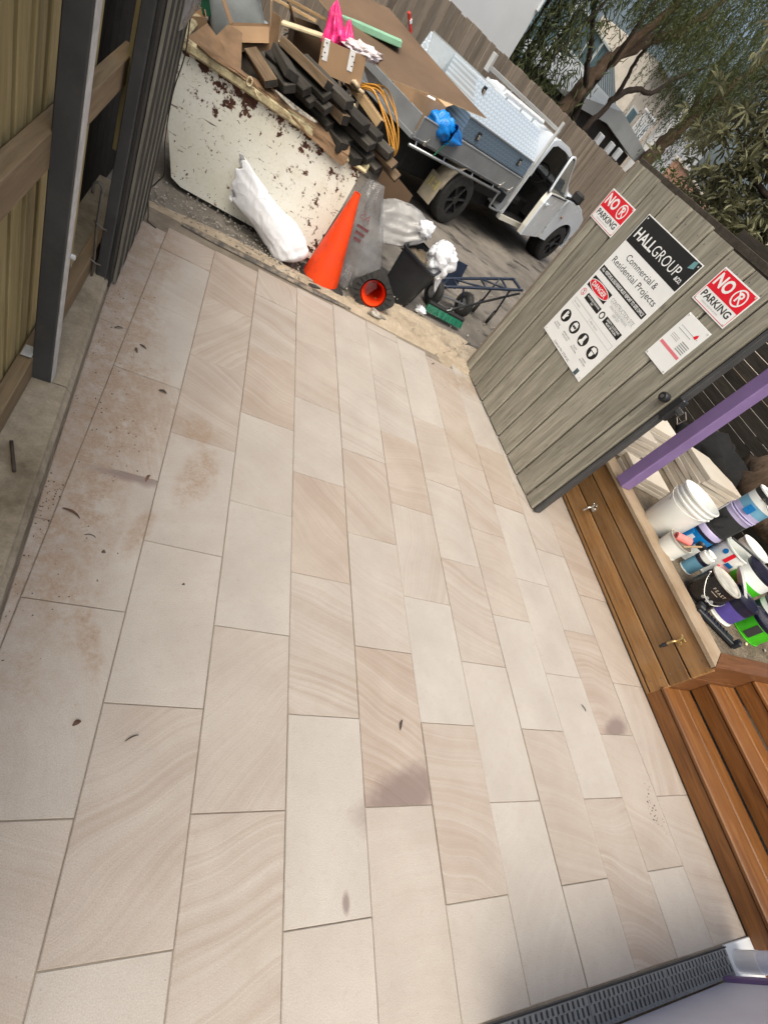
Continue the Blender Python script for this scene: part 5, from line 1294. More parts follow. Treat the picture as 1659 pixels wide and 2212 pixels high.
blob('paper_clump', (1.97, 4.27, .035), (.05, .05, .035), 'trash_white', 'small white paper clump on the ground left of the broom', 'paper', amp=.6, fr=3, seed=4, n=20)
# broom
br = thing('broom', 'green bristled broom with black handle lying in the sand', 'broom', (2.25, 4.36, .03))
m = MB(); m.box((0, .01, .085), (.44, .05, .03), .008, rotm(0, 0, 4)); m.build('head', 'broom_black', br)
bm2 = MB(); rb = random.Random(5)
for k in range(70):
    for j in range(3):
        x = -.213 + .0062 * k; y = -.016 + .014 * j; c4, s4 = math.cos(.07), math.sin(.07)
        bx, by_ = x * c4 - y * s4, x * s4 + y * c4 + .01
        bm2.beam((bx, by_, .072), (bx * 1.03 + rb.uniform(-.006, .006), by_ * 1.1 - .03 + rb.uniform(-.008, .008), .006), .0055, .0055)
bo = bm2.build('bristles', 'broom_green', br); bo['kind'] = 'stuff'
m = MB(); m.tube([(0, .01, .095), (.08, .05, .135), (.95, .70, .40)], [.014, .0125, .0125], 10); m.build('handle', 'broom_black', br, smooth=True)
m = MB(); m.tube([(-.02, -.02, .10), (.02, -.005, .12), (.03, .03, .13)], .006, 6); m.build('clamp', 'chrome', br)
# hand trolley
tr = thing('hand_trolley', 'navy steel hand trolley lying behind the broom', 'trolley', (2.4, 4.75, 0))
Tr = lambda p: (p[0] - 2.4, p[1] - 4.75, p[2])
wheel_m = None
def small_wheel(c, r, w, ax, parent, tyre='rubber'):
    ax = Vector(ax).normalized(); R = ax.to_track_quat('Z', 'Y').to_matrix()
    t = MB().lathe([(r * .55, -w / 2), (r * .85, -w / 2), (r, -w * .25), (r, w * .25), (r * .85, w / 2), (r * .55, w / 2)], 26, c, R, cap=False).build('tyre', tyre, parent, auto=50)
    MB().lathe([(0, -w * .3), (r * .3, -w * .42), (r * .57, -w * .3), (r * .57, w * .3), (r * .3, w * .42), (0, w * .3)], 20, (0, 0, 0), R, cap=False).build('hub', 'alloy', t, auto=50, loc=c)
    return t
small_wheel(Tr((2.13, 4.61, .125)), .125, .075, (.95, .3, 0), tr); small_wheel(Tr((2.56, 4.75, .125)), .125, .075, (.95, .3, 0), tr)
m = MB(); m.tube([Tr((2.13, 4.61, .125)), Tr((2.56, 4.75, .125))], .011, 8); m.build('axle', 'alloy', tr)
railA = [(2.16, 4.72, .22), (2.25, 4.76, .26), (2.98, 5.07, .49), (3.05, 5.06, .505), (3.10, 4.92, .50)]
railB = [(2.20, 4.60, .22), (2.3, 4.64, .26), (3.02, 4.87, .49), (3.10, 4.92, .50)]
for r_ in (railA, railB):
    m = MB(); m.tube(smooth_path([Tr(p) for p in r_], 4), .015, 9); m.build('rail', 'navy_steel', tr, smooth=True)
for (a, b) in (((2.3, 4.78, .275), (2.34, 4.65, .272)), ((2.62, 4.92, .38), (2.66, 4.755, .375)), ((2.88, 5.03, .46), (2.91, 4.835, .455)), ((2.3, 4.78, .275), (2.66, 4.755, .375)), ((2.62, 4.92, .38), (2.91, 4.835, .455))):
    m = MB(); m.tube([Tr(a), Tr(b)], .011, 7); m.build('brace', 'navy_steel', tr, smooth=True)
for (a, b) in (((2.25, 4.76, .26), (2.15, 4.62, .13)), ((2.4, 4.67, .29), (2.52, 4.74, .13)), ((2.85, 5.0, .45), (2.86, 5.02, .16)), ((2.95, 4.85, .46), (3.05, 4.95, .14))):
    m = MB(); m.tube([Tr(a), Tr(b)], .011, 7); m.build('leg', 'navy_steel', tr, smooth=True)
small_wheel(Tr((2.86, 5.04, .09)), .085, .035, (.8, -.5, 0), tr); small_wheel(Tr((3.05, 4.97, .085)), .085, .035, (.8, -.5, 0), tr)
m = MB(); m.box(Tr((2.30, 4.93, .27)), (.34, .012, .26), .004, rotm(-14, 0, 16)); m.build('toe_plate', 'navy_steel', tr)
slabq('plastic_wrap', [(2.12, 4.52, .02), (2.45, 4.62, .025), (2.42, 4.45, .02), (2.2, 4.40, .015)], .002, 'clear_poly', 'flat piece of grey plastic on the lane under the trolley', 'plastic', None, .012)
# ------------------------------------------------------------------ tradesman's ute: x forward, y away from the camera, z up
ut = thing('ute', 'white tray back ute with alloy toolbox and open driver door', 'ute', (2.93, 7.5, 0), 34.5)
def wheel(a, y=.12):
    t = MB().lathe([(.20, -.11), (.27, -.115), (.325, -.10), (.345, -.07), (.348, 0), (.345, .07), (.325, .10), (.27, .115), (.20, .11)], 40, (a, y, .348), rotm(90, 0, 0), cap=False).build('tyre', 'rubber', None, auto=40)
    w = bpy.data.objects.new('wheel', None); COL.objects.link(w); w.parent = ut; t.parent = w
    r = MB(); r.lathe([(.215, -.10), (.222, -.105), (.222, .10), (.20, .10), (.20, -.06), (.215, -.10)], 36, (a, y, .348), rotm(90, 0, 0), cap=False)
    r.lathe([(0, -.0), (.20, -.0), (.20, .02), (0, .02)], 30, (a, y, .348), rotm(90, 0, 0)); r.build('rim', 'wheel_dark', w, auto=40)
    for k in range(6):
        an = math.radians(60 * k + 12); m = MB(); c, s_ = math.cos(an), math.sin(an)
        m.beam((a + .04 * c, y - .075, .348 + .04 * s_), (a + .205 * c, y - .088, .348 + .205 * s_), .022, .052, .006, (0, 1, 0)); m.build('spoke', 'wheel_dark', w)
    MB().lathe([(0, -.0), (.055, 0), (.06, .02), (.06, .05)], 16, (a, y - .105, .348), rotm(-90, 0, 0), cap=False).build('hub_cap', 'wheel_dark', w, auto=40)
wheel(0.02); wheel(3.60); wheel(.02, 1.62); wheel(3.60, 1.62)
# tray
MB().box((-.16, .88, .755), (2.52, 1.72, .05), .004).build('tray_floor', 'alloy_flat', ut)
sd = MB().box((-.13, .01, .865), (2.50, .022, .235), .005).build('side_panel', 'alloy_flat', ut)
for z in (.765, .972): MB().box((-.13, -.003, z), (2.49, .008, .012), .003).build('rib', 'alloy', sd)
MB().box((-.13, 1.75, .865), (2.50, .022, .235), .005).build('side_panel', 'alloy_flat', ut)
MB().box((-1.40, .88, .865), (.022, 1.70, .235), .005).build('tail_panel', 'alloy_flat', ut)
m = MB(); m.tube([(-1.42, -.02, .68), (.82, -.02, .69)], .017, 10); m.build('rope_rail', 'alloy', ut, smooth=True)
for a in (-1.3, -.7, 0.0, .6): m = MB(); m.tube([(a, -.018, .68), (a + .01, .02, .74)], .01, 6); m.build('rail_stay', 'alloy', ut)
for a in (-1.18, 1.0, .72):
    m = MB(); m.box((a, -.012, .76), (.05, .025, .05), .006); m.tube([(a, -.02, .77), (a + .03, -.03, .83), (a + .035, -.03, .86)], .006, 6); m.build('latch', 'chrome', ut)
MB().box((-.1, .75, .62), (2.6, .16, .12), .004).build('chassis_rail', 'cab_black', ut)
MB().box((.9, .5, .60), (1.0, .7, .14), .01).build('under_tray', 'cab_black', ut)
m = MB(); m.tube(smooth_path([(.80, -.015, .69), (.80, -.02, .50), (.84, -.02, .47), (1.12, -.02, .47), (1.18, -.02, .50), (1.22, -.01, .66)], 4), .016, 9); m.build('side_step', 'alloy', ut, smooth=True)
# rear guard with printed flap
rows = []
for k in range(13):
    a = math.radians(60 + k * 9.5); x, z = .02 + .44 * math.cos(a), .348 + .44 * math.sin(a)
    rows.append([(x, .0, z), (x, .25, z)])
o = MB().sheet(rows).build('mud_guard', 'mud_flap', ut, smooth=True); solid(o, .012)
MB().box((-.47, .13, .34), (.012, .27, .34), .004, rotm(0, 8, 0)).build('mud_flap', 'mud_flap', ut)
for k, (x0, z0, w_, h_) in enumerate([(-.08, .07, .03, .12), (-.03, .1, .05, .025), (-.03, .04, .05, .025), (.04, .07, .03, .12), (.08, .07, .02, .1)]):
    MB().box((-.485 - z0 * .14 + .02, .13 + x0, .33 + z0), (.004, w_, h_), 0, rotm(0, 8, 0)).build('flap_print', 'flap_print', ut)
# toolbox: vertical drawer front and a raked chequer-plate lid
MB().box((.28, .36, 1.105), (1.84, .66, .235), .008).build('toolbox_drawer', 'chequer_blue', ut)
m = MB(); m.prism([(-.64, .03, 1.225), (-.64, .24, 1.535), (-.64, .68, 1.535), (-.64, .68, 1.225)], (1.84, 0, 0)); lid = m.build('toolbox_lid', 'chequer', ut)
MB().box((.28, .028, 1.215), (1.85, .02, .016), .003).build('drawer_seam', 'alloy', ut)
MB().box((.28, .024, .99), (1.85, .02, .012), .003).build('drawer_seam', 'cab_black', ut)
for (a, z, y) in ((-.30, 1.10, .022), (.86, 1.12, .022), (-.47, 1.47, .185)):
    m = MB(); m.box((a, y, z), (.075, .02, .095), .008); m.build('toolbox_catch', 'cab_black', ut)
    m = MB(); m.box((a, y - .014, z - .01), (.04, .012, .05), .004); m.build('catch_lever', 'chrome', ut)
# headboard post and ladder rack
MB().box((1.24, .02, 1.08), (.04, .04, 1.40), .006).build('headboard_post', 'rack_grey', ut)
MB().beam((-.45, .32, 1.67), (1.80, .32, 1.67), .035, .045, .005).build('rack_bar', 'rack_grey', ut)
MB().box((-.45, .32, 1.71), (.05, .06, .18), .004).build('rack_stop', 'rack_grey', ut)
m = MB(); m.tube([(.08, .32, 1.595), (1.24, .32, 1.62)], .032, 12); m.build('conduit_tube', 'white_poly', ut, auto=50)
for a in (.2, .62, 1.0): m = MB(); m.tube([(a, .32, 1.53), (a, .32, 1.67)], .012, 6); m.build('rack_stay', 'rack_grey', ut)
# cab: sill, rear wall, roof, far side, bonnet, guard
k = NT('auto_glass'); k.out((0.10, 0.12, 0.125), .05); k.b.inputs['Alpha'].default_value = .75; MATS['auto_glass'] = k.mat
def cabsec(pts, y0, y1, name, mat='ute_white', bev=0):
    m = MB(); m.prism([(a, y0, z) for a, z in pts], (0, y1 - y0, 0)); return m.build(name, mat, ut)
cabsec([(1.32, .36), (2.95, .36), (2.95, .43), (1.32, .43)], .02, .08, 'sill', 'ute_cream')
cabsec([(1.32, .35), (2.95, .35), (2.95, .42), (1.32, .42)], .085, 1.70, 'floor', 'cab_black')
MB().box((1.1, .95, .48), (4.0, 1.1, .38), .02).build('shade_box', 'cab_black', ut)  # dark box added to deepen the shadow under the ute
cabsec([(1.32, .44), (1.40, .44), (1.40, 1.05), (1.47, 1.56), (1.40, 1.56), (1.33, 1.05)], .06, 1.68, 'rear_wall')
cabsec([(1.40, 1.56), (1.55, 1.60), (1.9, 1.605), (2.12, 1.57), (2.12, 1.54), (1.9, 1.57), (1.55, 1.565), (1.42, 1.53)], .11, 1.61, 'roof')
for y in (.13, 1.57):
    m = MB(); m.tube(smooth_path([(1.45, y - .04 * (1 if y < 1 else -1), 1.05), (1.47, y, 1.50), (1.6, y, 1.575), (1.9, y, 1.58), (2.15, y, 1.54), (2.5, y - .05 * (1 if y < 1 else -1), 1.31), (2.86, y - .09 * (1 if y < 1 else -1), 1.06)], 4), .024, 8); m.build('roof_rail', 'ute_white', ut, smooth=True)
cabsec([(1.40, 1.47), (1.44, 1.575), (1.60, 1.615), (1.92, 1.615), (2.14, 1.57), (2.14, 1.52), (1.9, 1.545), (1.6, 1.54), (1.50, 1.50)], .075, .11, 'roof_side')
cabsec([(1.4, .44), (2.9, .44), (2.9, 1.04), (1.4, 1.04)], 1.64, 1.70, 'far_door')
m = MB(); m.prism([(2.13, .17, 1.555), (2.13, 1.55, 1.555), (2.86, 1.62, 1.07), (2.86, .09, 1.07)], (.01, 0, .012)); m.build('windscreen', 'auto_glass', ut)
cabsec([(2.45, .5), (2.92, .5), (2.92, 1.04), (2.6, 1.02), (2.48, .9)], .10, 1.62, 'dashboard', 'cab_black')
m = MB(); m.box((1.75, .5, .62), (.5, .5, .14), .04); m.box((1.55, .5, .95), (.14, .48, .6), .05, rotm(0, -12, 0)); m.box((1.52, .5, 1.30), (.09, .26, .16), .03); m.build('seat', 'cab_black', ut)
m = MB(); R = rotm(0, -62, 0); m.tube([Vector((2.28, .45, 1.10)) + R @ Vector((.17 * math.cos(t * .35), .17 * math.sin(t * .35), 0)) for t in range(18)], .014, 8, closed=True); m.box((2.30, .45, 1.09), (.05, .28, .04), .01, rotm(0, 20, 0)); m.build('steering_wheel', 'cab_black', ut, smooth=False)
# front guard with wheel arch, bonnet, nose
arch = [(3.60 + .42 * math.cos(math.radians(t)), .36 + .40 * math.sin(math.radians(t))) for t in range(180, -1, -12)]
m = MB(); top = [(4.06, .62), (4.07, .80), (3.98, .95), (3.6, 1.06), (3.3, 1.09), (2.94, 1.07), (2.90, .9), (2.92, .5), (2.96, .36)]
poly = [(2.96, .36)] + arch + [(4.04, .38)] + top[:-1]
m.prism([(a, .0, z) for a, z in poly], (0, .05, 0)); m.build('front_guard', 'ute_white', ut)
m = MB(); m.prism([(a, 1.66, z) for a, z in poly], (0, .05, 0)); m.build('front_guard', 'ute_white', ut)
rows = []
for (a, z) in [(2.88, 1.075), (3.1, 1.115), (3.4, 1.11), (3.7, 1.07), (3.95, .98), (4.06, .85), (4.08, .65), (4.05, .45)]:
    rows.append([(a - .015, .03, z - .02), (a, .25, z + .01), (a + .02, .86, z + .025), (a, 1.45, z + .01), (a - .015, 1.68, z - .02)])
o = MB().sheet(rows).build('bonnet', 'ute_white', ut, smooth=True); solid(o, .02)
MB().box((4.03, .86, .48), (.12, 1.66, .22), .04).build('bumper', 'cab_black', ut)
MB().box((4.0, .12, .78), (.10, .2, .14), .03).build('headlight', 'glass_dark', ut)
o = MB().lathe([(.40, -.12), (.42, .1)], 24, (3.60, .2, .36), rotm(90, 0, 0), cap=False).build('wheel_well', 'cab_black', ut)
MB().box((3.4, .9, .55), (1.0, 1.2, .3)).build('engine_bay', 'cab_black', ut)
# driver door standing ajar
dr = bpy.data.objects.new('driver_door', None); COL.objects.link(dr); dr.parent = ut; dr.location = (2.86, .005, 0); dr.rotation_euler = (0, 0, math.radians(12.5))
m = MB(); pts = [(-1.10, .36), (-.02, .36), (.0, .55), (.0, 1.03), (-.03, 1.06), (-1.08, 1.06), (-1.13, .9), (-1.13, .5)]
m.prism([(a, -.0, z) for a, z in pts], (0, .022, 0)); m.build('outer_skin', 'ute_white', dr)
m = MB(); m.prism([(a * .98 - .01, .024, z) for a, z in pts], (0, .07, 0)); m.build('inner_panel', 'ute_cream', dr)
m = MB(); m.prism([(a * .9 - .06, .095, .44 + (z - .36) * .8) for a, z in pts], (0, .02, 0)); m.build('door_trim', 'cab_black', dr)
fr_ = [(-1.10, .05, 1.05), (-1.09, .08, 1.3), (-1.07, .10, 1.50), (-.98, .115, 1.56), (-.75, .115, 1.545), (-.4, .10, 1.31), (-.04, .06, 1.07)]
m = MB(); m.tube(smooth_path(fr_, 5), .019, 8); m.build('window_frame', 'ute_white', dr, smooth=True)
m = MB(); m.tube(smooth_path([(x * .97 - .02, y + .022, z - .012) for x, y, z in fr_], 5), .016, 7); m.build('door_seal', 'cab_black', dr, smooth=True)
m = MB(); m.prism([(-1.07, .06, 1.06), (-1.05, .1, 1.50), (-.96, .11, 1.54), (-.76, .11, 1.525), (-.40, .09, 1.29), (-.08, .06, 1.07)], (0, .006, 0)); m.build('window_glass', 'auto_glass', dr)
MB().box((-.95, -.018, .90), (.17, .03, .045), .012).build('door_handle', 'ute_white', dr)
m = MB(); m.box((-.05, -.14, 1.19), (.10, .20, .17), .035); m.tube([(-.06, .02, 1.09), (-.05, -.1, 1.13)], .022, 8); m.build('side_mirror', 'cab_black', dr)
for z in (.88, .55): MB().box((.015, .012, z), (.02, .03, .05), .004).build('hinge', 'cab_black', dr)
# load on the tray
UX, UY = (math.cos(math.radians(34.5)), math.sin(math.radians(34.5))), (-math.sin(math.radians(34.5)), math.cos(math.radians(34.5)))
UW = lambda a, b, z: Vector((2.93 + UX[0] * a + UY[0] * b, 7.5 + UX[1] * a + UY[1] * b, z))
openbox('carton', UW(-1.12, .42, .785), (.52, .40, .33), rotm(0, -4, 30), 'brown carton on the tail end of the ute tray', flaps=(None, 20, None, 60))
o = blob('blue_bag', UW(-.98, .06, .98), (.17, .12, .13), 'blue_poly', 'bright blue plastic bag tied over the side of the ute tray', 'plastic bag', amp=.4, fr=2.5, seed=51, n=30)
o = crumple('blue_film', UW(-.90, .0, .97), UW(-.62, -.04, .95), .13, 'blue_poly', 'loose blue film ends of the bag on the tray side', 'plastic film', 13, fan=.9)
m = MB(); m.tube(smooth_path([UW(-.86, .02, 1.08), UW(-.85, -.06, .96), UW(-.9, -.05, .84), UW(-.95, -.03, .70)]), .007, 6)
tag(m.build('strap', 'broom_green', smooth=True), 'dark green strap tying the blue bag to the tray', 'strap')
m = MB(); c8 = [(-.62, .9, .79), (.45, .9, .79), (.45, .9, 1.53), (-.40, .9, 1.53)]
m.prism([tuple(UW(*p)) for p in c8], (UY[0] * .5, UY[1] * .5, 0)); tag(m.build('alloy_box', 'chequer'), 'far chequer plate box standing on the ute tray', 'toolbox')
k = NT('perspex'); k.out((0.62, 0.68, 0.70), .12); k.b.inputs['Alpha'].default_value = .42; MATS['perspex'] = k.mat
m2 = MB(); m2.prism([tuple(UW(*p)) for p in [(-.90, .80, 1.30), (.55, .80, 1.34), (.55, .82, 1.545), (-.98, .82, 1.565)]], (UY[0] * .008, UY[1] * .008, 0))
tag(m2.build('perspex_sheet', 'perspex'), 'clear perspex sheet leaning on the load of the ute', 'perspex sheet')
m = MB(); m.beam(UW(-1.06, 1.2, 1.53), UW(-.90, 1.2, 1.40), .03, .03, .003); lv = m.build('level_end', 'red_paint'); tag(lv, 'red and white stick end poking up from the ute tray', 'stick')
MB().beam(UW(-1.0, 1.198, 1.49), UW(-.97, 1.198, 1.462), .034, .034, .002).build('white_band', 'white_poly', lv)
m = MB(); m.tube(smooth_path([UW(-.98, .45, 1.08), UW(-.80, .4, 1.10), UW(-.72, .36, 1.07), UW(-.85, .34, 1.06)]), .02, 8)
tag(m.build('pipe_offcut', 'white_poly', smooth=True), 'bent white pipe offcut between the carton and toolbox on the tray', 'pipe')
blob('red_bag', UW(-.55, .5, .92), (.22, .16, .14), 'card_dark', 'dull red brown bag lying on the ute tray', 'bag', amp=.3, fr=2, seed=61)
MB().box((-.56, -.008, 1.045), (1.06, .012, .018), .003).build('belt_moulding', 'cab_black', dr)
MB().box((3.12, -.006, .80), (.07, .012, .03), .004).build('indicator', 'tin_orange', ut)
# ------------------------------------------------------------------ paint tins, pails and tools on the bench
ZB = .4555
def bail(parent, r, z, ang, drop, mat='steel_rod', side=1):
    """wire handle hanging on one side"""
    m = MB(); pts = []
    for k in range(13):
        t = math.pi * k / 12; x = r * math.cos(t); d = math.sin(t); pts.append((x, -side * (r * .35 * d + .012 + r * math.sqrt(max(0, 1 - (x / r) ** 2)) * .72), z - drop * d))
    R = Matrix.Rotation(math.radians(ang), 3, 'Z'); m.tube([R @ Vector(p) for p in pts], .0022, 6); m.build('handle', mat, parent, smooth=True)
    for sx in (-1, 1): MB().lathe([(.009, 0), (.008, .005), (0, .006)], 10, R @ Vector((sx * r, 0, z)), R @ rotm(0, 90 * sx, 0), cap=False).build('ear', mat, parent, auto=40)
def tin(name, x, y, z, r, h, label, cat, bands, lid=None, rimr=.004, top='tin', handle=None, taper=0.0, tilt=(0, 0, 0)):
    """bands: (z0 fraction, z1 fraction, material) stacked up the wall"""
    o = thing(name, label, cat, (x, y, z)); o.rotation_euler = tuple(math.radians(q) for q in tilt)
    rad = lambda f: r * (1 - taper * (1 - f))
    for (a, b, mt) in bands:
        m = MB(); m.lathe([(rad(a), a * h), (rad(b), b * h)], 40, cap=False); m.build('wall', mt, o, auto=40)
    MB().lathe([(0, 0), (rad(0), 0), (rad(0) + rimr, .002), (rad(0) + rimr, .008), (rad(0), .010)], 40, cap=False).build('base_rim', bands[0][2], o, auto=40)
    R1 = r
    if top == 'lid': MB().lathe([(R1 - .001, h - .006), (R1 + rimr, h - .004), (R1 + rimr, h + .004), (R1 - .006, h + .006), (R1 - .012, h - .002), (0, h - .003)], 40, cap=False).build('lid', lid, o, auto=40)
    elif top == 'open':
        MB().lathe([(R1, h - .012), (R1 + rimr, h - .010), (R1 + rimr, h), (R1 - .003, h), (R1 - .006, h - .03), (rad(.3) - .006, h * .3), (0, h * .3)], 40, cap=False).build('inner', lid, o, auto=40)
    if handle: bail(o, R1 + .004, h - .03, *handle)
    return o
# twenty-litre pail with ribs
pl_ = thing('pail', 'big white plastic pail with stepped rim on the bench', 'pail', (3.385, 1.865, ZB))
MB().lathe([(0, 0), (.128, 0), (.132, .006), (.142, .27), (.150, .272), (.152, .285), (.1445, .288), (.146, .306), (.153, .308), (.153, .318), (.146, .320), (.148, .342), (.156, .344), (.156, .356), (.150, .358)], 48, cap=False).build('wall', 'pail_white', pl_, auto=35)
MB().lathe([(.150, .358), (.146, .35), (.126, .012), (0, .012)], 48, cap=False).build('inner_wall', 'pail_white', pl_, auto=35)
bail(pl_, .152, .295, -75, .05, 'pail_white')
m = MB(); m.tube([(-.13, .08, .25), (-.16, .03, .22)], .002, 5); m.build('wire_end', 'steel_rod', pl_)
# small pot with roller and brush
pt = tin('paint_pot', 3.31, 1.63, ZB, .092, .125, 'small off white paint pot holding a pink roller sleeve', 'paint pot', [(0, 1, 'pail_white')], 'paint_dry', .004, 'open', taper=.1)
m = MB(); m.lathe([(.012, -.055), (.027, -.055), (.029, -.05), (.029, .05), (.027, .055), (.012, .055)], 22, cap=False); m.lathe([(.012, -.055), (.012, .055)], 16, cap=False)
o = m.build('roller_sleeve', 'pink_foam', auto=45); o.matrix_world = Matrix.Translation((3.315, 1.64, ZB + .135)) @ (rotm(0, 0, -25) @ rotm(0, 78, 0)).to_4x4(); tag(o, 'short pink foam roller sleeve lying across the small pot', 'roller sleeve')
m = MB(); m.beam((3.30, 1.585, ZB + .115), (3.45, 1.59, ZB + .17), .014, .012, .004); tag(m.build('paint_brush', 'offcut_pale'), 'bare wooden brush handle resting in the small pot', 'brush')
# stack of three tins
t1 = tin('paint_tin', 3.64, 1.77, ZB, .105, .20, 'blue paint tin at the bottom of the stack of three', 'paint tin', [(0, .15, 'tin_green'), (.15, .86, 'tin_blue'), (.86, 1, 'tin_navy')], 'tin_lilac', .004, 'lid')
MB().box((-.103, -.02, .11), (.004, .06, .05), 0, rotm(0, 0, 12)).build('label_patch', 'sign_white', t1)
MB().lathe([(.109, .196), (.106, .232), (.10, .24)], 40, cap=False).build('lid_skirt', 'tin_lilac', t1, auto=40)
t2 = tin('paint_tin', 3.66, 1.765, ZB + .242, .102, .19, 'charcoal paint tin in the middle of the stack of three', 'paint tin', [(0, .82, 'tin_char'), (.82, 1, 'tin_lilac')], 'tin_lilac', .004, 'lid')
MB().box((-.075, .072, .14), (.004, .022, .10), .001, rotm(0, 0, -44)).build('white_label', 'sign_white', t2)
for q in range(9): MB().box((-.1035 * math.cos(q * .16 - .6), .1035 * math.sin(q * .16 - .6) * -1, .03 + .02 * (q * 7 % 6)), (.003, .02, .012), 0, rotm(0, 0, math.degrees(q * .16 - .6))).build('ridge', 'black_plastic', t2)
t3 = tin('paint_tin', 3.68, 1.77, ZB + .44, .10, .19, 'pale blue paint tin with dark drips on top of the stack of three', 'paint tin', [(0, .22, 'tin_lilac'), (.22, .55, 'tin_sky'), (.55, .8, 'pail_white'), (.8, 1, 'tin_char')], 'pail_white', .004, 'lid', (20, .05))
MB().box((-.098, -.045, .06), (.004, .05, .06), .001, rotm(0, 0, 25)).build('blue_label', 'tin_blue', t3)
m = MB(); m.tube([(3.66, 1.80, 1.115), (3.70, 1.76, 1.13), (3.80, 1.66, 1.15)], [.013, .016, .012], 10); b_ = m.build('paint_brush', 'blue_handle', smooth=True); tag(b_, 'blue and white brush handle on top of the tin stack', 'brush')
m = MB(); m.tube([(3.645, 1.815, 1.112), (3.662, 1.798, 1.116)], .0145, 10); m.build('grip_end', 'white_poly', b_, smooth=True)
# white tub with the red figure one
tu = tin('paint_tub', 3.80, 1.60, ZB, .112, .26, 'white paint tub with a red figure one on its side', 'paint tub', [(0, 1, 'pail_white')], 'pail_white', .005, 'open', taper=.08)
Mw = lambda a, r, z: Matrix.Rotation(math.radians(a), 4, 'Z') @ Matrix.Translation((0, -r, z)) @ Matrix(((1, 0, 0, 0), (0, 0, -1, 0), (0, 1, 0, 0), (0, 0, 0, 1)))
text('1', .075, 'figure', 'sign_red', tu, Mw(-58, .1115, .20), 0, 0, 'CENTER', bold=.08, sx=1.2)
m = MB(); m.box((0, 0, 0), (.05, .001, .028)); m.v = [tuple((Mw(-36, .1115, .165) @ Matrix.Rotation(math.radians(-90), 4, 'X')) @ Vector(p)) for p in m.v]; m.build('blue_print', 'tin_blue', tu)
m = MB(); m.lathe([(.012, 0), (.019, 0), (.019, .001), (.012, .001)], 20); m.v = [tuple(Mw(-86, .1115, .215) @ Vector(p)) for p in m.v]; m.build('blue_ring', 'tin_blue', tu)
# small can with cap, behind the black tin
sc_ = tin('spray_can', 3.46, 1.515, ZB, .05, .12, 'small sky blue can with black and white collar', 'can', [(0, .06, 'pail_white'), (.06, 1, 'tin_sky')], 'tin_navy', .002, 'lid')
MB().lathe([(.051, .12), (.052, .14), (.05, .142)], 30, cap=False).build('collar', 'tin_navy', sc_, auto=40)
MB().lathe([(.047, .142), (.047, .178), (.036, .18), (.036, .20), (0, .20)], 30, cap=False).build('cap', 'pail_white', sc_, auto=40)
# black tin with lettering
ft = tin('paint_tin', 3.405, 1.29, ZB, .112, .205, 'glossy black paint tin lettered FEAST with a wire handle', 'paint tin', [(0, 1, 'tin_black')], 'paint_dry', .004, 'lid')
for q, ch in enumerate('FEAST'):
    text(ch, .019, 'letter', 'gold_ink', ft, Mw(-66 + q * 10.0, .1135, .155), 0, 0, 'CENTER')
m = MB(); m.box((0, 0, 0), (.05, .001, .003)); m.v = [tuple((Mw(-52, .1133, .132)) @ Vector((p[0], p[2], p[1]))) for p in m.v]; m.build('underline', 'gold_ink', ft)
for q in range(5):
    m = MB(); m.lathe([(0, 0), (.009, .0004), (.012, 0)], 8); m.v = [tuple(Mw(-60 + q * 9, .1132, .07 + .012 * (q % 2)) @ Vector(p)) for p in m.v]; m.build('print_spot', 'ink_grey', ft)
m = MB(); Rb = Matrix.Rotation(math.radians(-42), 3, 'Z'); m.tube(smooth_path([Rb @ Vector(p) for p in [(-.112, -.02, .18), (-.10, -.07, .14), (-.05, -.118, .09), (.02, -.130, .075), (.07, -.105, .10), (.098, -.06, .12)]]), .0028, 6); m.build('handle', 'chrome', ft, smooth=True)
MB().lathe([(.009, 0), (.008, .005), (0, .006)], 10, Rb @ Vector((-.113, -.015, .182)), Rb @ rotm(0, -90, 0), cap=False).build('ear', 'chrome', ft, auto=40)
# purple tin, green tin, white and green tubs, lid
tin('paint_tin', 3.60, 1.215, ZB, .108, .19, 'purple labelled paint tin with dark lid beside the roller tray', 'paint tin', [(0, .14, 'pail_white'), (.14, .66, 'tin_purple'), (.66, 1, 'tin_navy')], 'tin_navy', .004, 'lid')
gt_ = tin('paint_tin', 3.86, 1.115, ZB, .112, .15, 'bright green paint tin at the near end of the tins', 'paint tin', [(0, .86, 'tin_green'), (.86, 1, 'tin_navy')], 'tin_navy', .004, 'lid')
MB().box((-.10, -.055, .075), (.003, .05, .10), .001, rotm(0, 0, 28)).build('black_label', 'ink_dark', gt_)
gw = tin('paint_tub', 3.90, 1.43, ZB, .125, .29, 'tall white tub with a wide green band and red hazard label', 'paint tub', [(0, .38, 'pail_white'), (.38, .66, 'tin_green'), (.66, .92, 'pail_white'), (.92, 1, 'tin_navy')], 'tin_navy', .005, 'lid', taper=.06)
patch(gw, Mw(-66, .1345, .14) @ Matrix.Rotation(math.radians(45), 4, 'Z'), 'hazard_label', 'sign_red', rect(-.02, -.02, .02, .02), .0006)
patch(gw, Mw(-66, .1345, .14) @ Matrix.Rotation(math.radians(45), 4, 'Z'), 'hazard_centre', 'pail_white', rect(-.014, -.014, .014, .014), .0012)
wl = thing('round_lid', 'round white pail lid leaning between the black and purple tins', 'lid', (3.70, 1.34, ZB + .17)); wl.rotation_euler = (math.radians(18), math.radians(30), 0)
MB().lathe([(0, 0), (.12, 0), (.135, .004), (.138, .018), (.128, .02), (.122, .008), (0, .006)], 44, cap=False).build('disc', 'pail_white', wl, auto=40)
m = MB(); m.tube(smooth_path([(-.05, -.13, .02), (.01, -.15, .0), (.07, -.13, -.03), (.1, -.10, -.06)]), .002, 6); m.build('wire', 'steel_rod', wl)
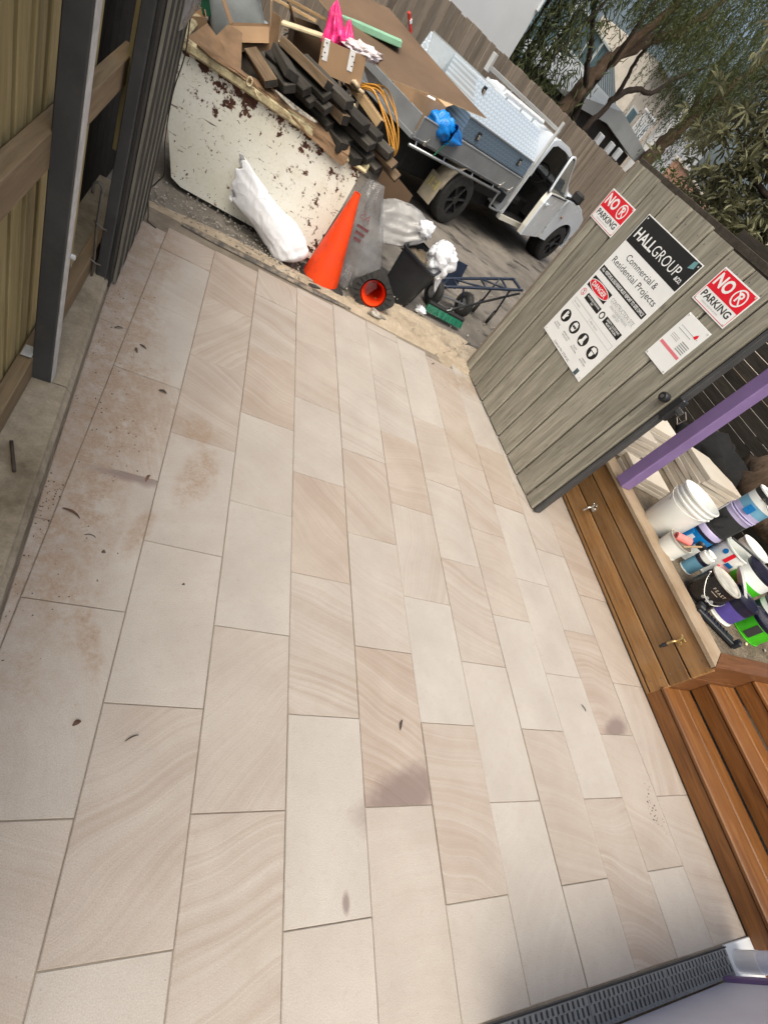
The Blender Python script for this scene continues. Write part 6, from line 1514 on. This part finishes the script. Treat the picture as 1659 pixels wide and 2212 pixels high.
w2 = tin('paint_tub', 4.20, 1.72, ZB, .12, .26, 'white tub with red stripes at the back of the tins', 'paint tub', [(0, .55, 'pail_white'), (.55, .62, 'sign_red'), (.62, .72, 'pail_white'), (.72, .8, 'ink_dark'), (.8, 1, 'pail_white')], 'pail_white', .005, 'lid')
tin('paint_tin', 3.97, 1.93, ZB, .1, .34, 'orange brown stain tin beside the tin stack', 'paint tin', [(0, .3, 'tin_sky'), (.3, .9, 'tin_orange'), (.9, 1, 'tin_char')], 'tin_char', .004, 'lid')
m = MB(); m.box((3.50, 1.795, ZB + .09), (.012, .13, .16), .002, rotm(0, 10, -20)); tag(m.build('sandpaper_pack', 'tin_blue'), 'flat blue pack standing against the white pail', 'pack')
tin('solvent_bottle', 3.545, 1.64, ZB, .035, .15, 'slim white bottle with black cap squeezed behind the small pot', 'bottle', [(0, .8, 'pail_white'), (.8, 1, 'black_plastic')], 'black_plastic', .001, 'lid')
tin('paint_tin', 4.02, 1.22, ZB, .10, .2, 'white and navy paint tin behind the bright green tin', 'paint tin', [(0, .4, 'pail_white'), (.4, .8, 'tin_navy'), (.8, 1, 'pail_white')], 'tin_char', .004, 'lid')
tin('paint_tin', 3.86, 1.78, ZB, .085, .16, 'low grey paint tin wedged behind the figure one tub', 'paint tin', [(0, .7, 'tin_char'), (.7, 1, 'tub_grey')], 'paint_dry', .004, 'open', tilt=(6, 8, 0))
tin('filler_tub', 3.73, 1.47, ZB, .07, .12, 'small white filler tub with red lid among the tins', 'filler tub', [(0, .85, 'pail_white'), (.85, 1, 'sign_red')], 'sign_red', .003, 'lid')
m = MB(); m.beam((3.78, 1.70, ZB + .27), (3.92, 1.52, ZB + .30), .02, .012, .003); tag(m.build('scraper', 'tub_black'), 'black scraper laid across the figure one tub', 'scraper')
# roller tray
tr_ = thing('roller_tray', 'black plastic roller tray handle lying by the purple tin', 'roller tray', (3.38, 1.05, ZB)); tr_.rotation_euler = (0, 0, math.radians(-43))
m = MB(); m.box((0, 0, .022), (.33, .035, .028), .006); m.box((-.15, .03, .03), (.05, .06, .05), .008); m.build('bar', 'tub_black', tr_)
m = MB(); m.box((.145, 0, .04), (.03, .05, .06), .006); m.box((.02, .05, .012), (.28, .10, .01), .003); m.build('tray_lip', 'tub_black', tr_)
for k in range(9): MB().box((-.11 + k * .026, .05, .02), (.006, .09, .006), .001).build('rib', 'tub_black', tr_)
for (x, y, z, lb) in ((3.74, 1.0, ZB + .006, 'small yellowed cork scrap on the bench soil'), (3.98, .985, ZB + .008, 'grey stone chip on the bench soil near the end cap')):
    m = MB(); m.box((x, y, z), (.03, .018, .014), .005, rotm(10, 5, 30)); tag(m.build('scrap', 'foam_cream' if x < 3.8 else 'stone_chip'), lb, 'scrap')
# fallen leaves and twigs on the paving
def leaf(x, y, L, w, a, label, mat='leaf_dead', curl=.006):
    L *= .8; w *= .8
    rows = []
    for i in range(8):
        u = i / 7; ww = w * math.sin(math.pi * min(1, u * .93 + .05)) ** .8 / 2; z = .002 + curl * math.sin(math.pi * u); bend = .12 * L * math.sin(u * 2.5)
        rows.append([(u * L - L / 2, -ww + bend, z + .003), (u * L - L / 2, bend, z), (u * L - L / 2, ww + bend, z + .003)])
    o = MB().sheet(rows).build('fallen_leaf', mat, smooth=True, loc=(x, y, .001)); o.rotation_euler = (0, 0, math.radians(a)); solid(o, .0008)
    tag(o, label, 'leaf', 'leaves fallen on the paving')
leaf(-.13, 1.155, .085, .013, -28, 'long curled brown leaf on the left pavers near the plinth')
leaf(-.109, 2.173, .05, .014, 105, 'dark slim leaf on the upper left pavers, left of a pair', 'litter_dark')
leaf(-.09, 2.22, .045, .012, 150, 'dark slim leaf on the upper left pavers, right of a pair', 'litter_dark')
leaf(.048, 1.946, .045, .018, -10, 'grey brown oval leaf alone on the upper left pavers', 'litter_dark')
leaf(.084, 1.408, .05, .013, 70, 'brown leaf beside the dark smudge on the left', 'leaf_dead')
leaf(-.214, 2.285, .05, .012, 30, 'dark curled leaf in the sand by the plinth', 'litter_dark')
leaf(.068, .448, .028, .018, 30, 'reddish brown leaf fragment on the large pale paver')
leaf(.222, .412, .05, .005, 25, 'thin curved twig on the banded paver at the left', 'litter_dark')
leaf(.006, 1.023, .016, .014, 0, 'round dark bud on the left pavers', 'litter_dark')
leaf(-.05, 1.078, .045, .004, -8, 'straight dark twig on the left pavers', 'litter_dark')
leaf(.29, .952, .012, .01, 0, 'tiny dark seed on the plain grey paver', 'litter_dark')
leaf(1.217, .496, .055, .011, 65, 'grey brown leaf smear on the tan paver in the middle', 'litter_dark', .003)
leaf(2.45, .642, .05, .006, 110, 'thin grey twig on the pale right pavers', 'litter_dark')
leaf(1.98, 3.46, .05, .014, 30, 'dark leaf at the edge of the sand heap', 'litter_dark')
m = MB(); m.tube([(-.36, 1.32, .112), (-.315, 1.20, .108)], .006, 6); tag(m.build('twig', 'litter_dark', smooth=True), 'short dark stick lying on the plinth at the left edge', 'twig')
# ------------------------------------------------------------------ beyond the lane: frame with s along the far fence, d away, z up
UU, NN = Vector((.8359, .5490, 0)), Vector((-.5490, .8359, 0)); BA = math.degrees(math.atan2(.549, .8359))
F = lambda s_, d, z: UU * s_ + NN * d + Vector((0, 0, z))
ff = thing('boundary_fence', 'weathered brown board fence along the far side of the lane', 'fence', tuple(F(2, 7, 0)), BA)
fbm = MB().box((0, 0, .96), (.156, .017, 1.92), .004).mesh('board', 'fence_old')
for k in range(112):
    s_ = k * .146
    o = inst('board', fbm, ff, (s_, (.010 if k % 2 else -.010) + random.uniform(-.002, .002), -.05 + random.uniform(-.012, .012) + .0115 * max(0, s_ - 4)))
for z in (.5, 1.5): MB().box((8.2, .045, z), (16.4, .045, .09), .003).build('rail', 'fence_old', ff)
# white rendered building
wbld = thing('white_building', 'plain white rendered wall of the building behind the far fence', 'building', tuple(F(10.5, 8.2, 0)), BA)
MB().box((-5.0, 2.5, 4.0), (10.0, 5.0, 8.0), .01).build('wall', 'wall_white', wbld)
m = MB(); m.tube([(-.06, -.03, 2.7), (-.06, -.03, 7.9)], .03, 8); m.build('downpipe', 'wall_white', wbld)
MB().box((-5.0, 2.4, 8.1), (10.4, 5.4, .2), .02).build('roof', 'roof_grey', wbld)
# carport roof behind the fence
cp = thing('carport', 'low grey carport roof over a block coloured as shade behind the far fence', 'carport', tuple(F(13.5, 9, 0)), BA)
m = MB(); m.prism([(.05, 0, 2.20), (3.77, 0, 2.93), (7.4, 0, 2.75), (6.7, 0, 2.40), (3.4, 0, 2.50), (1.2, 0, 2.22)], (0, 2.4, .15)); m.build('roof', 'roof_grey', cp)
m = MB(); m.prism([(.3, .3, .0), (6.7, .3, .0), (6.6, .3, 2.40), (3.4, .3, 2.48), (1.2, .3, 2.2), (.4, .3, 2.12)], (0, 2.0, 0)); m.build('shade_block', 'shade_under', cp)  # solid block coloured as the shade under the roof
for x in (3.3, 4.2, 4.9): MB().box((x, -.15, 1.95 + .05 * x), (.28, .12, .3), .02).build('bracket_box', 'board_white', cp)
# glazed pavilion
gp = thing('glass_pavilion', 'blue tinted glazed pavilion behind the weeping tree', 'building', tuple(F(19.2, 13.6, 0)), BA)
MB().box((1.6, 1.5, 2.2), (3.4, 2.8, 4.2), .02).build('glass', 'glass_blue', gp)
for x in (-.1, .75, 1.6, 2.45, 3.3): MB().box((x, .08, 2.2), (.07, .06, 4.3), .01).build('mullion', 'frame_pale', gp)
for z in (2.55, 3.4, 4.3): MB().box((1.6, .07, z), (3.5, .05, .08), .01).build('transom', 'frame_pale', gp)
# house with ribbed slate-grey roof
hb = thing('house', 'small house with ribbed slate grey roof behind the carport', 'house', tuple(F(23.2, 14, 0)), BA)
MB().box((1.6, 2.2, 1.4), (4.2, 3.8, 2.8), .02).build('wall', 'wall_white', hb)
m = MB(); m.prism([(-.5, -.4, 2.75), (3.9, -.4, 2.75), (3.3, 2.0, 4.7), (.6, 2.0, 4.7)], (0, .02, .08)); rf = m.build('roof', 'roof_slate', hb)
for k in range(14):
    u = k / 13; MB().beam((-.45 + 4.3 * u, -.42, 2.85), (.62 + 2.65 * u, 1.98, 4.79), .05, .04, .01).build('rib', 'roof_slate', rf)
# beige rendered house and white weatherboard house
hc = thing('house', 'beige rendered house in warm light beyond the carport', 'house', tuple(F(28.6, 15, 0)), BA)
MB().box((2.2, 2, 2.9), (4.2, 4, 5.8), .02).build('wall', 'wall_beige', hc)
m = MB(); m.prism([(-.4, -.5, 5.8), (4.8, -.5, 5.8), (4.8, 2, 7.6), (-.4, 2, 7.6)], (0, .05, .12)); m.build('roof', 'roof_slate', hc)
for x in (1.0, 3.0):
    w_ = MB().box((x, -.02, 3.6), (.9, .06, 1.2), .01).build('window', 'frame_pale', hc); MB().box((x, -.055, 3.6), (.76, .02, 1.06), 0).build('pane', 'glass_blue', w_)
ls = thing('picket_stair', 'pale slatted balcony stair beside the beige house', 'stair', tuple(F(27.0, 13.2, 0)), BA)
for k in range(7): MB().box((k * .22, 0, 3.55 + .03 * k), (.07, .05, 1.1), .008).build('slat', 'board_white', ls)
MB().box((.66, 0, 4.16), (1.7, .08, .08), .01).build('handrail', 'board_white', ls); MB().box((.66, .1, 3.0), (1.9, .4, .12), .01).build('landing', 'roof_grey', ls)
hd = thing('weatherboard_house', 'white weatherboard house with brown fascia on the right', 'house', tuple(F(33.2, 14.0, 0)), BA)
for k in range(26): MB().box((2.6, .0, .6 + k * .23), (5.6, .05, .222), .012, rotm(6, 0, 0)).build('weatherboard', 'board_white', hd)
MB().box((2.6, 2.1, 3.2), (5.5, 4.0, 6.2), .02).build('core', 'board_white', hd)
MB().beam((2.4, -.25, 6.25), (6.6, -.25, 6.45), .1, .26, .02).build('fascia', 'bark', hd)
m = MB(); m.prism([(2.0, -.3, 6.4), (7.0, -.3, 6.6), (6.8, 2.2, 8.2), (2.2, 2.2, 8.0)], (0, .05, .12)); m.build('roof', 'roof_slate', hd)
MB().box((4.3, -.08, 4.9), (.16, .1, 2.6), .01).build('corner_board', 'frame_pale', hd)
hw2 = thing('terracotta_wall', 'low pinkish rendered garden wall behind the gate top', 'wall', tuple(F(30, 11.5, 0)), BA)
MB().box((4, 0, 1.9), (9, .3, 3.8), .02).build('wall', 'terracotta', hw2)
MB().box((4, 0, 3.85), (9.1, .4, .12), .02).build('coping', 'wall_beige', hw2)
pw = thing('pale_house', 'pale sunlit house wall glimpsed through the broad leaves at the right', 'house', (24, 13, 0), -50)
MB().box((0, 3, 2.6), (16, 6, 5.2), .02).build('wall', 'wall_beige', pw)
for x in (-5, -2, 1, 4):
    w_ = MB().box((x, -.02, 2.6), (1.1, .06, 1.6), .01).build('window', 'frame_pale', pw); MB().box((x, -.055, 2.6), (.94, .02, 1.4), 0).build('pane', 'glass_blue', w_)
m = MB(); m.prism([(-8.5, -.6, 5.15), (8.5, -.6, 5.15), (8.5, 3, 7.2), (-8.5, 3, 7.2)], (0, .05, .12)); m.build('roof', 'terracotta', pw)

# ------------------------------------------------------------------ trees
rt = random.Random(11)
def limb(m, pts, r0, r1, n=8):
    p = smooth_path(pts, 5); k = len(p); m.tube([q + Vector((rt.uniform(-1, 1), rt.uniform(-1, 1), rt.uniform(-1, 1))) * r0 * .18 for q in p], [r0 + (r1 - r0) * i / (k - 1) for i in range(k)], n)
    return p
def strand(m, p, L, n, ll, lw, droop):
    """hanging twig with narrow leaves"""
    d = Vector((rt.gauss(0, 1), rt.gauss(0, 1), rt.gauss(0, .5))).normalized(); q = Vector(p)
    for i in range(n):
        d = (d + Vector((rt.gauss(0, .18), rt.gauss(0, .18), -droop))).normalized(); q = q + d * L / n
        a = (d + Vector((rt.gauss(0, .55), rt.gauss(0, .55), rt.gauss(-.15, .4)))).normalized(); sd = a.cross(Vector((rt.gauss(0, 1), rt.gauss(0, 1), rt.gauss(0, 1)))).normalized()
        l = ll * rt.uniform(.6, 1.3); w = lw * rt.uniform(.7, 1.3)
        m.add([q - sd * w * .2, q + a * l * .45 - sd * w * .5, q + a * l, q + a * l * .45 + sd * w * .5], [(0, 1, 2, 3)])
fd = lambda s_, d, z: F(s_, d, z)
wt = thing('weeping_tree', 'large fine leaved tree with forked brown trunk behind the fence', 'tree', tuple(F(13.5, 8.6, 0)))
O = F(13.5, 8.6, 0); V = lambda s_, z, dd=0: F(s_, 8.6 + dd, z) - O
tm = MB()
br_ = []
br_.append(limb(tm, [V(13.75, 0), V(13.75, 1.2), V(13.85, 2.0), V(14.0, 2.6), V(14.25, 3.2), V(14.9, 3.75), V(15.8, 4.2, .2), V(16.8, 4.7, .3), V(17.9, 5.5, .5)], .22, .07, 10))
br_.append(limb(tm, [V(14.25, 3.2), V(14.6, 3.9, -.1), V(15.0, 4.9, -.2), V(15.2, 6.2, -.2), V(15.1, 7.5, 0)], .13, .04))
br_.append(limb(tm, [V(15.8, 4.2, .2), V(16.4, 5.2, -.2), V(16.9, 6.5, -.4)], .09, .03))
br_.append(limb(tm, [V(16.8, 4.7, .3), V(18.2, 5.0, .6), V(19.5, 5.9, .9)], .07, .03))
tm.build('trunk', 'bark', wt, smooth=True)
tm = MB()
br_.append(limb(tm, [V(14.6, 0), V(14.6, 1.2), V(14.5, 2.05), V(14.0, 2.5, -.1), V(13.55, 2.8, -.1), V(13.1, 3.2), V(12.4, 3.6), V(11.6, 4.6)], .10, .04))
br_.append(limb(tm, [V(14.3, 2.25), V(14.35, 2.8), V(14.1, 3.4, -.2), V(13.9, 4.2, -.3), V(14.0, 5.2, -.4)], .07, .03))
br_.append(limb(tm, [V(15.2, 0), V(15.2, 1.3), V(15.3, 2.05), V(15.5, 2.5), V(15.6, 2.9), V(15.5, 3.3), V(15.35, 3.7), V(15.5, 4.6)], .10, .035))
br_.append(limb(tm, [V(15.55, 2.8), V(16.1, 3.2, .1), V(16.7, 3.45, .1), V(17.3, 3.6, .1), V(18.1, 4.2, .2), V(19.0, 4.7, .3), V(20.2, 5.4, .3)], .085, .03))
tm.build('branches', 'bark_dark', wt, smooth=True)
cm = MB()
for p in br_:
    n0 = int(len(p) * .6)
    for q in p[n0:]:
        for k in range(24):
            o_ = Vector((rt.gauss(0, .7), rt.gauss(0, .7), rt.gauss(.35, .5)))
            if (q + o_).z < 4.3 and (q + O).dot(UU) < 17: continue
            strand(cm, q + o_, rt.uniform(.35, .9), 20, .095, .019, .22)
for k in range(120):                                             # outer canopy in clumps with gaps between
    s0 = rt.uniform(11.3, 27.0); z0 = rt.uniform(4.5 + .10 * (s0 - 12), 6.9 + .3 * (s0 - 12)); d0 = 8.6 + rt.gauss(.3, .9)
    for q in range(rt.randint(14, 30)):
        strand(cm, F(s0 + rt.gauss(0, .42), d0 + rt.gauss(0, .35), z0 + rt.gauss(0, .3)) - O, rt.uniform(.35, .9), 22, .095, .019, .2)
cm.build('crown', 'leaf_fine', wt)
# second trunk on the right of the carport
t2_ = thing('street_tree', 'thick reddish brown trunk with hanging green foliage above the gate', 'tree', tuple(F(20.2, 8.7, 0)))
O2 = F(20.2, 8.7, 0); V2 = lambda s_, z, dd=0: F(s_, 8.7 + dd, z) - O2
tm = MB(); b2 = []
b2.append(limb(tm, [V2(20.1, 0), V2(20.1, 1.6), V2(20.2, 2.7), V2(20.4, 3.4), V2(20.7, 4.0), V2(21.2, 4.9), V2(21.9, 5.9), V2(22.6, 7.2)], .30, .08, 10))
b2.append(limb(tm, [V2(20.7, 4.0), V2(20.3, 4.8, .2), V2(20.1, 5.8, .3)], .12, .04)); b2.append(limb(tm, [V2(21.2, 4.9), V2(22.4, 5.2, -.3), V2(23.8, 6.0, -.5)], .12, .04))
tm.build('trunk', 'bark', t2_, smooth=True)
cm = MB()
for p in b2:
    for q in p[int(len(p) * .5):]:
        for k in range(22): strand(cm, q + Vector((rt.gauss(0, .6), rt.gauss(0, .6), rt.gauss(.1, .5))), rt.uniform(.4, .9), 20, .10, .021, .25)
for k in range(420):
    u = rt.random(); s_ = 19.6 + 3.6 * u + rt.gauss(0, .35); z = 4.0 + 2.9 * u + rt.gauss(0, .45)
    strand(cm, F(s_, 8.6 + rt.gauss(0, .6), z) - O2, rt.uniform(.4, .9), 22, .10, .021, .25)
cm.build('crown', 'leaf_fine', t2_)
def leafq(m, p, a, l, w, fold=.25):
    up = Vector((rt.gauss(0, .5), rt.gauss(0, .5), 1)); sd = a.cross(up).normalized(); nn = sd.cross(a)
    m.add([p, p + a * l * .3 - sd * w * .42 + nn * w * fold, p + a * l * .65 - sd * w * .45 + nn * w * fold, p + a * l - nn * l * .08, p + a * l * .65 + sd * w * .45 + nn * w * fold, p + a * l * .3 + sd * w * .42 + nn * w * fold], [(0, 1, 2, 3), (0, 3, 4, 5)])
# bamboo-like dark clump beside the white wall
bb = thing('bamboo_clump', 'dense dark bamboo leaved clump beside the white wall', 'bamboo', tuple(F(11.4, 8.4, 0)))
O3 = F(11.4, 8.4, 0); cm = MB(); tm = MB()
for k in range(16):
    x, y = rt.gauss(0.1, .45), rt.gauss(.3, .35); tm.tube(smooth_path([(x, y, 0), (x * 1.1, y, 2), (x * 1.4 + rt.gauss(0, .2), y, 4), (x * 2 + rt.gauss(0, .4), y, 5.6)], 3), [.025] * 9 + [.01], 6)
tm.build('culms', 'bark_dark', bb)['kind'] = 'stuff'
for k in range(3600):
    s_ = 11.35 + rt.gauss(.1, .62); z = rt.uniform(1.85, 5.6); d = 8.25 + rt.gauss(0, .35)
    if s_ < 10.55: s_ = 10.55 + rt.random() * .8
    p = F(s_, d, z) - O3; a = Vector((rt.gauss(0, .7), rt.gauss(-.3, .6), rt.gauss(-.75, .45))).normalized()
    leafq(cm, p, a, rt.uniform(.14, .26), rt.uniform(.022, .036))
cm.build('foliage', 'leaf_bamboo', bb)
# broad leaved tree close behind the gate on the right
bt_ = thing('broadleaf_tree', 'olive broad leaved tree with whorled leaves right of the gate', 'tree', (7.5, 6.3, 0))
O4 = Vector((7.5, 6.3, 0)); tm = MB(); tips = []
def B4(x, y, z): return Vector((x, y, z)) - O4
limbs4 = [[(7.5, 6.3, 0), (7.4, 6.4, 1.5), (7.0, 6.6, 2.1), (6.6, 6.95, 2.7), (6.2, 7.3, 3.4), (5.8, 7.7, 4.3)], [(7.4, 6.4, 1.4), (7.6, 6.2, 2.4), (7.4, 6.4, 3.3), (7.0, 6.7, 4.2), (6.7, 7.0, 5.0)], [(7.0, 6.6, 2.0), (6.7, 7.0, 2.2), (6.3, 7.3, 2.35), (5.95, 7.55, 2.4)],
           [(6.6, 6.95, 2.7), (6.3, 7.3, 2.75), (6.0, 7.55, 2.9), (5.75, 7.75, 3.05)], [(7.4, 6.4, 1.3), (7.1, 6.5, 1.75), (6.8, 6.8, 1.95), (6.5, 7.05, 2.05)], [(6.4, 7.1, 3.0), (6.2, 7.5, 3.5), (6.0, 7.9, 3.9), (5.7, 8.2, 4.4)], [(7.6, 6.2, 2.3), (7.8, 6.0, 2.8), (7.9, 6.1, 3.4)], [(7.3, 6.5, 2.6), (7.0, 6.7, 3.1), (6.8, 6.9, 3.6)]]
for L_ in limbs4:
    p = limb(tm, [B4(*q) for q in L_], .09 if L_[0][2] < 1 else .045, .015, 7)
    for q in p[int(len(p) * .35):]:
        for k in range(9): tips.append(q + Vector((rt.gauss(0, .32), rt.gauss(0, .32), rt.gauss(.0, .26))))
for tp in tips[::3]:
    near = min((q for q in tips[::9]), key=lambda z_: (z_ - tp).length); tm.tube([near, (near + tp) / 2 + Vector((0, 0, .05)), tp], [.008, .006, .004], 5)
tm.build('branches', 'bark_dark', bt_, smooth=True)
cm = MB()
for tp in tips:
    ax = Vector((rt.gauss(0, .6), rt.gauss(0, .6), rt.gauss(.3, .6))).normalized(); s1 = ax.orthogonal().normalized(); s2 = ax.cross(s1); n = rt.randint(6, 10); ph = rt.random() * 6
    for k in range(n):
        a = 2 * math.pi * k / n + ph; d = (ax * rt.uniform(.1, .6) + s1 * math.cos(a) + s2 * math.sin(a) + Vector((0, 0, -.25))).normalized()
        leafq(cm, tp + ax * rt.uniform(-.06, .04), d, rt.uniform(.13, .21), rt.uniform(.035, .055))
cm.build('crown', 'leaf_broad', bt_)
# bright shrubs over the gate top
for (s0, lb) in (((6.3, 8.6, 2.05, .5), 'small bright green shrub just above the gate top'), ((5.6, 6.6, 1.75, .4), 'low green shrub behind the middle of the gate top')):
    sh = thing('shrub', lb, 'shrub', (s0[0], s0[1], 0)); cm = MB(); tm = MB()
    for k in range(10): tm.tube([(rt.gauss(0, .06), rt.gauss(0, .06), 0), (rt.gauss(0, .2), rt.gauss(0, .2), s0[2] * .6), (rt.gauss(0, s0[3] * .5), rt.gauss(0, s0[3] * .5), s0[2])], [.012, .009, .004], 5)
    tm.build('stems', 'bark_dark', sh)['kind'] = 'stuff'
    for k in range(520):
        p = Vector((rt.gauss(0, s0[3] * .5), rt.gauss(0, s0[3] * .5), s0[2] - abs(rt.gauss(0, .45)) + .25)); a = Vector((rt.gauss(0, 1), rt.gauss(0, 1), rt.gauss(.2, .7))).normalized()
        leafq(cm, p, a, rt.uniform(.06, .12), rt.uniform(.02, .035))
    cm.build('foliage', 'leaf_bright', sh)
# unseen open roof frame, added over the bench to filter sky light
vr_ = thing('added_pergola', 'unseen purple roof frame added over the bench to filter sky light', 'added_pergola', (3.15, 3.4, 3.07))
MB().box((0, -1.6, .07), (.10, 5.2, .14), .004).build('beam', 'purple', vr_)
for k in range(6): MB().box((1.1, -3.9 + k * .95, .19), (2.4, .05, .10), .004).build('rafter', 'purple', vr_)
